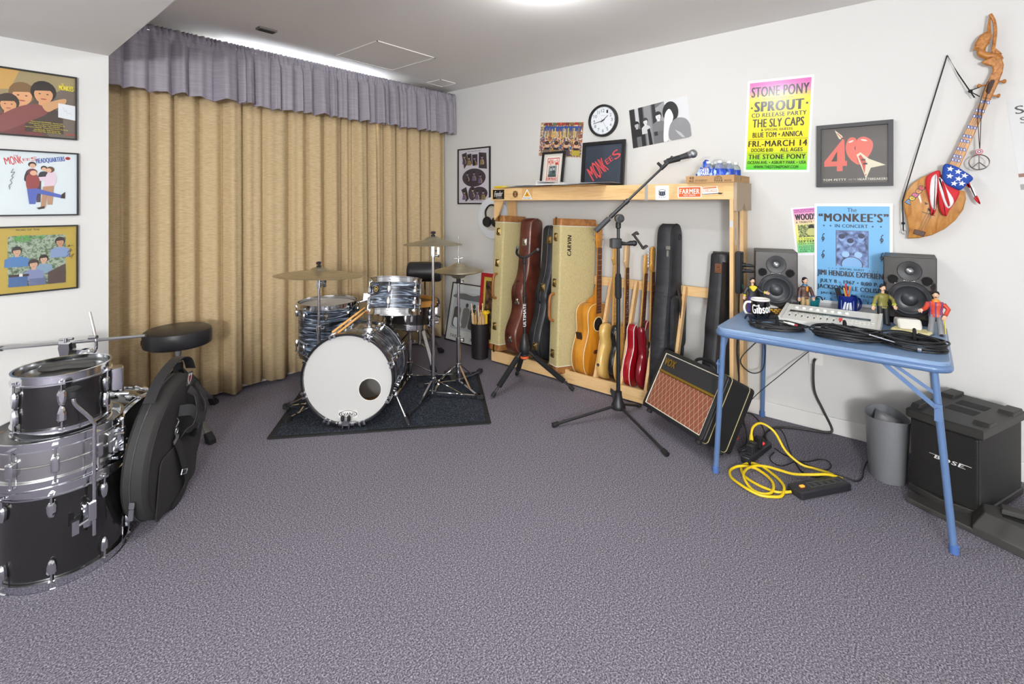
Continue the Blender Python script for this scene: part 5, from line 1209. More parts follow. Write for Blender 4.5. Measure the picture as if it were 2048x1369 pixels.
# --- poster wall, from the curtain towards the right
def art_jazz(p):
    p.text('Only Those Who Rock', 0.3, 0.03, 0.72, 0.055, '2b2838', 0.04)
    DK = '3a3340'
    for pts in ([(0.1, 0.08), (0.26, 0.05), (0.30, 0.26), (0.18, 0.36)], [(0.28, 0.09), (0.42, 0.08), (0.44, 0.28), (0.30, 0.30)], [(0.44, 0.10), (0.62, 0.10), (0.62, 0.30), (0.45, 0.28)], [(0.66, 0.07), (0.90, 0.09), (0.92, 0.38), (0.66, 0.36)], [(0.08, 0.75), (0.25, 0.70), (0.34, 0.92), (0.24, 0.98)]): p.poly(pts, DK)
    p.ell(0.5, 0.53, 0.38, 0.17, DK, 26); p.ell(0.68, 0.82, 0.26, 0.12, DK, 22); p.ell(0.45, 0.82, 0.13, 0.13, '443a48', 18)
    rn = random.Random(4)
    for u, v in ((0.19, 0.13), (0.35, 0.16), (0.53, 0.17), (0.77, 0.16), (0.30, 0.46), (0.52, 0.45), (0.72, 0.50), (0.2, 0.80), (0.48, 0.76), (0.63, 0.80), (0.82, 0.80)):
        p.poly([(u - 0.07, v + 0.14), (u - 0.05, v + 0.045), (u + 0.05, v + 0.045), (u + 0.07, v + 0.14)], rn.choice(('2a2438', '4d4460', '6d6088', '88785a'))); p.ell(u, v, 0.035, 0.035, rn.choice(('8f7fa0', 'b09878', 'a58bb0')), 12); p.ell(u, v - 0.018, 0.037, 0.022, '221c22', 12)
        p.line([(u + 0.02, v + 0.05), (u + 0.06, v + 0.10), (u + 0.04, v + 0.13)], 0.008, rn.choice(('b79a4e', 'c4b48a')))
    p.text('Those Who Play Jazz', 0.36, 0.945, 0.78, 0.965, '3b3848', 0.03)
framed('framed_poster', 'black framed poster of purple tinted musicians by the curtain', (XW, 3.287, 1.581), ON_POSTER_WALL, 0.432, 0.538, 0.012, 0.015, ('cfcbd6', art_jazz), cat='poster')
COLL = mixmat('busy printed crowd', [(0.0, '3b4f86'), (0.12, 'b3563e'), (0.25, 'd6b48a'), (0.4, '6a5a58'), (0.52, 'c9906a'), (0.63, 'e0d4c0'), (0.75, '8a6a4a'), (0.86, 'b8a040'), (0.94, '47698c')], (1, 1, 1), 0.5, 'voronoi', 0, 95)
p = Print(0.428, 0.286, 'cdbfae', 0.0005); p.rect(0.01, 0.015, 0.99, 0.985, COLL)
p.rect(0.10, 0.12, 0.95, 0.26, '3d5596')
rn = random.Random(9)
for k in range(26):
    u = 0.08 + k * 0.034; hh = rn.uniform(0.08, 0.2); p.rect(u, 0.36 - hh, u + 0.024, 0.44, rn.choice(('8a7a6a', 'c7b79a', '6a6f7a', 'd6b860', 'a8653e')))
for k in range(9): p.rect(0.1 + k * 0.1, 0.02, 0.185 + k * 0.1, 0.09, rn.choice(('a83e30', '7b3b33', '557a60', 'd9c6a4', '8a6a3a')))
for u, c in ((0.2, '7a6a5c'), (0.42, '8e7a50'), (0.66, '5c5158'), (0.88, 'b5a33f')): p.ell(u, 0.66, 0.045, 0.09, 'd7b090', 14); p.ell(u, 0.60, 0.05, 0.06, '4a3526', 14); p.rect(u - 0.06, 0.74, u + 0.06, 0.80, '2d2a30'); p.rect(u - 0.09, 0.80, u + 0.09, 0.95, c)
hang(p, 'poster', 'busy colourful city crowd poster pinned beside the wall clock', 2.292, 1.846, -0.095)
# clock
ck = thing('wall_clock', 'round black rimmed wall clock reading about seventeen minutes to two', 'clock', (XW, 1.888, 1.956), ON_POSTER_WALL)
MB().lathe([(0.124, 0.0), (0.124, 0.024), (0.120, 0.032), (0.112, 0.034), (0.106, 0.026), (0.106, 0.016), (0.09, 0.008), (0.0, 0.008)][:-1] + [(0.002, 0.008)], 56).build('case', BF, ck)
p = Print(0.21, 0.21, 'e9edf2', 0.0005, 0.0155); p.mb = MB(); p.mats = []; p._c('e9edf2'); p.mb.lathe([(0.002, 0.0165), (0.105, 0.0165)], 56, cap=False); p.z = 0.0168
for n in range(1, 13):
    a = 2 * PI * n / 12; u = 0.5 + 0.365 * math.sin(a); v = 0.5 - 0.365 * math.cos(a); s = str(n); hw = 0.034 * len(s) if n != 11 else 0.045
    p.text(s, u - hw, v - 0.058, u + hw, v + 0.058, '1c1c1e', 0.0); p.z -= p.step
for n in range(60):
    a = 2 * PI * n / 60; r0 = 0.452 if n % 5 == 0 else 0.47
    p.line([(0.5 + r0 * math.sin(a), 0.5 - r0 * math.cos(a)), (0.5 + 0.487 * math.sin(a), 0.5 - 0.487 * math.cos(a))], 0.0022 if n % 5 == 0 else 0.0008, '1c1c1e'); p.z -= p.step
p.z += p.step
p.text('STERLING', 0.42, 0.30, 0.58, 0.325, '9a9aa0', 0.0)
p.build('dial', ck)
def hand(ang, L, wd, z, col, name, tail=0.02):
    mb = MB(); mb.M = Matrix.Rotation(-ang, 4, 'Z'); mb.prism([(-wd, -tail), (wd, -tail), (wd * 0.7, L), (-wd * 0.7, L)], z, z + 0.001, 'z'); mb.build(name, mat('clock hand', col, 0.4), ck)
hand(2 * PI * (1.72 / 12), 0.058, 0.0028, 0.020, '18181a', 'hour_hand'); hand(2 * PI * (42.8 / 60), 0.082, 0.0022, 0.022, '18181a', 'minute_hand'); hand(2 * PI * (25 / 60), 0.075, 0.0006, 0.024, '505054', 'second_hand')
MB().lathe([(0.005, 0.016), (0.005, 0.0255), (0.001, 0.026)], 12).build('hub', BF, ck)
MB().lathe([(0.106, 0.028), (0.002, 0.028)], 40, cap=False).build('glass', GLASS, ck)
# black and white photo print
p = Print(0.436, 0.287, 'd9dadd', 0.0005)
p.rect(0, 0, 0.62, 1, '6b6b6e'); p.rect(0.0, 0.0, 0.09, 1, '2a2a2d'); p.rect(0.1, 0, 0.16, 0.45, 'c5c5c8'); p.rect(0.17, 0, 0.24, 1, '232326'); p.rect(0.26, 0, 0.38, 1, '8c8c8f'); p.rect(0.40, 0.0, 0.46, 0.8, '2d2d30'); p.poly([(0.46, 0.12), (0.62, 0.0), (0.62, 0.5), (0.5, 0.5)], '9b9b9e')
person(p, 0.11, 0.42, 0.062, '1d1d1f', 'b9b9bb', '232326', 1.5, face=True); person(p, 0.27, 0.38, 0.062, '3a3a3c', 'd6d6d8', 'c9c9cb', 1.5); p.poly([(0.29, 0.6), (0.34, 0.58), (0.36, 1.0), (0.30, 1.0)], '19191b')
person(p, 0.50, 0.32, 0.075, '262628', 'dededf', '77777a', 1.5, wide=1.3); p.ell(0.71, 0.30, 0.13, 0.26, '1d1d1f', 22); p.blob([(0.62, 0.32), (0.70, 0.22), (0.75, 0.42), (0.70, 0.62), (0.62, 0.98), (0.55, 0.98), (0.58, 0.6)], 'e4e4e5')
p.blob([(0.68, 0.62), (0.82, 0.48), (0.97, 0.60), (0.995, 0.98), (0.66, 0.98)], '8b8b8e'); p.poly([(0.75, 0.75), (0.84, 0.85), (0.90, 0.98), (0.86, 0.98), (0.80, 0.88)], 'b9b9bc')
hang(p, 'photo_print', 'tilted black and white photo print of four men pinned right of the clock', 1.444, 1.893, 0.115, cat='photo')
# rainbow concert poster
SPN = 'STONE PONY'
p = Print(0.362, 0.575, 'f3f3f1', 0.0005, rough=0.22)
bands(p, [(0, 'd65fae'), (0.10, 'dc7bb4'), (0.17, 'e9c85a'), (0.24, 'f5e322'), (0.74, 'f0dd1e'), (0.84, 'b6dd30'), (1, '54cf3a')], 0.035, 0.025, 0.965, 0.975)
def tl(s, v0, v1, u0, u1, b=0.05, c='26221f'): p.text(s, u0, v0, u1, v1, c, b)
tl(SPN, 0.075, 0.185, 0.07, 0.94, 0.05); tl('PRESENTS', 0.20, 0.222, 0.36, 0.62, 0.03); p.rect(0.26, 0.209, 0.34, 0.213, '26221f'); p.rect(0.64, 0.209, 0.72, 0.213, '26221f')
tl('SPROUT', 0.235, 0.345, 0.13, 0.87, 0.12); p.star(0.085, 0.30, 0.028, '26221f'); p.star(0.92, 0.285, 0.028, '26221f')
tl('CD RELEASE PARTY', 0.36, 0.405, 0.09, 0.92, 0.05); tl('THE SLY CAPS', 0.425, 0.515, 0.11, 0.89, 0.05); tl('& SPECIAL GUESTS', 0.53, 0.555, 0.25, 0.73, 0.06); tl('BLUE TOM \u2022 ANNICA', 0.57, 0.625, 0.12, 0.88, 0.05)
p.rect(0.06, 0.645, 0.96, 0.6475, '26221f'); tl('FRI.-MARCH 14', 0.66, 0.725, 0.06, 0.95, 0.06); tl('DOORS 8:00', 0.742, 0.782, 0.11, 0.45, 0.04); tl('ALL AGES', 0.742, 0.782, 0.56, 0.89, 0.04)
p.rect(0.06, 0.798, 0.96, 0.8005, '26221f'); tl('THE STONE PONY', 0.81, 0.86, 0.07, 0.94, 0.06); tl('OCEAN AVE. \u2022 ASBURY PARK \u2022 USA', 0.88, 0.912, 0.06, 0.95, 0.04); tl('WWW.THESTONEPONY.COM', 0.928, 0.96, 0.16, 0.84, 0.03)
hang(p, 'poster', 'pink, yellow and green concert poster with black block lettering', 0.6875, 1.799, -0.045)
# framed dark poster with a heart
def art_tp(p):
    R_ = 'd7695c'
    p.poly([(0.05, 0.60), (0.36, 0.17), (0.37, 0.60), (0.40, 0.60), (0.40, 0.69), (0.335, 0.69), (0.335, 0.78), (0.245, 0.78), (0.245, 0.69), (0.05, 0.69)], R_); p.poly([(0.16, 0.60), (0.25, 0.60), (0.25, 0.42)], '4a4641')
    p.blob([(0.38, 0.34), (0.43, 0.20), (0.52, 0.20), (0.545, 0.30), (0.51, 0.38), (0.545, 0.47), (0.555, 0.62), (0.57, 0.68), (0.47, 0.60), (0.40, 0.48)], 'dc6f60', 4)
    p.blob([(0.53, 0.33), (0.56, 0.22), (0.66, 0.19), (0.77, 0.28), (0.77, 0.42), (0.70, 0.56), (0.585, 0.68), (0.55, 0.52), (0.53, 0.43)], 'dc6f60', 4); p.ell(0.46, 0.26, 0.04, 0.015, 'f1d8cc', 12, -0.4); p.ell(0.65, 0.25, 0.05, 0.015, 'f1d8cc', 12, 0.3)
    C_ = 'd9d2b8'
    p.poly([(0.54, 0.50), (0.60, 0.46), (0.72, 0.58), (0.96, 0.70), (0.75, 0.74), (0.68, 0.93), (0.60, 0.68)], C_); p.poly([(0.57, 0.53), (0.60, 0.50), (0.68, 0.62), (0.66, 0.84), (0.62, 0.68)], 'c75348'); p.rect(0.61, 0.58, 0.67, 0.61, '3b3a3c'); p.rect(0.64, 0.65, 0.70, 0.68, '3b3a3c'); p.ell(0.675, 0.86, 0.012, 0.012, 'c75348', 10)
    p.poly([(0.21, 0.03), (0.33, 0.15), (0.345, 0.22), (0.28, 0.20), (0.245, 0.12)], C_); p.line([(0.25, 0.10), (0.33, 0.19)], 0.004, 'c75348'); p.rect(0.31, 0.19, 0.36, 0.21, '35333a')
    p.text('TOM PETTY', 0.03, 0.915, 0.39, 0.955, 'd9d4c6', 0.06); p.text('AND THE', 0.42, 0.92, 0.54, 0.95, 'a49f93', 0.03); p.text('HEARTBREAKERS', 0.56, 0.915, 0.985, 0.955, 'd9d4c6', 0.05)
framed('framed_poster', 'square dark framed poster with a red heart and pale guitar shape', (XW, 0.303, 1.592), ON_POSTER_WALL, 0.352, 0.356, 0.021, 0.028, ('595450', art_tp), mat('charcoal frame', '403f41', 0.5), cat='poster')
# small rainbow poster partly behind the blue one
p = Print(0.216, 0.285, 'ece9f0', 0.0005); bands(p, [(0, 'd873c0'), (0.22, 'ecc3c4'), (0.42, 'f0e48a'), (0.7, 'd6e06a'), (0.85, '7fcf8a'), (1, '6cc884')], 0.05, 0.03, 0.95, 0.95)
for s, v0, v1, u1, b in (('THE STAFFORD TOWNSHIP', 0.05, 0.075, 0.93, 0.06), ('RECREATION AND FRIENDS', 0.085, 0.11, 0.93, 0.06), ('WOODSTOCK', 0.14, 0.27, 1.22, 0.10), ('A TRIBUTE TO THE 60S', 0.29, 0.335, 0.99, 0.05)): p.text(s, 0.08, v0, min(u1, 0.95), v1, '3a2836', b)
p.rect(0.12, 0.365, 0.88, 0.625, mixmat('printed crowd', [(0.3, '2c3026'), (0.5, '7f8a52'), (0.65, 'cdd28a')], (1, 1, 1), 0.5, 'noise', 5, 120)); p.ell(0.44, 0.42, 0.07, 0.055, '2a261e', 14); p.blob([(0.36, 0.46), (0.52, 0.46), (0.54, 0.58), (0.34, 0.58)], 'c3c47a')
for s, v0, v1, u1, b in (('* * TWO NIGHTS * *', 0.645, 0.675, 0.93, 0.05), ('SEPTEMBER 6-7', 0.685, 0.735, 0.95, 0.09), ('FREE CONCERT 8 PM', 0.75, 0.775, 0.93, 0.09), ('STAFFORD TOWNSHIP', 0.80, 0.82, 0.93, 0.05), ('HIGH SCHOOL', 0.83, 0.85, 0.8, 0.05), ('ADULTS $20', 0.865, 0.89, 0.93, 0.07), ('OR VISIT US', 0.905, 0.93, 0.9, 0.06)): p.text(s, 0.10, v0, u1, v1, '2b3328', b)
hang(p, 'poster', 'small pink to green poster half hidden behind the blue poster', 0.494, 1.160, 0.10)
# blue concert poster on board
p = Print(0.362, 0.575, 'f1f2f4', 0.004, rough=0.35); p.rect(0.035, 0.028, 0.965, 0.972, '74b4e4')
BK = '2b3442'
def bl(s, v0, v1, u0, u1, b=0.05, c=None, rot=0): p.text(s, u0, v0, u1, v1, c or BK, b, rot)
bl('The', 0.045, 0.085, 0.44, 0.56, 0.04, '3b506e'); bl('\u201cMONKEE\u2019S\u201d', 0.10, 0.18, 0.06, 0.95, 0.10, '3a3032'); bl('IN CONCERT', 0.205, 0.238, 0.28, 0.70, 0.05)
for u in (0.13, 0.22, 0.76, 0.86): p.star(u, 0.222, 0.018, BK)
p.rect(0.29, 0.265, 0.71, 0.62, '5d6780'); p.rect(0.30, 0.27, 0.70, 0.615, mixmat('blue halftone', [(0.35, '3c4562'), (0.52, '6f83b4'), (0.7, '8fb0de')], (1, 1, 1), 0.5, 'noise', 4, 40)); 
for u, v in ((0.37, 0.34), (0.62, 0.33), (0.48, 0.38)): p.ell(u, v, 0.04, 0.035, '8aa6d4', 12); p.ell(u, v - 0.015, 0.045, 0.025, '39405a', 12)
p.ell(0.50, 0.60, 0.13, 0.075, '86b6e6', 20); p.rect(0.30, 0.615, 0.70, 0.68, '74b4e4'); p.ring(0.50, 0.60, 0.14, 0.08, 0.93, '4a4250', 24); p.rect(0.30, 0.622, 0.70, 0.70, '74b4e4'); p.ell(0.42, 0.50, 0.05, 0.03, '9dc3ea', 14); p.ell(0.58, 0.50, 0.05, 0.03, '9dc3ea', 14)
for u, v in ((0.12, 0.34), (0.12, 0.51), (0.87, 0.335), (0.87, 0.505)):
    p.ring(u, v + 0.012, 0.022, 0.018, 0.6, BK, 16); p.line([(u + 0.012, v - 0.035), (u - 0.005, v - 0.02), (u + 0.005, v + 0.035), (u - 0.012, v + 0.042)], 0.003, BK); p.ell(u + 0.012, v - 0.034, 0.01, 0.006, BK, 8)
bl('SPECIAL GUEST', 0.635, 0.655, 0.34, 0.66, 0.05)
for u in (0.20, 0.25, 0.30, 0.72, 0.77, 0.82): p.star(u, 0.647, 0.009, BK)
bl('JIMI HENDRIX EXPERIENCE', 0.665, 0.735, 0.045, 0.985, 0.055, '3d3438'); bl('JULY 8 - 1967 \u2022 8:00 P. M.', 0.755, 0.80, 0.08, 0.93, 0.05); bl('JACKSONVILLE COLISEUM', 0.81, 0.865, 0.045, 0.97, 0.055, '33363f'); bl('JACKSONVILLE, FLORIDA', 0.885, 0.912, 0.09, 0.90, 0.07); bl('OPENING CONCERT', 0.922, 0.94, 0.28, 0.72, 0.05); bl('U. S. SUMMER TOUR', 0.943, 0.968, 0.10, 0.92, 0.08)
hang(p, 'poster', 'blue concert poster on white board standing behind the table', 0.311, 1.032, 0.0, off=0.0055)
# paper at the right edge of the picture
p = Print(0.43, 0.43, 'c9c9c9', 0.0005)
p.text('S', 0.055, 0.07, 0.125, 0.16, '2b2226', 0.04); p.text('K', 0.30, 0.065, 0.38, 0.16, '2b2226', 0.05); p.text('S', 0.08, 0.20, 0.14, 0.27, '3a3a3c', 0.0); p.text('C', 0.23, 0.195, 0.30, 0.265, '3a3a3c', 0.0)
p.rect(0.0, 0.82, 0.6, 0.86, '7b4f35'); p.poly([(0.0, 0.94), (0.25, 0.92), (0.5, 1.0), (0.0, 1.0)], '8a8784')
hang(p, 'poster', 'grey white paper poster with large spaced letters right of the carved guitar', -0.540, 1.622, 0.115)
# outlet under the table
ou = thing('wall_outlet', 'white double wall outlet under the blue table', 'outlet', (XW, 0.485, 0.432), ON_POSTER_WALL)
MB().rbox(-0.036, 0.036, -0.058, 0.058, 0, 0.006, 0.006, 'z', c=0.002).build('cover_plate', mat('white plate', 'e8e6e1', 0.4), ou)
mb = MB()
for d in (-0.022, 0.022):
    mb.rbox(-0.017, 0.017, d - 0.014, d + 0.014, 0.006, 0.008, 0.008, 'z')
s_ = mb.build('socket', mat('white plate', 'e8e6e1', 0.4), ou)
mb = MB()
for d in (-0.022, 0.022): mb.box(-0.008, -0.006, d - 0.002, d + 0.007, 0.008, 0.0085).box(0.005, 0.007, d - 0.002, d + 0.006, 0.008, 0.0085).lathe([(0.0025, 0.008), (0.0025, 0.0085)], 8, at=(0, d - 0.008, 0))
mb.build('slot', RUBBER, s_)

# --- carved wooden guitar hanging high on the right
DG = (XW, 0.0, 1.6)
CARV = mixmat('carved golden wood', [(0.3, 'a5682c'), (0.5, 'c08744'), (0.75, 'cf9a58')], (10, 3, 10), 0.4, 'noise', 4, 3, 1, coat=0.25)
CARVD = mixmat('carved darker wood', [(0.3, '8a4f1c'), (0.5, 'b0702c'), (0.75, 'c98a42')], (18, 18, 18), 0.4, 'noise', 4, 3, 1, coat=0.25)
t = thing('carved_guitar', 'carved golden wooden folk guitar with a swan-like headstock hanging on the wall', 'guitar', DG, ON_POSTER_WALL)
body = [(-0.004, -0.141), (-0.046, -0.174), (-0.073, -0.218), (-0.085, -0.268), (-0.081, -0.318), (-0.069, -0.373), (-0.062, -0.417), (-0.067, -0.465), (-0.023, -0.46), (0.029, -0.443), (0.08, -0.408), (0.119, -0.364), (0.147, -0.311), (0.157, -0.259), (0.155, -0.22), (0.119, -0.21), (0.10, -0.18), (0.085, -0.14), (0.036, -0.125)]
bo_ = MB().prism(body, 0.012, 0.055, 'z', 0.006).build('body', CARV, t, ang=50)
MB().prism([(0.080, -0.12), (0.126, -0.125), (0.242, 0.222), (0.214, 0.232)], 0.036, 0.060, 'z', 0.003).build('neck', CARV, t)
hd_ = MB().prism([(0.214, 0.23), (0.244, 0.219), (0.268, 0.287), (0.285, 0.344), (0.289, 0.379), (0.283, 0.408), (0.262, 0.427), (0.242, 0.422), (0.211, 0.407), (0.227, 0.389), (0.248, 0.382), (0.252, 0.361), (0.238, 0.32), (0.223, 0.276)], 0.034, 0.058, 'z', 0.004).build('headstock', CARVD, t)
MB().prism([(0.225, 0.262), (0.233, 0.247), (0.24, 0.248), (0.258, 0.303), (0.257, 0.313), (0.245, 0.314), (0.233, 0.293)], 0.0578, 0.0588, 'z').build('tuner_slot', mat('dark slot wood', '3c1f0c', 0.6), hd_)
mb = MB(); mb.tube(smooth([(0.274, 0.405, 0.046), (0.262, 0.428, 0.046), (0.235, 0.432, 0.046), (0.213, 0.450, 0.046), (0.213, 0.478, 0.046), (0.228, 0.505, 0.046)], 5), 0.017, 10, radii=None).build('carved_neck', CARVD, t)
MB().prism([(0.183, 0.470), (0.190, 0.506), (0.207, 0.537), (0.225, 0.550), (0.246, 0.543), (0.249, 0.526), (0.240, 0.499), (0.222, 0.476), (0.204, 0.470)], 0.030, 0.062, 'z', 0.008).build('carved_bird_head', CARVD, t)
mb = MB(); mb.tube(smooth([(0.238, 0.535, 0.046), (0.239, 0.585, 0.046), (0.243, 0.634, 0.046)], 4), 0.007, 8, radii=[0.010, 0.009, 0.008, 0.007, 0.006, 0.005, 0.004, 0.003, 0.0015])
mb.tube(smooth([(0.243, 0.634, 0.046), (0.256, 0.598, 0.046), (0.2605, 0.55, 0.046), (0.258, 0.505, 0.046), (0.2535, 0.462, 0.046)], 4), 0.007, 8).build('carved_beak', CARVD, t)
MB().prism([(0.247, 0.458), (0.255, 0.469), (0.265, 0.46), (0.283, 0.434), (0.266, 0.430), (0.247, 0.435)], 0.034, 0.058, 'z', 0.004).build('carved_leaf', CARVD, t)
for a, b in (((0.262, 0.304), (0.298, 0.301)), ((0.247, 0.241), (0.277, 0.234)), ((0.232, 0.292), (0.197, 0.294))):
    a = Vector((*a, 0.046)); b = Vector((*b, 0.046)); d = b - a
    MB().tube([a, a + d * 0.55, a + d * 0.7, a + d * 0.88, b], 0.004, 10, radii=[0.004, 0.004, 0.009, 0.011, 0.006]).build('tuning_peg', CARVD, t)
p = Print(0.5, 1.3, mat('sticker blue', '2c4a9a', 0.4), 0.0004)
p.mb = MB(); p.mats = []
dec = [(0.223, 0.210), (0.206, 0.170), (0.197, 0.143), (0.177, 0.092), (0.161, 0.050), (0.152, 0.027), (0.139, -0.012), (0.125, -0.047), (0.119, -0.065)]
for x, y in dec:
    for k in (-1, 0, 1):
        cx, cy = x + k * 0.0115, y - k * 0.0036
        p.z = 0.0603; p._c('2c4a9a'); p.mb.add([(cx - 0.0052, cy - 0.007, p.z), (cx + 0.0052, cy - 0.0088, p.z), (cx + 0.0062, cy + 0.0065, p.z), (cx - 0.0042, cy + 0.0083, p.z)], [(0, 1, 2, 3)])
        p.z = 0.0605; p._c('dfe2ee'); p.mb.add([(cx - 0.0022, cy - 0.0045, p.z), (cx + 0.0022, cy - 0.0055, p.z), (cx + 0.003, cy + 0.0035, p.z), (cx - 0.0012, cy + 0.0045, p.z)], [(0, 1, 2, 3)])
p.build('fret_sticker', t)
MB().prism([(-0.039, -0.413), (0.005, -0.427), (-0.002, -0.451), (-0.045, -0.438)], 0.054, 0.062, 'z', 0.002).build('bridge', mat('dark bridge', '4a2c1c', 0.5), t)
p = Print(0.3, 0.4, mat('x', '5a3a1c'), 0.0004); p.mb = MB(); p.mats = []; p.z = 0.0553
cols = ('4a8fd0', 'd8c83a', 'd05aa0', 'e08a3a', 'c8405a')
for k, ch in enumerate('Peace'):
    c = cols[k]; p.w = p.h = 1.0
    u = 0.5 - 0.062 + k * 0.0128; v = 0.5 + 0.272 - k * 0.0178
    for col, g in (('1a1a1a', 0.0028), (c, 0.0)):
        p.text(ch, u - 0.009 - g, v - 0.0105 - g, u + 0.009 + g, v + 0.0105 + g, col, 0.08 if g else 0.05, 0.95)
    p.z = 0.0553 + 0.0004 * (k + 1)
for pts in ([(0.000, -0.272), (0.016, -0.283), (0.004, -0.288)], [(0.014, -0.303), (0.026, -0.312), (0.020, -0.322), (0.012, -0.314)]): p._c('2a1a10'); p.mb.add([(a, b, 0.0553) for a, b in pts], [tuple(range(len(pts)))[::-1] if len(pts) > 3 else (0, 2, 1)])
p.line([(0.5 - 0.008, 0.5 + 0.324), (0.5 + 0.040, 0.5 + 0.343)], 0.003, '2a1a10')
p.build('lettering', t)
mb = MB()
for k in range(3): mb.tube([(0.224 + 0.006 * k, 0.235 - 0.002 * k, 0.063), (-0.026 + 0.010 * k, -0.425 - 0.004 * k, 0.064)], 0.0006, 5)
mb.build('string', STEEL, t)
# strap cord from a nail, peace necklace, flag scarf
tc = thing('strap_cord', 'thin black cord looped over a nail above the carved guitar', 'cord', DG, ON_POSTER_WALL)
CORDM = mat('black cord', '1a1818', 0.8)
MB().tube([(-0.085, -0.425, 0.03), (-0.085, -0.388, 0.05), (-0.088, -0.268, 0.05), (-0.023, 0.008, 0.03), (0.089, 0.473, 0.014), (0.13, 0.366, 0.03), (0.171, 0.274, 0.045), (0.188, 0.238, 0.05)], 0.0028, 8).build('cord', CORDM, tc)
mb = MB(); mb.ball((0.173, 0.272, 0.046), 0.009, 10, 8).ball((-0.085, -0.385, 0.05), 0.008, 10, 8).tube([(0.17, 0.275, 0.046), (0.205, 0.285, 0.05)], 0.0025, 6).tube([(0.173, 0.27, 0.046), (0.205, 0.240, 0.055)], 0.0025, 6); mb.build('knot', CORDM, tc)
MB().tube([(0.089, 0.470, 0.0), (0.089, 0.472, 0.02)], 0.003, 8).build('nail', STEEL, tc)
MB().torus((-0.083, -0.432, 0.035), 0.010, 0.0018, 'z', 18, 6).build('ring', STEEL, tc)
tn = thing('necklace', 'long brown cord necklace with a metal peace sign hanging from the carved guitar', 'necklace', DG, ON_POSTER_WALL)
MB().tube(smooth([(0.2045, -0.014, 0.066), (0.2, 0.08, 0.07), (0.199, 0.159, 0.072), (0.215, 0.25, 0.070), (0.235, 0.308, 0.068), (0.232, 0.25, 0.072), (0.212, 0.157, 0.072), (0.208, 0.08, 0.07), (0.2055, -0.014, 0.066)], 4), 0.0016, 6).build('cord', mat('brown cord', '3a2a24', 0.8), tn)
mb = MB(); mb.torus((0.203, -0.0805, 0.064), 0.036, 0.0026, 'z', 32, 8)
for x, y in ((0, 0.036), (0, -0.036), (-0.0255, -0.0255), (0.0255, -0.0255)): mb.cyl((0.203, -0.0805, 0.064), (0.203 + x, -0.0805 + y, 0.064), 0.0022, n=8)
mb.build('peace_sign', mat('pewter', '8d877c', 0.3, 1.0), tn)
p = Print(0.03, 0.03, 'a03038', 0.0006); p.mb = MB(); p.mats = []; p.z = 0.0
for r, c in ((0.014, 'a8323c'), (0.0105, 'e2dcd8'), (0.0085, 'a8323c'), (0.006, '2a3f86')):
    p._c(c); p.mb.lathe([(r, p.z), (0.0005, p.z + 0.0001)] if p.z else [(r, -0.003), (r, 0), (0.0005, 0.0001)], 24, cap=False); p.z += 0.0004
p.w = p.h = 0.03; p.star(0.5, 0.5, 0.19, 'e8e4e2', asp=1.0); o = p.build('badge', tn); o.location = (0.203, -0.030, 0.072)
sc = thing('flag_scarf', 'red, white and blue star-spangled cloth knotted round the neck of the carved guitar', 'scarf', DG, ON_POSTER_WALL)
def puff(pts, z0, z1, m, name, c=0.007): return MB().prism([(q[0], q[1]) for q in smooth([(a, b, 0) for a, b in pts], 4, True)], z0, z1, 'z', c).build(name, m, sc, ang=60)
FR, FWh, FB = mat('flag red', 'c8252c', 0.7), mat('flag white', 'ece8e8', 0.7), mat('flag blue', '1f4ba5', 0.7)
puff([(0.060, -0.116), (0.025, -0.127), (0.007, -0.149), (0.004, -0.195), (0.018, -0.268), (0.028, -0.341), (0.044, -0.317), (0.050, -0.249), (0.060, -0.181)], 0.056, 0.080, FR, 'cloth')
puff([(0.030, -0.145), (0.048, -0.135), (0.050, -0.20), (0.044, -0.27), (0.042, -0.312), (0.028, -0.300), (0.020, -0.24), (0.022, -0.18)], 0.060, 0.086, FWh, 'cloth')
puff([(0.060, -0.150), (0.098, -0.195), (0.131, -0.217), (0.123, -0.259), (0.094, -0.316), (0.082, -0.345), (0.062, -0.320), (0.054, -0.259), (0.054, -0.195)], 0.058, 0.090, FR, 'cloth')
puff([(0.055, -0.148), (0.072, -0.168), (0.088, -0.21), (0.112, -0.265), (0.094, -0.305), (0.078, -0.29), (0.064, -0.24), (0.056, -0.195)], 0.062, 0.096, FWh, 'cloth')
puff([(0.066, -0.175), (0.074, -0.175), (0.088, -0.235), (0.097, -0.285), (0.090, -0.292), (0.076, -0.245)], 0.066, 0.099, FR, 'cloth', 0.003)
puff([(0.137, -0.111), (0.160, -0.145), (0.172, -0.19), (0.168, -0.205), (0.150, -0.18), (0.132, -0.14)], 0.054, 0.074, FR, 'cloth'); puff([(0.160, -0.16), (0.182, -0.195), (0.196, -0.246), (0.186, -0.255), (0.170, -0.215), (0.158, -0.19)], 0.050, 0.068, FWh, 'cloth'); puff([(0.190, -0.24), (0.200, -0.25), (0.208, -0.283), (0.196, -0.275), (0.185, -0.255)], 0.049, 0.066, FR, 'cloth', 0.004)
bl_ = puff([(0.078, -0.084), (0.119, -0.098), (0.147, -0.121), (0.181, -0.158), (0.157, -0.189), (0.133, -0.216), (0.104, -0.200), (0.074, -0.177), (0.068, -0.129)], 0.050, 0.100, FB, 'cloth', 0.012)
p = Print(1, 1, FWh, 0.0001); p.mb = MB(); p.mats = []; p.z = 0.1006
for x, y in ((0.098, -0.110), (0.127, -0.125), (0.150, -0.145), (0.096, -0.145), (0.128, -0.160), (0.112, -0.182), (0.140, -0.183)): p.star(0.5 + x, 0.5 - y, 0.0145, FWh, rot=0.2, asp=1.0); p.z = 0.1006
p.build('stars', bl_)

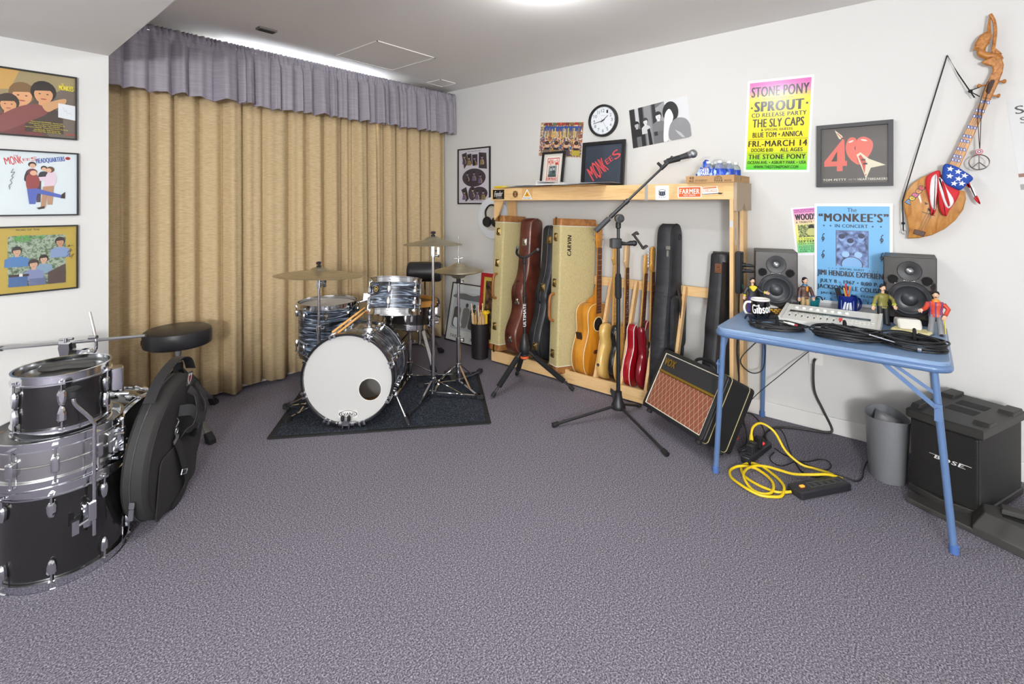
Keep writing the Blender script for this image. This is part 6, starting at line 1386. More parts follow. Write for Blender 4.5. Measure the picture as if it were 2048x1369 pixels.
# --- things leaning or lying on the rack's top shelf
ZT = 1.4432
o = MB().rbox(-0.115, 0.115, -0.55, 0.55, 0, 0.003, 0.01).build('thin_board', mixmat('thin brown board', [(0.3, 'b07a44'), (0.6, 'c99a62')], (3, 20, 3), 0.5, 'noise', 3, 2), loc=(3.075, 2.22, ZT + 0.0005)); o.rotation_euler = (0, 0, -0.16)
tag(o, 'thin brown board overhanging the left half of the rack top', 'board')
ZT2 = ZT + 0.0038
def fr_small(p):
    p.rect(0.10, 0.07, 0.9, 0.97, 'e7e2d8'); R_ = 'c8412c'
    for a in ((0.20, 0.13, 0.82, 0.16), (0.20, 0.13, 0.225, 0.95), (0.795, 0.13, 0.82, 0.95)): p.rect(*a, R_)
    guitar_word(p, 0.25, 0.28, 0.80, 0.2, 0.14, R_); p.rect(0.62, 0.28, 0.78, 0.36, R_)
    p.rect(0.30, 0.38, 0.72, 0.74, '8f9a98'); person(p, 0.43, 0.47, 0.07, '2c3436', 'c9d2d0', '5e6a68', 0.8); person(p, 0.58, 0.46, 0.07, '2c3436', 'c9d2d0', '39484a', 0.8); p.poly([(0.30, 0.66), (0.72, 0.66), (0.72, 0.74), (0.30, 0.74)], '4a5654')
    p.text('COW PALACE', 0.24, 0.76, 0.78, 0.84, R_, 0.08); p.text('SAN FRANCISCO', 0.24, 0.86, 0.78, 0.89, R_, 0.05); p.text('JAN. 22 - 8 PM', 0.24, 0.91, 0.60, 0.94, R_, 0.05)
lean = 0.16
framed('framed_poster', 'small black framed red and white poster leaning on the rack top', (3.262, 2.315, ZT2 + 0.148), wallrot((PI / 2 - lean, 0, -PI / 2), 0), 0.225, 0.295, 0.018, 0.016, ('d9d4ca', fr_small), cat='poster')
def fr_logo(p):
    p.rect(0.5, 0.02, 0.97, 0.98, '3a4452'); p.rect(0.53, 0.40, 0.9, 0.68, '35404d'); p.rect(0.53, 0.70, 0.9, 0.97, '343e4b')  # reflection of a panelled door painted into the print
    guitar_word(p, 0.15, 0.78, 1.10, 0.2, 0.60, 'd64a4c'); p.text('THE', 0.24, 0.475, 0.36, 0.505, 'd64a4c', 0.06)
framed('framed_poster', 'large black frame with red guitar-shaped lettering on dark ground on the rack top', (3.285, 1.862, ZT2 + 0.172), wallrot((PI / 2 - 0.10, 0, -PI / 2), 0), 0.362, 0.345, 0.024, 0.022, ('313a47', fr_logo), cat='poster')
o = MB().rbox(-0.07, 0.07, -0.02, 0.02, 0, 0.016, 0.003).build('small_pack', [mat('yellow pack', 'e8c81e', 0.4)], loc=(3.03, 2.665, ZT2)); o.rotation_euler = (0, 0, PI / 2 - 0.1)
tag(o, 'yellow pack with black lettering at the left end of the rack top', 'pack')
p = Print(0.13, 0.013, 'e8c81e', 0.0003); [p.rect(0.12 + k * 0.1, 0.25, 0.18 + k * 0.1, 0.75, '2a2414') for k in range(8)]; q = p.build('lettering', o); q.location = (0, -0.0203, 0.008); q.rotation_euler = (PI / 2, 0, 0); 
for k in range(7):
    x, y, a = ((3.10, 2.50, 0.3), (3.09, 2.44, -0.2), (3.10, 2.36, 0.1), (3.11, 2.30, 0.5), (3.08, 1.98, 0.1), (3.09, 1.90, -0.15), (3.10, 1.80, 0.2))[k]
    wv = MB(); n = 8
    v = [(-0.105 + 0.21 * i / n, -0.14 + 0.28 * j / n, 0.0026 * k % 0.008 + 0.004 + 0.004 * math.sin(i * 0.9 + k) * (j / n)) for j in range(n + 1) for i in range(n + 1)]
    wv.add(v, [(j * (n + 1) + i, j * (n + 1) + i + 1, (j + 1) * (n + 1) + i + 1, (j + 1) * (n + 1) + i) for j in range(n) for i in range(n)])
    o = wv.build('paper_sheet', mat('loose paper', ('e6e6e6', 'a9aab8', 'c9c9d2', 'dedee2')[k % 4], 0.6), loc=(x, y, ZT2 + 0.0015 * k)); o.rotation_euler = (0, 0, a)
    sd = o.modifiers.new('thickness', 'SOLIDIFY'); sd.thickness = 0.001
    tag(o, ('loose sheet of paper on the left part of the rack top' if k < 4 else 'loose sheet of paper before the large black frame on the rack top'), 'paper', 'papers on the left of the rack top' if k < 4 else 'papers before the large frame')
t = thing('ring_binder', 'white ring binder lying open-edged on the rack top before the small frame', 'binder', (3.10, 2.14, ZT2 + 0.013), (0, 0, -0.08))
MB().box(-0.11, 0.11, -0.14, 0.14, 0, 0.003).build('cover', mat('white binder', 'e9e9ea', 0.35), t); mb = MB(); mb.prism([(0.145, 0.0), (0.14, 0.034), (0.137, 0.034), (-0.14, 0.012), (-0.14, 0.009), (0.137, 0.030), (0.141, 0.0)], -0.11, 0.11, 'x'); mb.build('cover', mat('white binder', 'e9e9ea', 0.35), t); MB().box(-0.10, 0.105, -0.13, 0.13, 0.003, 0.010).build('pages', mat('pages', 'dcdcd8', 0.7), t)
# water carton
CB = mat('corrugated cardboard', 'b99163', 0.75); bx = (3.13, 0.975, ZT)
t = thing('carton_tray', 'open cardboard tray of small water bottles at the right end of the rack top', 'box', bx)
MB().box(-0.158, 0.158, -0.137, 0.137, 0, 0.003).build('base', CB, t)
for nm, a in (('front', (-0.160, -0.157, -0.14, 0.14)), ('back', (0.157, 0.160, -0.14, 0.14)), ('side', (-0.157, 0.157, -0.14, -0.137)), ('side', (-0.157, 0.157, 0.137, 0.14))): MB().box(*a, 0, 0.042).build('tray_wall', CB, t)
p = Print(0.275, 0.042, CB, 0.0003); INK = '3a2a24'
p.text('48', 0.07, 0.1, 0.17, 0.5, INK, 0.07); p.text('PACK', 0.07, 0.58, 0.17, 0.9, INK, 0.07); p.text('100% NATURAL SPRING WATER', 0.20, 0.55, 0.46, 0.70, INK, 0.04); p.text('8 FL OZ BOTTLES', 0.20, 0.74, 0.44, 0.88, INK, 0.04)
p.poly([(0.62, 0.28), (0.69, 0.05), (0.76, 0.28), (0.69, 0.16)], INK); p.text('DEER', 0.61, 0.28, 0.77, 0.54, INK, 0.03); p.text('PARK', 0.61, 0.60, 0.79, 0.92, INK, 0.03); p.text('100% NATURAL', 0.81, 0.62, 0.96, 0.74, INK, 0.03); p.text('SPRING WATER', 0.81, 0.77, 0.96, 0.88, INK, 0.03)
o = p.build('lettering', t); o.location = (-0.1602, 0, 0.021); o.rotation_euler = ON_POSTER_WALL
p = Print(0.30, 0.042, CB, 0.0003)
for s, a in (('KEEP', (0.05, 0.3, 0.2, 0.42)), ('CLEAN', (0.05, 0.5, 0.22, 0.62)), ('THIS WAY UP', (0.6, 0.16, 0.92, 0.28)), ('RECYCLE', (0.62, 0.72, 0.9, 0.84))): p.text(s, a[0], a[1], a[2], a[3], '6a5440', 0.03)
p.poly([(0.36, 0.4), (0.40, 0.1), (0.44, 0.4)], '6a5440'); p.rect(0.38, 0.4, 0.42, 0.8, '6a5440')
o = p.build('lettering', t); o.location = (0, -0.1402, 0.021); o.rotation_euler = (PI / 2, 0, 0)
CLEAR = mat('clear plastic', 'e6eef2', 0.12, trans=0.75); BLB = mat('blue label', '1f49b4', 0.35); CAPW = mat('white cap', 'eef0f2', 0.4)
b0 = thing('water_bottle', 'small blue labelled water bottle standing in the cardboard tray', 'bottle', (bx[0] - 0.11, bx[1] + 0.02, ZT + 0.0035), (0, 0, 0), 'water bottles in the cardboard tray')
MB().lathe([(0.004, 0), (0.026, 0.0), (0.029, 0.006), (0.029, 0.082), (0.024, 0.098), (0.013, 0.112), (0.012, 0.12), (0.004, 0.12)], 20).build('bottle', CLEAR, b0); MB().lathe([(0.0295, 0.030), (0.0298, 0.031), (0.0298, 0.078), (0.0295, 0.079)], 20, cap=False).build('paper_label', BLB, b0); MB().lathe([(0.013, 0.113), (0.014, 0.114), (0.014, 0.127), (0.004, 0.128)], 16).build('cap', CAPW, b0)
for i, (dx, dy) in enumerate(((-0.11, -0.045), (-0.05, 0.06), (-0.045, -0.005), (-0.05, -0.08), (0.02, 0.04), (0.02, -0.03), (0.085, 0.0), (0.085, -0.08))): dup(b0, (bx[0] + dx, bx[1] + dy, ZT + 0.0035), (0, 0, i))
FILM = mat('blue printed film', '2250c0', 0.3); 
t = thing('bottle_wrap', 'torn blue and clear film with white lettering bunched over the water bottles', 'wrapper', (bx[0] - 0.142, bx[1] + 0.005, ZT + 0.042))
mb = MB(); rn = random.Random(3); n = 14; v = []; f = []
prof_ = [0.02, 0.05, 0.045, 0.085, 0.10, 0.095, 0.06, 0.05, 0.05, 0.07, 0.075, 0.06, 0.04, 0.025, 0.015]
for j in range(7):
    for i in range(n + 1):
        s = j / 6; v.append((0.004 * math.sin(i * 1.7 + j) + 0.03 * s * s + rn.uniform(-0.003, 0.003), 0.085 - 0.19 * i / n + rn.uniform(-0.003, 0.003), prof_[i] * s - 0.012 * (1 - s)))
for j in range(6):
    for i in range(n): f.append((j * (n + 1) + i, j * (n + 1) + i + 1, (j + 1) * (n + 1) + i + 1, (j + 1) * (n + 1) + i))
mb.add(v, f); mb.mi = [0 if (3 <= (k % n) <= 5 or 9 <= (k % n) <= 12 or (k % n) in (0, 7)) else 1 for k in range(len(f))]
o = mb.build('film', [FILM, mat('pale film', 'bcd3ee', 0.25)], t); sd = o.modifiers.new('thickness', 'SOLIDIFY'); sd.thickness = 0.0012
p = Print(0.055, 0.05, FILM, 0.0004); p.text('DEER', 0.05, 0.16, 0.95, 0.52, 'f2f4fa', 0.09, 0.08); p.text('PARK', 0.05, 0.56, 0.98, 0.95, 'f2f4fa', 0.09, 0.08); p.line([(0.2, 0.05), (0.45, 0.12), (0.6, 0.04), (0.8, 0.1)], 0.003, 'd9a53a')
q = p.build('lettering', t); q.location = (-0.006, 0.025, 0.026); q.rotation_euler = ON_POSTER_WALL
cr = MB()
for k in range(16):
    a = rn.uniform(0, 6.28); c = Vector((0.07 + rn.uniform(-0.05, 0.07), -0.02 + rn.uniform(-0.06, 0.06), 0.09 + rn.uniform(-0.02, 0.02))); u = Vector((math.cos(a), math.sin(a), rn.uniform(-0.4, 0.4))) * 0.035; w2 = Vector((-math.sin(a), math.cos(a), rn.uniform(-0.6, 0.6))) * 0.025
    cr.add([tuple(c - u - w2), tuple(c + u - w2 * 0.5), tuple(c + u * 0.8 + w2), tuple(c - u * 0.9 + w2)], [(0, 1, 2, 3)])
cr.build('clear_film', GLASS, t)

# --- low left corner of the poster wall
t = thing('round_hat', 'round white disc hung on the wall behind the left end of the rack', 'hat', (XW, 3.035, 1.185), ON_POSTER_WALL)
MB().lathe([(0.115, 0.02), (0.19, 0.006), (0.194, 0.012), (0.19, 0.018), (0.12, 0.030), (0.115, 0.028)], 56, cap=False).build('brim', mat('white felt', 'd9dde2', 0.8), t)
MB().lathe([(0.12, 0.004), (0.118, 0.03), (0.10, 0.012), (0.002, 0.012)], 48).build('crown', mat('shaded felt', 'cfc9be', 0.8), t)
t = thing('headphones', 'black headphones hanging before the round white disc', 'headphones', (XW, 3.015, 1.20), ON_POSTER_WALL)
MB().tube(smooth([(-0.07, -0.02, 0.05), (-0.075, 0.05, 0.05), (-0.03, 0.10, 0.05), (0.03, 0.10, 0.05), (0.075, 0.05, 0.05), (0.07, -0.02, 0.05)], 5), 0.008, 8).build('headband', BLACKP, t)
for s in (-1, 1): MB().lathe([(0.01, -0.018), (0.042, -0.015), (0.05, 0.0), (0.042, 0.018), (0.01, 0.02)], 24, axis='z', at=(s * 0.055, -0.05, 0.052)).build('ear_cup', BLACKP, t)
def art_bw(p):
    p.rect(0.10, 0.05, 1.0, 0.80, 'b9bec0'); p.rect(0.10, 0.05, 1.0, 0.14, 'c9ced2'); p.blob([(0.1, 0.2), (0.4, 0.16), (0.7, 0.18), (1.0, 0.14), (1.0, 0.27), (0.5, 0.27), (0.1, 0.25)], '6a6e70'); p.rect(0.10, 0.27, 1.0, 0.80, 'b3bac0')
    for u, c, L in ((0.26, '5a5450', 0.35), (0.55, '7d7a78', 0.3), (0.78, '4e5052', 0.34)): p.ell(u, 0.36, 0.045, 0.04, '4f4b48', 12); p.blob([(u - 0.09, 0.42), (u + 0.09, 0.42), (u + 0.1, 0.58), (u + 0.04, 0.74), (u - 0.12, 0.74), (u - 0.11, 0.56)], c)
    p.blob([(0.2, 0.60), (0.35, 0.62), (0.45, 0.72), (0.3, 0.76), (0.18, 0.72)], 'd9dee0')
    for k, ch in enumerate('TREES'): p.text(ch, 0.13 + k * 0.08, 0.895, 0.19 + k * 0.08, 0.945, '232325', 0.03)
    p.text('3', 0.78, 0.90, 0.84, 0.945, '232325', 0.06)
lean = 0.20
framed('framed_photo', 'thin framed black and white photo leaning on the wall behind the hi-hat', (3.262, 3.335, 0.275), wallrot((PI / 2 - lean, 0, -PI / 2), 0), 0.43, 0.55, 0.009, 0.012, ('d3d6d4', art_bw), cat='framed picture')
framed('framed_print', 'red and yellow bordered print leaning behind the stick bin', (3.283, 3.02, 0.345), wallrot((PI / 2 - 0.10, 0, -PI / 2), 0), 0.27, 0.66, 0.034, 0.016, ('d8c25a', lambda p: (p.rect(0.12, 0.06, 0.88, 0.94, mixmat('dark painting', [(0.35, '2a211c'), (0.5, '5a4030'), (0.65, '8a6a44')], (1, 1, 1), 0.5, 'noise', 4, 22)))), mat('red frame', 'b3262a', 0.4), cat='framed picture', glass=False)
BX, BY = 3.02, 2.905
t = thing('stick_bin', 'round black bin full of drumsticks on the floor beside the rack', 'bin', (BX, BY, 0))
MB().lathe([(0.004, 0.002), (0.066, 0.002), (0.07, 0.006), (0.079, 0.292), (0.082, 0.294), (0.082, 0.30), (0.077, 0.30), (0.068, 0.012), (0.004, 0.012)], 40).build('body', mat('black bin plastic', '221d1f', 0.45), t)
rn = random.Random(12); SM = [mat('pale hickory', c, 0.5) for c in ('e2c08c', 'd3a868', 'e8cfa4', 'c9985a')]
for k in range(16):
    a = k * 2.4; r0 = 0.012 + 0.042 * ((k * 7 % 16) / 16); r1 = 0.02 + 0.06 * ((k * 5 % 16) / 16); L = rn.uniform(0.36, 0.415)
    b_ = Vector((BX + r0 * math.cos(a), BY + r0 * math.sin(a), 0.016)); e_ = Vector((BX + r1 * math.cos(a + 0.3), BY + r1 * math.sin(a + 0.3), L))
    stick(b_, e_, 'pale wooden drumstick standing in the black bin', 'drumsticks in the bin', SM[k % 4], 0.0075)
for (x0_, y0_, x1_, y1_, L) in ((0.0, 0.03, -0.02, 0.085, 0.455), (0.02, 0.0, 0.0, 0.02, 0.445), (0.03, -0.01, 0.03, 0.0, 0.46)): stick((BX + x0_, BY + y0_, 0.016), (BX + x1_, BY + y1_, L), 'pale wooden drumstick standing in the black bin', 'drumsticks in the bin', SM[2], 0.008)
mb = MB(); mb.tube(smooth([(0.02, -0.045, 0.02), (0.02, -0.05, 0.33), (0.02, -0.05, 0.375), (0.03, -0.075, 0.40)], 4), 0.016, 10); mb.ball((0.02, -0.04, 0.385), 0.03, 12, 8, sx=0.8, sz=0.7)
o = mb.build('toy_maraca', mat('yellow plastic', 'e8bf1c', 0.4), loc=(BX, BY, 0)); tag(o, 'bright yellow plastic piece stuck among the drumsticks in the bin', 'percussion toy')
# ---------------------------------------------------------------- blue card table
BLU = mat('blue steel paint', '5a769f', 0.35, coat=0.2)
BLV = mixmat('blue vinyl top', [(0.3, '748eb0'), (0.6, '829dbf'), (0.8, '90abcb')], (3, 3, 3), 0.38, 'noise', 3, 2)
TBX0, TBX1, TBY0, TBY1, TT = 2.452, 3.312, -0.082, 0.785, 0.717
tb = thing('card_table', 'square blue folding card table with steel legs against the poster wall', 'table', ((TBX0 + TBX1) / 2, (TBY0 + TBY1) / 2, 0))
TL = Vector(tb.location)
hx_, hy_ = (TBX1 - TBX0) / 2, (TBY1 - TBY0) / 2
MB().rbox(-hx_ + 0.004, hx_ - 0.004, -hy_ + 0.004, hy_ - 0.004, TT - 0.018, TT, 0.055, 'z', 6, c=0.004).build('table_top', BLV, tb)
q = rrect(-hx_ + 0.010, hx_ - 0.010, -hy_ + 0.010, hy_ - 0.010, 0.05, 6)
MB().tube([(a, b, TT - 0.028) for a, b in q], 0.0155, 10, closed=True).build('apron_rim', BLU, tb)
for (a, b), (fx_, fy_) in {(2.478, 0.745): (2.476, 0.782), (2.478, -0.028): (2.483, -0.086), (3.285, 0.745): (3.312, 0.767), (3.285, -0.028): (3.315, -0.07)}.items():
    tp_ = Vector((a, b, TT - 0.03)) - TL; bt = Vector((fx_, fy_, 0.0)) - TL
    l = MB().cyl(tp_, bt + (tp_ - bt) * 0.01, 0.0125, n=16).build('leg', BLU, tb)
    d = tp_ - bt; MB().lathe([(0.013, 0.0), (0.0155, 0.002), (0.0155, 0.032), (0.0128, 0.034)], 16, at=tuple(bt)).build('leg_cap', mat('blue rubber cap', '4a6ba6', 0.5), l)
    s_ = 1 if b < 0.3 else -1
    k1 = tp_ + (bt - tp_) * 0.22; al_ = (a < 3) == (b > 0.3); dv = Vector((0.17 if a < 3 else -0.17, 0, 0)) if al_ else Vector((0, s_ * 0.17, 0)); e1 = tp_ + dv; ac = Vector((0, 1, 0)) if al_ else Vector((1, 0, 0)); so_ = Vector((0, -0.012 if s_ > 0 else 0.012, 0)) if al_ else Vector((-0.012 if a < 3 else 0.012, 0, 0))
    mb = MB(); mb.bar(k1 + so_, e1 + so_ + UP * 0.005, 0.016, 0.004, up=ac).bar(k1 + so_ * 0.4 + UP * 0.05, e1 + so_ - dv * 0.17 + UP * 0.005, 0.012, 0.004, up=ac)
    mb.bar(k1 + so_ * 1.3 + UP * 0.02, k1 + so_ * 1.3 - UP * 0.045, 0.024, 0.005, up=ac); mb.cyl(k1 + so_ * 0.6, k1 + so_ * 2.0, 0.008)
    mb.build('leg_brace', BLU, l)

# ---- studio monitors
MGL = mat('glossy dark baffle', '2b2625', 0.12, coat=0.6); MVN = mat('black ash vinyl', '2d2c2c', 0.5, bump=(80, 0.2)); CONE = mat('speaker cone', '323438', 0.38); SURR = mat('rubber surround', '313236', 0.5)
def monitor(label, loc, yaw, W=0.205, Hh=0.305, D=0.215):
    t = thing('studio_monitor', label, 'speaker', loc, (0, 0, yaw))     # local -y is the front
    a = W / 2
    MB().rbox(-a, a, 0.012, D, 0, Hh, 0.004, 'y').build('cabinet', MVN, t)
    b_ = MB().rbox(-a, a, 0.0, 0.014, 0, Hh, 0.006, 'y', c=0.003).build('baffle', MGL, t)
    def ring(name, prof, x, z, m, par): return MB().lathe([(r, -h) for r, h in prof][::-1], 40, axis='y', at=(x, 0, z)).build(name, m, par)
    zw, zt_ = 0.098, 0.235
    wf = ring('woofer', [(0.083, 0.001), (0.083, 0.009), (0.078, 0.015), (0.072, 0.019), (0.066, 0.018), (0.061, 0.014), (0.057, 0.011), (0.036, 0.003), (0.034, 0.003), (0.027, 0.010), (0.012, 0.015), (0.001, 0.016)], 0, zw, CONE, t)
    MB().torus((0, -0.016, zw), 0.068, 0.006, 'y', 44, 8).build('surround', SURR, wf); MB().torus((0, -0.007, zw), 0.082, 0.004, 'y', 44, 6).build('woofer_rim', BLACKP, wf)
    tw = ring('tweeter', [(0.049, 0.0005), (0.049, 0.003), (0.046, 0.005), (0.024, 0.003), (0.018, 0.001), (0.0165, 0.002), (0.012, 0.008), (0.006, 0.0105), (0.001, 0.011)], 0, zt_, mat('tweeter plate', '27282a', 0.45), t)
    MB().lathe([(0.0165, -0.0035), (0.012, -0.0085), (0.006, -0.011), (0.001, -0.0115)], 24, axis='y', at=(0, 0, zt_)).build('dome', mat('silver dome', 'a9abad', 0.3, 0.9), tw)
    for s in (-1, 1):
        pt = MB().lathe([(0.023, -0.0015), (0.019, 0.0), (0.018, 0.001)], 28, axis='y', at=(s * 0.066, -0.0005, 0.190), cap=False).build('port_rim', MGL, t)
        MB().lathe([(0.0185, -0.0012), (0.001, -0.0010)], 28, axis='y', at=(s * 0.066, 0, 0.190)).build('port', mat('port dark', '060606', 0.9), pt)
    p = Print(0.045, 0.010, MGL, 0.0003); p.text('FOSTEX', 0.02, 0.05, 0.98, 0.95, 'e4e2de', 0.08); o = p.build('maker_mark', t); o.location = (0, -0.0002, 0.189); o.rotation_euler = (PI / 2, 0, 0)
    for y in (0.03, 0.17): MB().prism([(y, -0.033), (y + 0.03, -0.033), (y + 0.03, 0), (y, 0)], -a + 0.01, a - 0.01, 'x').build('foam_pad', mat('black foam', '141416', 0.9), t)
    return t
pm = fy * 2.655 + fx * 1.432
monitor('left studio monitor on the blue table behind the black mug', (pm.x + 0.01, pm.y, 0.751), -1.30)
monitor('right studio monitor on the blue table beside the blue poster', (3.10, 0.056, 0.751), -PI / 2 + 0.02)

# ---- mugs, bowl, devices
def mug(name, label, loc, R, h, outer, inner, hang_, hcol, cat='mug'):
    t = thing(name, label, cat, loc)
    mb = MB(); mb.m = 0; mb.lathe([(0.002, 0.0), (R - 0.006, 0.0), (R - 0.002, 0.004), (R, 0.012), (R, h - 0.008)], 40, cap=False)
    mb.m = 1; mb.lathe([(R, h - 0.008), (R, h - 0.002), (R - 0.002, h), (R - 0.005, h - 0.003), (R - 0.006, 0.01), (0.002, 0.008)], 40, cap=False); b = mb.build('body', [outer, inner], t)
    c, s_ = math.cos(hang_), math.sin(hang_)
    MB().tube(smooth([((R - 0.002) * c, (R - 0.002) * s_, h * 0.82), ((R + 0.022) * c, (R + 0.022) * s_, h * 0.80), ((R + 0.032) * c, (R + 0.032) * s_, h * 0.55), ((R + 0.022) * c, (R + 0.022) * s_, h * 0.28), ((R - 0.002) * c, (R - 0.002) * s_, h * 0.2)], 4), 0.0062, 10).build('handle', hcol, t)
    return t, b
def wrap(p, R):
    """bend a flat print round a vertical cylinder of radius R (front at local -y)"""
    out = []
    for x, y, z in p.mb.v: a = x / R; r = R + z; out.append((r * math.sin(a), -r * math.cos(a), y))
    p.mb.v = out; return p
BLKC = mat('black glaze', '111113', 0.1, coat=0.5); WHC = mat('white glaze', 'eceae6', 0.15, coat=0.4); NVY = mat('navy glaze', '1a2a78', 0.12, coat=0.5)
t, _ = mug('mug', 'black mug with large white script lettering at the left end of the blue table', (2.775, 0.652, TT), 0.046, 0.108, BLKC, WHC, VIEW + PI - 0.2, WHC)
p = Print(0.10, 0.052, BLKC, 0.0001, step=0.00025); p.mb = MB(); p.mats = []; p.z = 0.0004; p.text('Gibson', 0.0, 0.05, 1.0, 0.95, 'f2f0ec', 0.08, 0.10); wrap(p, 0.046); o = p.build('lettering', t); o.location = (0, 0, 0.062); o.rotation_euler = (0, 0, VIEW - 0.30)
t, _ = mug('mug', 'navy blue mug holding pens behind the white recorder', (3.20, 0.318, TT), 0.045, 0.104, NVY, NVY, VIEW + 0.1, NVY)
p = Print(0.06, 0.05, NVY, 0.0001, step=0.00025); p.mb = MB(); p.mats = []; p.z = 0.0004
p.rect(0, 0, 1, 1, 'dfe4ea'); p.rect(0.04, 0.05, 0.96, 0.97, '1f3f86'); p.poly([(0.12, 0.97), (0.30, 0.15), (0.42, 0.15), (0.32, 0.97)], 'dfe4ea'); p.poly([(0.38, 0.97), (0.46, 0.30), (0.60, 0.15), (0.56, 0.97)], 'dfe4ea'); p.poly([(0.62, 0.97), (0.64, 0.2), (0.78, 0.15), (0.86, 0.97)], 'dfe4ea')
wrap(p, 0.045); o = p.build('emblem', t); o.location = (0, 0, 0.056); o.rotation_euler = (0, 0, VIEW - 0.62)
for k, (dx, dy, L, col, lab) in enumerate(((0.012, 0.010, 0.165, 'c42a2a', 'red pen standing in the navy mug'), (-0.006, -0.012, 0.158, 'd9742a', 'orange pen standing in the navy mug'), (0.02, -0.018, 0.150, '3a8fc0', 'light blue pen standing in the navy mug'), (-0.012, 0.016, 0.145, 'c8a23a', 'yellow pencil standing in the navy mug'))):
    b_ = Vector((3.20 - dx * 0.5, 0.318 - dy * 0.5, TT + 0.010)); e_ = Vector((3.20 + dx, 0.318 + dy, TT + L)); d = e_ - b_
    o = MB().tube([b_, b_ + d * 0.8, b_ + d * 0.97, e_], 0.004, 10, radii=[0.004, 0.004, 0.0045, 0.002]).build('pen', mat('pen barrel', col, 0.35)); tag(o, lab, 'pen')
o = MB().bar((3.212, 0.335, TT + 0.012), (3.19, 0.365, TT + 0.140), 0.026, 0.005).build('scissors', BLACKP); tag(o, 'flat black handled tool leaning in the navy mug', 'tool')
t = thing('bowl', 'teal ribbed bowl at the back of the table by the blue poster', 'bowl', (3.235, 0.505, TT))
mb = MB(); n = 48; v = []
mb.lathe([(0.002, 0), (0.043, 0), (0.052, 0.052), (0.054, 0.052), (0.054, 0.062), (0.050, 0.062), (0.044, 0.008), (0.002, 0.006)], 40); 
mb.build('body', mat('teal plastic', '1f7f86', 0.35), t)
rb = MB()
for k in range(30): a = 2 * PI * k / 30; rb.cyl((0.0435 * math.cos(a), 0.0435 * math.sin(a), 0.002), (0.0525 * math.cos(a), 0.0525 * math.sin(a), 0.051), 0.0016, n=6)
rb.build('ribbing', mat('teal plastic', '1f7f86', 0.35), t)
o = MB().ball((0, 0, 0), 0.036, 18, 10, sz=0.45).build('pebble', mat('grey stone', '9a9690', 0.7), loc=(3.235, 0.508, TT + 0.048)); tag(o, 'rough grey lump lying in the teal bowl', 'stone')
mb = MB(); mb.tube(smooth([(0, 0, 0), (0.01, -0.02, 0.03), (0.0, -0.045, 0.036), (-0.01, -0.055, 0.02)], 4), 0.003, 8); o = mb.build('cable_end', RUBBER, loc=(3.22, 0.49, TT + 0.040)); tag(o, 'short black cable end hooked over the rim of the teal bowl', 'cable')

# white multitrack recorder
REC = mat('cream white casing', 'dcdbd4', 0.4)
t = thing('multitrack_recorder', 'white multitrack recorder with sliders in the middle of the blue table', 'recorder', (2.755, 0.36, TT), (0, 0, -PI / 2))   # local +y goes to the wall, x to the right
MB().prism([(0.0, 0.004), (0.0, 0.026), (0.13, 0.046), (0.215, 0.064), (0.215, 0.004)], -0.205, 0.205, 'x', 0.004).build('casing', REC, t)
def onrec(name, x0, x1, y0, y1, h, m):
    """a slab lying on the sloping panel"""
    def zz(y): return 0.026 + (0.020 * y / 0.13 if y < 0.13 else 0.020 + 0.018 * (y - 0.13) / 0.085)
    mb = MB(); mb.add([(x0, y0, zz(y0) + 0.0002), (x1, y0, zz(y0) + 0.0002), (x1, y1, zz(y1) + 0.0002), (x0, y1, zz(y1) + 0.0002), (x0, y0, zz(y0) + h), (x1, y0, zz(y0) + h), (x1, y1, zz(y1) + h), (x0, y1, zz(y1) + h)], [(3, 2, 1, 0), (4, 5, 6, 7), (0, 1, 5, 4), (1, 2, 6, 5), (2, 3, 7, 6), (3, 0, 4, 7)])
    return mb.build(name, m, t)
for s in (-1, 1): onrec('end_cheek', s * 0.200 - 0.006, s * 0.200 + 0.006, 0.002, 0.21, 0.006, mat('pale grey', 'cfcec8', 0.4))
onrec('display_strip', -0.175, 0.165, 0.112, 0.138, 0.0008, mat('dark strip', '33332f', 0.3)); onrec('display', 0.06, 0.155, 0.120, 0.132, 0.0012, mat('grey green lcd', '5c6156', 0.2))
for k in range(18): onrec('strip_button', -0.172 + k * 0.0125, -0.163 + k * 0.0125, 0.115, 0.135, 0.0016, mat('dark green key', '3c463c', 0.4))
for k in range(9):
    x = -0.165 + k * 0.027
    onrec('slider_slot', x - 0.001, x + 0.001, 0.045, 0.105, 0.0006, RUBBER)
    y = 0.072 + 0.006 * math.sin(k * 1.3); o = onrec('slider', x - 0.007, x + 0.007, y, y + 0.012, 0.010, mat('red slider', 'c8342c', 0.4) if k == 8 else mat('grey slider', 'b4b4ae', 0.4))
    onrec('slider_dark_strip', x - 0.003, x + 0.003, y - 0.018, y - 0.002, 0.0008, mat('dark slot line', '3a3a38', 0.6))  # flat dark strip in front of each slider
for k in range(8):
    x = -0.150 + k * 0.031; zc_ = 0.0605 - 0.002
    MB().lathe([(0.0095, 0), (0.0085, 0.010), (0.002, 0.011)], 16, at=(x, 0.168, 0.053)).build('knob', mat('white knob', 'e4e3dd', 0.4), t)
for k in range(14): onrec('key', 0.075 + (k % 7) * 0.016, 0.086 + (k % 7) * 0.016, 0.06 + (k // 7) * 0.024, 0.068 + (k // 7) * 0.024, 0.003, mat('pale key', 'cfcdc6', 0.4))
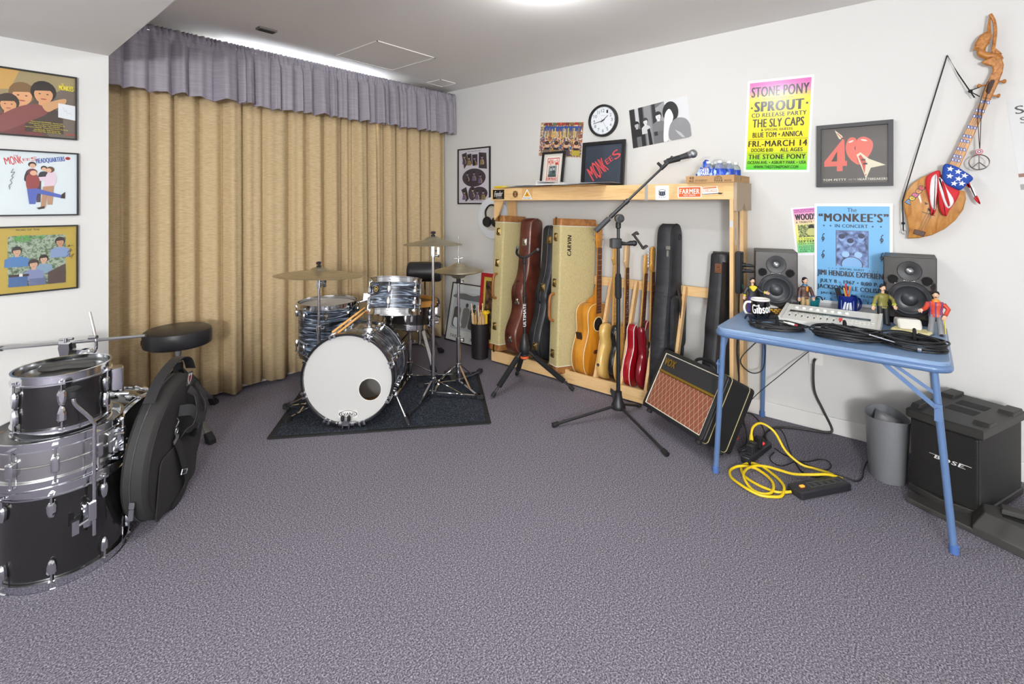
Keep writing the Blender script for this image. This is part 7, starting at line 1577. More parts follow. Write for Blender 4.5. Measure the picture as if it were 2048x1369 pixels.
# small effects unit behind the mug
t = thing('effects_unit', 'small black and white effects unit with yellow buttons behind the black mug', 'effects unit', (2.93, 0.605, TT), (0, 0, VIEW))
MB().prism([(-0.07, 0), (-0.07, 0.018), (0.03, 0.034), (0.03, 0)], -0.05, 0.055, 'x', 0.003).build('body', BLACKP, t); MB().prism([(0.03, 0.0), (0.03, 0.04), (0.055, 0.055), (0.075, 0.055), (0.075, 0)], -0.05, 0.055, 'x', 0.004).build('pedal', REC, t)
mb = MB()
for i in range(4):
    for j in range(3): mb.rbox(-0.038 + i * 0.022, -0.024 + i * 0.022, -0.055 + j * 0.025, -0.043 + j * 0.025, 0.018 + (j * 0.025) * 0.16, 0.026 + j * 0.004, 0.003, 'z')
mb.build('button', mat('yellow button', 'd9a52a', 0.4), t)
o = MB().rbox(-0.05, 0.05, -0.028, 0.028, 0, 0.024, 0.01, 'z', c=0.006).build('power_adapter', BLACKP, loc=(2.80, 0.592, TT)); o.rotation_euler = (0, 0, VIEW - 0.2); tag(o, 'black power adapter lying on the table right of the black mug', 'adapter')
# cloth and white speaker-shaped box
o = MB().rbox(-0.052, 0.052, -0.072, 0.072, 0, 0.016, 0.02, 'z', c=0.006).build('folded_cloth', mat('pale yellow cloth', 'd9cf9a', 0.9, bump=(300, 0.4)), loc=(2.945, 0.045, TT)); o.rotation_euler = (0, 0, -0.25); tag(o, 'folded pale yellow cloth before the right studio monitor', 'cloth')
mb = MB(); mb.prism([(-0.052, 0), (0.045, 0), (0.036, 0.036), (-0.030, 0.042), (-0.046, 0.02)], -0.045, 0.045, 'x', 0.006)
o = mb.build('plastic_case', mat('shiny cream plastic', 'd8d6ce', 0.22), loc=(2.988, 0.062, TT + 0.0165)); o.rotation_euler = (0, 0, -PI / 2 + 0.25); tag(o, 'glossy cream plastic case lying on the pale yellow cloth', 'case')

# cable coils
CABLE = mat('black cable', '19191b', 0.45)
def coil(name, label, loc, rx, ry, turns, seed, ends, r=0.0032, yaw=0.0, hgt=0.03):
    rnd = random.Random(seed); t = thing(name, label, 'cable', loc, (0, 0, yaw)); pts = []; N = 40
    for k in range(turns):
        s = 1 - 0.30 * rnd.random(); ox, oy = rnd.uniform(-0.008, 0.008), rnd.uniform(-0.015, 0.015); ph = rnd.uniform(0, 6.28)
        for i in range(N):
            a = 2 * PI * i / N; z = r + hgt * (k / turns) + 0.004 * math.sin(3 * a + ph); w_ = i / N
            pts.append((rx * s * math.cos(a) + ox, ry * s * math.sin(a) + oy, max(r, z)))
    mb = MB()
    # soften the jumps between turns
    P = pts[:]
    for _ in range(6): P = [P[0]] + [tuple((P[i - 1][c] + 2 * P[i][c] + P[i + 1][c]) / 4 for c in range(3)) for i in range(1, len(P) - 1)] + [P[-1]]
    mb.tube(P, r, 7).build('cable', CABLE, t)
    mb = MB(); mb.tube(smooth([(rx * 0.66, 0, 0.0), (rx * 0.66, 0.004, hgt + 0.014), (rx * 1.02, 0.006, hgt + 0.012), (rx * 1.04, 0.004, 0.004)], 4), 0.006, 8).build('cable_tie', mat('black tie', '141416', 0.8), t)
    for p, q, kind in ends:
        p = Vector(p); q = Vector(q); d = q - p
        if kind == 'jack':
            j = MB().tube([p, p + d * 0.15, p + d * 0.2, p + d * 0.62], 0.006, 10, radii=[0.0035, 0.0045, 0.0075, 0.0075]).build('jack_plug', BLACKP, t)
            MB().tube([p + d * 0.62, p + d * 0.64, p + d * 0.9, p + d * 0.92, p + d * 0.96, q], 0.0031, 8, radii=[0.005, 0.0032, 0.0032, 0.0024, 0.0032, 0.001]).build('tip', CHROME, j)
        elif kind == 'xlr':
            j = MB().tube([p, p + d * 0.2, p + d * 0.25, q], 0.009, 12, radii=[0.0035, 0.006, 0.0095, 0.0095]).build('xlr_plug', BLACKP, t)
            MB().tube([p + d * 0.86, q + d * 0.02], 0.0098, 14).build('plug_ring', CHROME, j)
        elif kind == 'rca':
            j = MB().tube([p, p + d * 0.3, p + d * 0.35, p + d * 0.8], 0.005, 10, radii=[0.003, 0.004, 0.0058, 0.0058]).build('phono_plug', mat('white plug', 'e6e2dc', 0.4), t); MB().tube([p + d * 0.8, q], 0.0045, 8).build('tip', mat('red band', 'b03038', 0.4), j)
    return t
coil('cable_coil', 'black cable coil at the left end of the table before the black mug', (2.625, 0.535, TT), 0.072, 0.125, 8, 1, [((-0.068, 0.06, 0.012), (-0.03, 0.115, 0.008), 'jack'), ((-0.005, -0.02, 0.036), (-0.03, -0.075, 0.030), 'rca')], 0.003, 0.25, 0.026)
coil('cable_coil', 'largest black cable coil mid table with a long jack plug lying across it', (2.630, 0.262, TT), 0.088, 0.145, 11, 5, [((-0.01, 0.06, 0.062), (-0.095, -0.155, 0.028), 'jack')], 0.0038, 0.18, 0.042)
coil('cable_coil', 'black cable coil at the right end of the blue table', (2.648, 0.035, TT), 0.085, 0.118, 11, 9, [((-0.072, 0.045, 0.014), (-0.080, -0.035, 0.012), 'xlr')], 0.0038, -0.10, 0.042)
o = MB().tube(smooth([(0, 0, 0.004), (0.01, 0.02, 0.03), (0.0, 0.03, 0.012), (-0.015, 0.015, 0.035), (0.0, -0.005, 0.028), (0.01, 0.01, 0.006)], 4), 0.0055, 8).build('cable_clip', mat('dark blue cord', '1f2433', 0.5), loc=(2.70, 0.675, TT)); tag(o, 'small knotted dark cord beside the black mug at the table corner', 'cord')

# ---- four small toy figures
def figure(label, loc, yaw, h, coat, trousers, arms, scarf=None, cuffs=None, hairc='16161a', stripes=None, tash=True, extra=None):
    t = thing('toy_figure', label, 'toy figure', loc, (0, 0, yaw)); s = h / 0.19      # local -y is the front
    SK = mat('toy skin', 'e2b89a', 0.45); HR = mat('toy hair', hairc, 0.4); CO = mat('toy coat', coat, 0.45); TR = mat('toy trousers', trousers, 0.45)
    S = lambda *p: tuple(q * s for q in p)
    mb = MB()
    for d in (-1, 1): mb.tube([S(d * 0.011, 0, 0.088), S(d * 0.013, -0.002, 0.05), S(d * 0.017, 0.0, 0.012), S(d * 0.018, -0.001, 0.006)], 0.01, 12, radii=[0.0125 * s, 0.0105 * s, 0.0125 * s, 0.0128 * s])
    mb.ball(S(0, 0, 0.088), 0.0205 * s, 14, 8, sy=0.7, sz=0.55); mb.build('trousers', TR, t)
    mb = MB()
    for d in (-1, 1): mb.ball(S(d * 0.019, -0.007, 0.005), 0.0105 * s, 12, 8, sx=0.75, sy=1.5, sz=0.55)
    mb.build('shoes', mat('toy shoes', '2a2826', 0.4), t)
    mb = MB(); pr_ = [(0.0235, 0.079), (0.0225, 0.088), (0.0195, 0.104), (0.0235, 0.122), (0.026, 0.134), (0.021, 0.142), (0.009, 0.147)]
    n = 20; v = []; f = []
    for r, z in pr_:
        for i in range(n): a = 2 * PI * i / n; v.append(S(r * math.cos(a), r * 0.62 * math.sin(a), z))
    for k in range(len(pr_) - 1):
        for i in range(n): j = (i + 1) % n; f.append((k * n + i, k * n + j, k * n + n + j, k * n + n + i))
    f += [tuple(range(n))[::-1], tuple(range((len(pr_) - 1) * n, len(pr_) * n))]
    mb.add(v, f)
    for pts in arms: P = [S(*p) for p in pts]; mb.tube(P, 0.007, 12, radii=[0.0095 * s, 0.0082 * s, 0.0075 * s][:len(P)])
    co = mb.build('jacket', CO, t)
    if stripes:
        mb = MB()
        for k in range(7): a = 2 * PI * k / 7 + 0.2; mb.tube([S(r * 1.02 * math.cos(a), r * 0.64 * math.sin(a), z) for r, z in pr_[:6]], 0.0022 * s, 6)
        mb.build('stripe', mat('toy stripes', stripes, 0.45), co)
    for pts in arms:
        a, b = Vector(S(*pts[-2])), Vector(S(*pts[-1])); d = (b - a).normalized(); q_ = Vector((-d.z, 0, d.x)).normalized()
        if cuffs: MB().tube([b - d * 0.004 * s, b + d * 0.002 * s], 0.0088 * s, 12).build('cuff', mat('toy cuff', cuffs, 0.45), co)
        hb_ = MB(); c = b + d * 0.007 * s; hb_.ball(tuple(c), 0.0068 * s, 10, 8, sy=0.7)
        for k, L in enumerate((0.010, 0.0125, 0.0120, 0.0095)): st_ = c + q_ * (k - 1.5) * 0.0032 * s + d * 0.003 * s; hb_.tube([st_, st_ + d * L * 0.6 * s, st_ + d * L * s + Vector((0, -0.002 * s, 0))], 0.0019 * s, 6)
        hb_.tube([c + q_ * 0.005 * s, c + q_ * 0.0105 * s + d * 0.004 * s], 0.0021 * s, 6); hb_.build('hand', SK, t)
    if scarf: MB().lathe([(0.010 * s, 0.140 * s), (0.0135 * s, 0.143 * s), (0.012 * s, 0.151 * s), (0.008 * s, 0.153 * s)], 16).build('collar', mat('toy collar', scarf, 0.45), t)
    if extra: extra(t, co, S, s)
    mb = MB(); mb.tube([S(0, 0, 0.142), S(0, -0.001, 0.156)], 0.0062 * s, 10); mb.ball(S(0, -0.002, 0.170), 0.0125 * s, 16, 12, sx=0.82, sy=0.92, sz=1.25); mb.ball(S(0, -0.0135, 0.168), 0.0026 * s, 8, 6, sz=1.5)
    for d in (-1, 1): mb.ball(S(d * 0.0106, 0.0, 0.169), 0.0028 * s, 8, 6, sx=0.5, sz=1.4)
    hd = mb.build('head', SK, t)
    mb = MB()
    for d in (-1, 1): mb.ball(S(d * 0.0042, -0.0128, 0.1725), 0.0013 * s, 8, 6)
    mb.ball(S(0, -0.0132, 0.1605), 0.0022 * s, 8, 6, sx=1.4, sz=0.35); mb.build('face_detail', mat('toy face paint', '2a1a18', 0.5), hd)
    mb = MB(); mb.ball(S(0, 0.0015, 0.1765), 0.0135 * s, 16, 10, sx=0.92, sy=0.95, sz=0.85); mb.ball(S(0, 0.006, 0.168), 0.012 * s, 14, 10, sx=0.95, sy=0.75, sz=1.2)
    if tash: mb.ball(S(0, -0.0130, 0.1638), 0.0035 * s, 10, 6, sx=1.5, sy=0.5, sz=0.45)
    mb.build('hair', HR, hd)
    return t
def ex_collar(t, co, S, s):
    mb = MB(); mb.prism([(p[0] * s, p[1] * s) for p in ((-0.02, 0.14), (-0.008, 0.147), (0.008, 0.147), (0.02, 0.14), (0.012, 0.128), (0.004, 0.118), (-0.004, 0.118), (-0.012, 0.128))], -0.0185 * s, -0.006 * s, 'y', 0.002); mb.build('lapel', mat('toy yellow', 'e3c72c', 0.45), co)
def ex_tie(t, co, S, s): MB().prism([(p[0] * s, p[1] * s) for p in ((-0.004, 0.144), (0.004, 0.144), (0.0055, 0.124), (0.0, 0.116), (-0.0055, 0.124))], -0.019 * s, -0.010 * s, 'y', 0.001).build('tie', mat('toy orange', 'e0902c', 0.45), co)
def ex_side(t, co, S, s): MB().tube([S(0.024, 0.0, 0.085), S(0.029, 0.0, 0.05), S(0.031, 0, 0.010)], 0.0022 * s, 8).build('yellow_cord', mat('toy yellow', 'e3c72c', 0.45), co)
figure('toy figure in a dark jacket with yellow collar and purple trousers by the left monitor', (2.905, 0.722, TT), VIEW - 0.15, 0.197, '2c2e33', '5a4a9a', [[(-0.024, 0, 0.134), (-0.038, -0.003, 0.112), (-0.042, -0.008, 0.094)], [(0.024, 0, 0.134), (0.040, -0.004, 0.116), (0.058, -0.010, 0.112)]], None, 'd9c82c', extra=ex_collar)
figure('toy figure in a brown jacket with orange tie and tan trousers', (3.055, 0.496, TT), VIEW + 0.1, 0.205, '5c4038', 'b49a6e', [[(-0.024, 0, 0.134), (-0.034, -0.002, 0.112), (-0.036, -0.006, 0.090)], [(0.024, 0, 0.134), (0.035, -0.002, 0.112), (0.040, -0.004, 0.090)]], '2f6f9a', '3f5f9a', tash=False, extra=ex_tie)
figure('toy figure in an olive green top and black trousers between recorder and right monitor', (3.035, 0.158, TT), VIEW - 0.1, 0.205, '7c7636', '2b2b2d', [[(-0.024, 0, 0.134), (-0.036, -0.004, 0.114), (-0.044, -0.010, 0.092)], [(0.024, 0, 0.134), (0.042, -0.002, 0.116), (0.040, -0.016, 0.096)]], None, 'b0b83a')
figure('toy figure in a striped red and purple jacket and grey trousers before the right monitor', (2.955, -0.040, TT + 0.0), VIEW - 0.7, 0.205, 'c8442e', '7f8184', [[(-0.024, 0, 0.134), (-0.034, -0.018, 0.112), (-0.044, -0.034, 0.108)], [(0.024, 0, 0.134), (0.040, 0.0, 0.114), (0.030, -0.014, 0.090)]], 'e0902c', None, stripes='5c3a80', extra=ex_side)

# ---------------------------------------------------------------- microphone stand
MS = Vector((2.715, 1.436, 0))
t = thing('microphone_stand', 'black boom microphone stand with a phone clamp before the guitar rack', 'microphone stand', tuple(MS))
MB().cyl((0, 0, 0.05), (0, 0, 0.80), 0.0125, n=16).build('lower_tube', BLACKM, t); MB().cyl((0, 0, 0.80), (0, 0, 1.20), 0.0095, n=16).build('upper_tube', BLACKM, t)
mb = MB(); mb.lathe([(0.0125, 0.735), (0.0185, 0.74), (0.0195, 0.76), (0.0185, 0.86), (0.015, 0.885), (0.0095, 0.89)], 18)
for k in range(10): a = 2 * PI * k / 10; mb.cyl((0.019 * math.cos(a), 0.019 * math.sin(a), 0.75), (0.0185 * math.cos(a), 0.0185 * math.sin(a), 0.865), 0.0018, n=6)
mb.build('height_grip', RUBBER, t)
mb = MB(); mb.lathe([(0.0125, 0.055), (0.042, 0.06), (0.045, 0.075), (0.040, 0.09), (0.028, 0.115), (0.022, 0.15), (0.022, 0.165), (0.0125, 0.168)], 10); mb.M = Matrix.Rotation(VIEW, 4, 'Z'); mb.prism([(-0.02, 0.165), (-0.045, 0.185), (-0.05, 0.165), (-0.035, 0.12), (-0.022, 0.115)], -0.008, 0.008, 'y', 0.002); mb.build('base_hub', BLACKP, t)
for x, y in ((2.352, 1.672), (2.462, 1.020), (2.945, 1.405)):
    a, r = toward(MS, (x, y)); c, s_ = math.cos(a), math.sin(a)
    l = MB().tube([(0.03 * c, 0.03 * s_, 0.078), (r * c, r * s_, 0.014)], 0.0085, 12).build('leg', BLACKM, t); d = (Vector((r * c, r * s_, 0.014)) - Vector((0.03 * c, 0.03 * s_, 0.078)))
    e = Vector((0.03 * c, 0.03 * s_, 0.078)); MB().tube([e + d * 0.90, e + d * 0.92, e + d * 1.0], 0.013, 12, radii=[0.0095, 0.0135, 0.0135]).build('rubber_foot', RUBBER, l)
def V(r, f, u): return fx * r + fy * f + UP * u
J = V(0, -0.02, 1.243); lo = V(-0.143, -0.02, 1.150); hi = V(0.265, -0.02, 1.538)
mb = MB(); mb.tube([lo + (hi - lo) * 0.2, hi], 0.0075, 12).build('boom_tube', BLACKM, t); mb = MB(); mb.tube([lo, lo + (hi - lo) * 0.20], 0.0165, 12).build('counterweight', mat('dark grey rubber', '3a3b3e', 0.6), t)
mb = MB(); mb.tube([lo + (hi - lo) * 0.22, lo + (hi - lo) * 0.27], 0.013, 12).tube([lo + (hi - lo) * 0.27, lo + (hi - lo) * 0.44], 0.0115, 12).tube([lo + (hi - lo) * 0.44, lo + (hi - lo) * 0.49], 0.0145, 12); mb.build('boom_sleeve', BLACKP, t)
mb = MB(); mb.lathe([(0.012, 1.165), (0.0165, 1.17), (0.0165, 1.20), (0.010, 1.205)], 14); mb.M = Matrix.Translation(V(0.002, -0.012, 1.228)) @ Matrix.Rotation(VIEW, 4, 'Z'); mb.lathe([(0.012, -0.03), (0.027, -0.028), (0.027, 0.012), (0.02, 0.016)], 20, axis='y'); mb.cyl((0, -0.045, 0), (0, -0.03, 0), 0.013)
mb.build('boom_joint', BLACKP, t)
mc = MB(); d = (hi - lo).normalized(); mc.tube([hi - d * 0.012, hi + d * 0.03], 0.0115, 12).tube([hi + d * 0.03, hi + d * 0.09], 0.014, 12, radii=[0.010, 0.015]); mc.cyl(hi, hi + V(-0.03, 0, 0.03), 0.009)
mc.build('clip_mount', BLACKP, t)
MP = Vector(MS) + V(0.295, -0.02, 1.578); md_ = V(0.175, 0, 0.050).normalized()
t2 = thing('microphone', 'black handheld microphone with a silver ball grille in the boom stand', 'microphone', tuple(MP))
MB().tube([md_ * -0.02, md_ * 0.0, md_ * 0.07, md_ * 0.125], 0.012, 18, radii=[0.0095, 0.0115, 0.0155, 0.019]).build('handle', mat('dark grey mic body', '36373a', 0.45), t2)
MB().tube([md_ * 0.125, md_ * 0.128, md_ * 0.142], 0.022, 20, radii=[0.019, 0.0225, 0.0225]).build('collar', STEEL, t2)
mb = MB(); mb.ball(tuple(md_ * 0.162), 0.0265, 22, 14); mb.build('grille', mixmat('wire grille', [(0.4, '6f7276'), (0.6, 'b3b6ba')], (1, 1, 1), 0.35, 'noise', 2, 500, 0, 0.5, metal=0.9), t2)
mb = MB(); mb.tube([md_ * 0.0 - UP * 0.002, md_ * 0.075 - UP * 0.003], 0.0, 14, radii=[0.0175, 0.0195]).build('clip', mat('mic clip', '232427', 0.4), t)
bpy.data.objects[-1] if False else None
clipo = [o for o in t.children if o.name.startswith('clip') and not o.name.startswith('clip_m')][0]; clipo.location = MP - MS
# phone clamp
mb = MB(); mb.M = Matrix.Translation((0, 0, 1.075)) @ Matrix.Rotation(VIEW, 4, 'Z'); mb.rbox(-0.045, 0.018, -0.022, 0.022, -0.030, 0.030, 0.006, 'z', c=0.003).box(-0.05, -0.045, -0.02, 0.02, -0.026, 0.026); mb.tube([(0.018, 0, 0), (0.05, 0, -0.004), (0.075, 0, 0), (0.098, 0, 0)], 0.01, 12, radii=[0.014, 0.009, 0.016, 0.014]); mb.ball((0.098, 0, 0), 0.018, 14, 10); pc = mb.build('phone_clamp', BLACKP, t)
mb = MB(); mb.M = Matrix.Translation((0, 0, 1.075)) @ Matrix.Rotation(VIEW, 4, 'Z') @ Matrix.Translation((0.125, 0, 0.012)) @ Matrix.Rotation(0.95, 4, 'Y'); mb.rbox(-0.052, 0.052, -0.014, 0.014, -0.008, 0.004, 0.003, 'x').rbox(-0.056, -0.046, -0.025, 0.025, -0.008, 0.026, 0.003, 'z').rbox(0.046, 0.056, -0.025, 0.025, -0.008, 0.026, 0.003, 'z').rbox(-0.046, -0.036, -0.02, 0.02, 0.016, 0.026, 0.003, 'z'); mb.build('phone_cradle', BLACKP, pc)

# ---------------------------------------------------------------- tilted combo amplifier
AW, AH, AD = 0.50, 0.361, 0.226
t = thing('guitar_amplifier', 'small black combo amplifier with a brown diamond grille cloth tilted back beside the table', 'amplifier', (2.678, 0.768, 0.004), (0, 0, 0))
t.rotation_euler = (Matrix.Rotation(-(PI / 2 + 0.51), 4, 'Z') @ Matrix.Rotation(-0.503, 4, 'X')).to_euler()
TOL = mat('black tolex', '1f1f21', 0.5, bump=(260, 0.35)); GOLD = mat('gold trim', 'b8963c', 0.35, 0.8); PIPE = mat('white piping', 'e2dccb', 0.5)
mb = MB(); mb.rbox(-AW, 0, -AD + 0.012, 0, 0, AH, 0.022, 'y', 4, c=0.008).build('cabinet', TOL, t)
# front rim around the recessed baffle
mb = MB(); o_ = rrect(-AW, 0, 0, AH, 0.022, 4); i_ = rrect(-AW + 0.022, -0.022, 0.022, AH - 0.022, 0.008, 4); n = len(o_)
v = [(a, -AD + 0.013, b) for a, b in o_] + [(a, -AD + 0.004, b) for a, b in o_] + [(a, -AD, b) for a, b in inset(o_, 0.006)] + [(a, -AD, b) for a, b in i_] + [(a, -AD + 0.012, b) for a, b in i_]
f = [(k * n + i, k * n + (i + 1) % n, (k + 1) * n + (i + 1) % n, (k + 1) * n + i) for k in range(4) for i in range(n)]
mb.add(v, f).build('front_rim', TOL, t)
pz = AH - 0.130
MB().box(-AW + 0.02, -0.02, -AD + 0.006, -AD + 0.0125, pz, AH - 0.02).build('top_panel', mat('black panel', '2b2c2f', 0.55, bump=(400, 0.3)), t)
MB().tube([(-AW + 0.024, -AD + 0.003, 0.024), (-0.024, -AD + 0.003, 0.024), (-0.024, -AD + 0.003, AH - 0.024), (-AW + 0.024, -AD + 0.003, AH - 0.024)], 0.0035, 6, closed=True).build('piping', PIPE, t)
MB().rbox(-AW + 0.026, -0.026, -AD + 0.001, -AD + 0.008, pz - 0.006, pz + 0.008, 0.003, 'x').build('gold_strip', GOLD, t)
p = Print(AW - 0.05, pz - 0.035, '8c4c38', 0.002, rough=0.8); W_, H_ = p.w, p.h; sp = 0.033
def clipseg(x0, y0, x1, y1):
    t0, t1 = 0.0, 1.0
    for a, b in ((-(x1 - x0), x0), (x1 - x0, W_ - x0), (-(y1 - y0), y0), (y1 - y0, H_ - y0)):
        if abs(a) < 1e-9:
            if b < 0: return None
        else:
            r = b / a
            if a < 0: t0 = max(t0, r)
            else: t1 = min(t1, r)
    return None if t0 >= t1 else (x0 + (x1 - x0) * t0, y0 + (y1 - y0) * t0, x0 + (x1 - x0) * t1, y0 + (y1 - y0) * t1)
for col, wd in (('7a4030', 0.0060), ('cbb892', 0.0019)):
    for sg in (-1, 1):
        for k in range(-30, 40):
            x = k * sp; g = clipseg(x, 0, x + sg * H_ / 1.9, H_)
            if g: p.line([(g[0] / W_, g[1] / H_), (g[2] / W_, g[3] / H_)], wd, col); p.z -= p.step
        p.z += p.step
o = p.build('grille_cloth', t); o.location = (-AW / 2, -AD + 0.0115, (0.024 + pz - 0.006) / 2); o.rotation_euler = (PI / 2, 0, 0)
p = Print(0.095, 0.048, 'b8963c', 0.003); p.mb = MB(); p.mats = []; p.z = 0.004
for z_, c_ in ((0.001, '6f5418'), (0.004, GOLD)): p.z = z_; p.text('VOX', 0.0, 0.05, 1.0, 0.95, c_, 0.06)
o = p.build('maker_mark', t); o.location = (-AW + 0.085, -AD + 0.0055, AH - 0.068); o.rotation_euler = (PI / 2, 0, 0)
for y in (-AD + 0.045, -0.045):
    q = rrect(-AW - 0.001, 0.001, -0.001, AH + 0.001, 0.022, 4); MB().tube([(a, y, b) for a, b in q], 0.0022, 6, closed=True).build('piping', mat('gold piping', 'b5a878', 0.45), t)
MB().tube(smooth([(-0.34, -AD * 0.55, AH - 0.002), (-0.335, -AD * 0.55, AH + 0.02), (-0.29, -AD * 0.55, AH + 0.038), (-0.22, -AD * 0.55, AH + 0.038), (-0.175, -AD * 0.55, AH + 0.02), (-0.17, -AD * 0.55, AH - 0.002)], 4), 0.009, 10).build('handle', RUBBER, t)
for x in (-AW + 0.05, -0.04):
    for y in (-AD + 0.03, -0.035): MB().lathe([(0.016, 0.0), (0.018, -0.016), (0.012, -0.02)][::-1], 14, at=(x, y, 0)).build('foot', RUBBER, t)
# ---------------------------------------------------------------- power strips and cords
def strip(label, loc, rot, L, W, Hh, outs, sw, name='power_strip'):
    """local x along the strip, z out of its outlet face"""
    t = thing(name, label, 'power strip', loc, rot)
    MB().rbox(-L / 2, L / 2, -W / 2, W / 2, 0, Hh, 0.008, 'z', c=0.005).build('body', mat('charcoal strip', '25262a', 0.42), t)
    mb = MB()
    for x in outs:
        q = rrect(x - 0.014, x + 0.014, -0.017, 0.017, 0.004, 2); mb.tube([(a, b, Hh) for a, b in q], 0.0007, 4, closed=True)
    mb.build('outlet_outline', mat('grey line', '6a6b70', 0.5), t)
    mb = MB()
    for x in outs: mb.box(x - 0.007, x - 0.005, -0.005, 0.005, Hh, Hh + 0.0004).box(x + 0.005, x + 0.007, -0.004, 0.004, Hh, Hh + 0.0004).lathe([(0.0025, Hh), (0.0025, Hh + 0.0004)], 8, at=(x, -0.01, 0))
    mb.build('outlet_slot', mat('slot black', '060607', 0.8), t)
    for x, m, l_ in sw: MB().rbox(x - 0.011, x + 0.011, -0.007, 0.007, Hh, Hh + 0.004, 0.003, 'z').build('switch', m, t)
    return t
AMB = mat('lit amber switch', 'ff8a2a', 0.4, emit=1.2); REDL = mat('lit red switch', 'ff3030', 0.4, emit=1.5)
a2 = math.atan2(0.306 - 0.462, 2.769 - 2.525)
a2 = math.atan2(-0.159, 0.229)
strip('black power strip with an amber switch and yellow cord on the open carpet', (2.622, 0.368, 0.0), (0, 0, a2), 0.285, 0.082, 0.036, (-0.045, -0.008, 0.029, 0.066, 0.103), [(-0.098, AMB, '')])
YEL = mat('yellow cord jacket', 'e9c81e', 0.45)
y1 = [(2.51, 0.462), (2.478, 0.505), (2.473, 0.552), (2.485, 0.605), (2.515, 0.657), (2.566, 0.688), (2.616, 0.695), (2.653, 0.681), (2.662, 0.652), (2.645, 0.606), (2.603, 0.552), (2.556, 0.511), (2.513, 0.49), (2.458, 0.489), (2.425, 0.515), (2.4, 0.564), (2.401, 0.617), (2.429, 0.671), (2.471, 0.71), (2.526, 0.729), (2.568, 0.71), (2.591, 0.677), (2.601, 0.63), (2.576, 0.579), (2.53, 0.542), (2.48, 0.528), (2.441, 0.535), (2.416, 0.564), (2.424, 0.605), (2.455, 0.641), (2.502, 0.661), (2.566, 0.659), (2.621, 0.635), (2.652, 0.592), (2.66, 0.542), (2.662, 0.478), (2.675, 0.405), (2.715, 0.345), (2.77, 0.300), (2.80, 0.315), (2.815, 0.361), (2.808, 0.413), (2.79, 0.47)]
zz = [0.012, 0.007, 0.007, 0.007, 0.007, 0.007, 0.007, 0.007, 0.012, 0.016, 0.016, 0.018, 0.018, 0.007, 0.007, 0.007, 0.014, 0.014, 0.007, 0.007, 0.016, 0.02, 0.02, 0.016, 0.016, 0.012, 0.007, 0.007, 0.007, 0.020, 0.026, 0.026, 0.024, 0.022, 0.02, 0.022, 0.04, 0.045, 0.02, 0.007, 0.007, 0.01, 0.02]
pts = [(x, y, z) for (x, y), z in zip(y1, zz)] + [(2.80, 0.54, 0.06), (2.84, 0.60, 0.125), (2.83, 0.66, 0.155), (2.79, 0.69, 0.140), (2.765, 0.693, 0.105)]
t = thing('extension_cord', 'yellow extension cord looped on the carpet before the table', 'cord', (0, 0, 0))
MB().tube(smooth(pts, 4), 0.0062, 8).build('cord', YEL, t)
MB().tube([(2.765, 0.693, 0.108), (2.762, 0.692, 0.060), (2.762, 0.691, 0.034)], 0.013, 12, radii=[0.008, 0.014, 0.014]).build('plug', YEL, t)
a1 = math.atan2(0.62 - 0.687, 2.93 - 2.67)
a1 = -0.16
strip('dark floor power strip full of plugs with a red light beside the amplifier', (2.785, 0.672, 0.0), (0, 0, a1), 0.27, 0.05, 0.035, (-0.10, -0.06, -0.02), [(0.075, REDL, '')])
for i, (dx, h, lab) in enumerate(((-0.075, 0.045, 'black plug nearest the front of the crowded floor power strip'), (-0.045, 0.05, 'black plug beside the yellow plug on the crowded floor power strip'), (0.022, 0.055, 'black adapter plug behind the yellow plug on the floor power strip'))):
    o = MB().rbox(-0.014, 0.014, -0.018, 0.018, 0, h, 0.005, 'z', c=0.004).build('plug', BLACKP, loc=(2.785 + dx * math.cos(a1), 0.672 + dx * math.sin(a1), 0.0355)); o.rotation_euler = (0, 0, a1); tag(o, lab, 'plug')
CB1 = mat('black cord', '1a1818', 0.8)
def cord(label, pts, r=0.0035, m=None, n=5): return tag(MB().tube(smooth(pts, n), r, 7).build('black_cable', m or mat('black power cord', '1b1b1d', 0.5)), label, 'cord')
cord('black cord running from behind the grey bin to the floor power strip', [(3.10, 0.185, 0.008), (3.019, 0.216, 0.03), (2.954, 0.228, 0.01), (2.867, 0.228, 0.005), (2.815, 0.247, 0.005), (2.792, 0.29, 0.018), (2.778, 0.339, 0.02), (2.74, 0.396, 0.005), (2.732, 0.433, 0.005), (2.754, 0.465, 0.005), (2.809, 0.497, 0.012), (2.875, 0.535, 0.03), (2.93, 0.575, 0.09), (2.94, 0.61, 0.105), (2.90, 0.65, 0.085), (2.845, 0.662, 0.06)])
cord('thin black cord looped on the carpet under the table', [(2.912, 0.612, 0.006), (2.872, 0.562, 0.005), (2.849, 0.511, 0.012), (2.836, 0.464, 0.005), (2.831, 0.391, 0.005), (2.855, 0.363, 0.005), (2.906, 0.357, 0.005), (2.946, 0.378, 0.005), (2.933, 0.413, 0.005), (2.87, 0.455, 0.005), (2.804, 0.496, 0.018), (2.743, 0.544, 0.005), (2.75, 0.59, 0.005), (2.80, 0.612, 0.005), (2.862, 0.605, 0.006)], 0.003)
cord('thick grey black cord plugged into the wall outlet and trailing along the wall foot', [(3.325, 0.487, 0.41), (3.30, 0.492, 0.38), (3.305, 0.489, 0.235), (3.312, 0.449, 0.133), (3.318, 0.404, 0.03), (3.305, 0.420, 0.008), (3.285, 0.47, 0.007), (3.25, 0.57, 0.007), (3.20, 0.65, 0.007), (3.13, 0.69, 0.007), (3.04, 0.69, 0.007), (2.95, 0.655, 0.010)], 0.0065, mat('grey black cord', '2d2b28', 0.5))
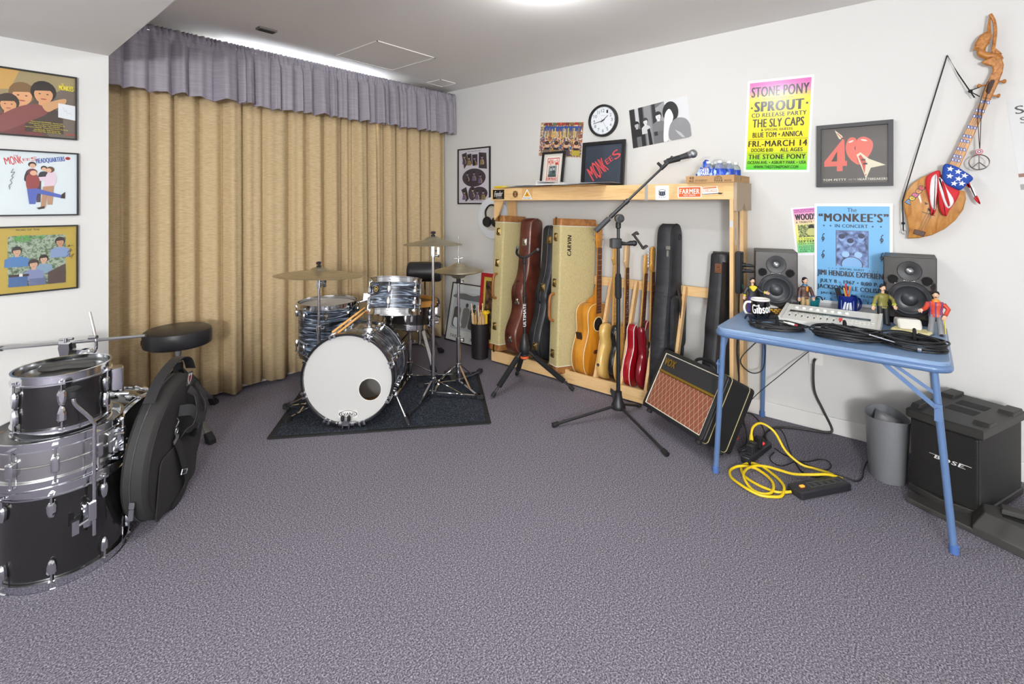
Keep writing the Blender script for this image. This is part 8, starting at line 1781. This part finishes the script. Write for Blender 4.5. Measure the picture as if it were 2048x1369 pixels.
cord('thin black cord stretched diagonally from the wall outlet towards the amplifier', [(3.325, 0.49, 0.46), (3.30, 0.515, 0.455), (3.22, 0.63, 0.33), (3.12, 0.78, 0.16), (3.05, 0.84, 0.03), (3.02, 0.845, 0.006)], 0.0025)
cord('black cord arching out of the floor power strip behind the amplifier', [(2.708, 0.686, 0.075), (2.72, 0.70, 0.12), (2.78, 0.735, 0.17), (2.84, 0.745, 0.18), (2.90, 0.72, 0.16), (2.93, 0.68, 0.10), (2.935, 0.655, 0.02), (2.92, 0.645, 0.006)])
cord('black cord with an inline plug hanging behind the amplifier', [(2.95, 0.80, 0.10), (2.93, 0.765, 0.06), (2.88, 0.745, 0.012), (2.82, 0.752, 0.006), (2.75, 0.755, 0.02), (2.70, 0.735, 0.03), (2.685, 0.715, 0.05), (2.715, 0.690, 0.06)])
o = MB().torus((0, 0, 0), 0.022, 0.003, 'z', 24, 6).build('cable_loop', mat('red orange cord', 'c8482c', 0.5), loc=(2.905, 0.815, 0.006)); tag(o, 'small red orange cord loop on the carpet behind the amplifier', 'cord')
t = strip('upright black power strip screwed to the right end of the pine rack', (3.052, 0.846, 0.915), (0, 0, 0), 0.245, 0.058, 0.034, (-0.03, 0.0, 0.03, 0.06, 0.09), [(-0.082, mat('green switch', '1f7f6a', 0.4), '')])
t.rotation_euler = (Matrix.Rotation(-PI / 2, 3, 'Y') @ Matrix.Rotation(0, 3, 'X')).to_euler()
# its outlet face looks to -y: local x up, local z to -y
R3 = Matrix(((0, -1, 0), (0, 0, -1), (1, 0, 0))).transposed() if False else Matrix(((0, 1, 0), (0, 0, -1), (1, 0, 0)))
R3 = Matrix(((0, -1, 0), (0, 0, -1), (1, 0, 0)))
t.rotation_euler = R3.to_euler()
for k, (dz, lab) in enumerate(((0.045, 'upper black plug in the upright power strip'), (0.012, 'lower black plug in the upright power strip'))):
    o = MB().tube([(0, 0, 0), (0, -0.016, 0), (0, -0.018, 0), (0, -0.045, 0), (0, -0.065, -0.002)], 0.012, 12, radii=[0.013, 0.013, 0.010, 0.009, 0.005]).build('plug', BLACKP, loc=(3.052, 0.8115, 0.915 + dz)); tag(o, lab, 'plug')
cord('black cord drooping from the upper plug of the upright strip to the table', [(3.052, 0.748, 0.957), (3.06, 0.70, 0.945), (3.08, 0.685, 0.88), (3.09, 0.715, 0.80), (3.06, 0.76, 0.725), (3.05, 0.80, 0.69)], 0.0036)
cord('black cord drooping from the lower plug of the upright strip to the table', [(3.052, 0.748, 0.924), (3.055, 0.715, 0.905), (3.07, 0.70, 0.85), (3.075, 0.735, 0.77), (3.055, 0.775, 0.72), (3.05, 0.81, 0.67)], 0.0036)
cord('black lead running down the rack upright from the upright power strip', [(3.052, 0.83, 0.79), (3.05, 0.832, 0.70), (3.05, 0.831, 0.637), (3.045, 0.840, 0.459), (3.05, 0.831, 0.294), (3.055, 0.842, 0.20), (3.10, 0.835, 0.05), (3.06, 0.82, 0.008)], 0.0045)
cord('black cord hanging in a loop behind the left end of the table', [(3.19, 0.70, 0.70), (3.20, 0.68, 0.588), (3.17, 0.78, 0.476), (3.12, 0.842, 0.38), (3.17, 0.80, 0.303), (3.2, 0.74, 0.325), (3.2, 0.726, 0.447), (3.2, 0.74, 0.56), (3.20, 0.73, 0.69)], 0.0036)

# ---------------------------------------------------------------- right corner: bin, bass speaker, stand base
t = thing('waste_bin', 'grey oval waste bin with white paper inside beside the black bass speaker', 'bin', (2.985, 0.138, 0))
mb = MB(); n = 48; v = []
prof_ = [(0.080, 0.0), (0.082, 0.004), (0.1, 0.29), (0.1, 0.295), (0.0975, 0.295), (0.0795, 0.008)]
for r, z in prof_:
    for i in range(n):
        a = 2 * PI * i / n; dz_ = 0.008 * math.cos(2 * a) * (z / 0.3) if z > 0.1 else 0
        v.append((r * 1.18 * math.cos(a), r * 0.88 * math.sin(a), z + dz_))
f = [(k * n + i, k * n + (i + 1) % n, (k + 1) * n + (i + 1) % n, (k + 1) * n + i) for k in range(len(prof_) - 1) for i in range(n)] + [tuple(range(n))[::-1], tuple(range(5 * n, 6 * n))]
mb.add(v, f); mb.build('body', mat('grey plastic', '7b7c80', 0.4), t); t.rotation_euler = (0, 0, 0.25)
mb = MB(); mb.add([(-0.06, -0.05, 0.20), (0.08, -0.06, 0.25), (0.085, 0.05, 0.285), (-0.05, 0.055, 0.22), (0.0, 0.0, 0.27)], [(0, 1, 4), (1, 2, 4), (2, 3, 4), (3, 0, 4)])
o = mb.build('paper', mat('bin paper', 'dedcda', 0.7), loc=(2.985, 0.138, 0)); sd = o.modifiers.new('thickness', 'SOLIDIFY'); sd.thickness = 0.002; tag(o, 'crumpled white paper in the grey waste bin', 'paper')

MESH = mixmat('perforated grille', [(0.45, '0a0a0a'), (0.55, '2e2c2a')], (1, 1, 1), 0.5, 'noise', 1, 700)
BSE = mat('charcoal moulded plastic', '302f2d', 0.5, bump=(300, 0.15)); BSG = mat('dark carpeted side', '262524', 0.7)
a_ = math.atan2(-0.24, -0.10)
t = thing('bass_speaker', 'black bass speaker box with white maker lettering behind the right front table leg', 'speaker', (2.872, 0.059, 0.012), (0, 0, a_))   # local x to the viewer's right, y away
W_, D_, Z_ = 0.258, 0.42, 0.375
MB().rbox(0.006, W_ - 0.006, 0.012, D_, 0.03, Z_ - 0.03, 0.006, 'z').build('cabinet', BSG, t)
MB().rbox(0.012, W_ - 0.012, 0.0, 0.016, 0.035, Z_ - 0.045, 0.006, 'y', c=0.003).build('grille', MESH, t)
dots = MB()
for i in range(34):
    for j in range(44):
        x = 0.020 + i * 0.0064 + (0.0032 if j % 2 else 0); z = 0.042 + j * 0.0066
        if x < W_ - 0.018: dots.add([(x, -0.0004, z), (x + 0.0034, -0.0004, z), (x + 0.0034, -0.0004, z + 0.0034), (x, -0.0004, z + 0.0034)], [(0, 1, 2, 3)])
dots.build('grille_holes', mat('hole black', '050505', 0.9), t)
MB().prism([(0.0, 0.01), (W_ * 0.5, -0.025), (W_, 0.01), (W_, D_), (0.0, D_)], 0.0, 0.032, 'z', 0.004).build('base_tray', BSE, t)
mb = MB(); mb.prism([(-0.006, 0.0), (W_ * 0.5, -0.012), (W_ + 0.006, 0.0), (W_ + 0.006, D_ + 0.006), (-0.006, D_ + 0.006)], Z_ - 0.042, Z_, 'z', 0.006)
for x0, x1, y0, y1 in ((-0.004, 0.03, 0.03, 0.14), (W_ - 0.05, W_ + 0.004, 0.05, 0.14), (W_ - 0.05, W_ + 0.004, 0.29, 0.40), (-0.004, 0.05, 0.30, 0.42)): mb.prism([(y0, Z_ - 0.004), (y1, Z_ - 0.004), (y1, Z_ + 0.014), (y0 + 0.02, Z_ + 0.014)], x0, x1, 'x', 0.003)
mb.build('top_cap', BSE, t)
for y in (0.15, 0.255): MB().rbox(0.075, 0.18, y, y + 0.075, Z_ - 0.002, Z_ + 0.0006, 0.006, 'z').build('handle_recess', mat('recess black', '0b0b0b', 0.7), t)
p = Print(0.145, 0.022, MESH, 0.0002); p.mb = MB(); p.mats = []; p.z = 0.0012
p.text('BOSE', 0.14, 0.12, 0.82, 0.88, 'e6e4e0', 0.12, 0, 0.35); p.rect(0.0, 0.12, 0.22, 0.20, 'e6e4e0'); p.rect(0.72, 0.06, 1.0, 0.15, 'e6e4e0'); p.rect(0.70, 0.78, 0.86, 0.86, 'e6e4e0')
o = p.build('maker_mark', t); o.location = (0.155, -0.0008, 0.20); o.rotation_euler = (PI / 2, 0, 0)
# low stand base on the floor in front of it
t = thing('stand_base', 'low dark grey moulded stand base on the carpet at the right edge', 'stand base', (2.66, -0.15, 0))
SB = mat('dark grey moulding', '3f3e3c', 0.45, bump=(300, 0.1))
P = lambda x, y: (x - 2.66, y + 0.15)
MB().prism([P(2.775, 0.062), P(2.84, 0.06), P(2.80, -0.155), P(2.672, -0.148), P(2.735, -0.01)], 0.0, 0.022, 'z', 0.004).build('leg', SB, t)
mb = MB(); lo_ = [P(2.672, -0.146), P(2.80, -0.152), P(2.84, -0.20), P(2.84, -0.62), P(2.55, -0.62), P(2.602, -0.29)]
hi_ = [P(2.715, -0.185), P(2.79, -0.185), P(2.80, -0.22), P(2.80, -0.60), P(2.60, -0.60), P(2.655, -0.32)]
n = 6; v = [(a, b, 0.0) for a, b in lo_] + [(a, b, 0.035) for a, b in lo_] + [(a, b, 0.085) for a, b in hi_]
f = [(k * n + i, (k + 1) * n + i, (k + 1) * n + (i + 1) % n, k * n + (i + 1) % n) for k in range(2) for i in range(n)] + [tuple(range(n)), tuple(range(2 * n, 3 * n))[::-1]]
f = [q[::-1] for q in f]
mb.add(v, f); mb.build('body', SB, t, 0.004)
mb = MB(); mb.prism([P(2.715, -0.235), P(2.775, -0.235), P(2.775, -0.56), P(2.655, -0.56)], 0.078, 0.0862, 'z'); mb.build('panel_recess', mat('recess black', '0b0b0b', 0.7), t)
MB().prism([P(2.735, -0.235), P(2.79, -0.235), P(2.79, -0.58), P(2.755, -0.58)], 0.085, 0.105, 'z', 0.004).build('panel_lip', SB, t)
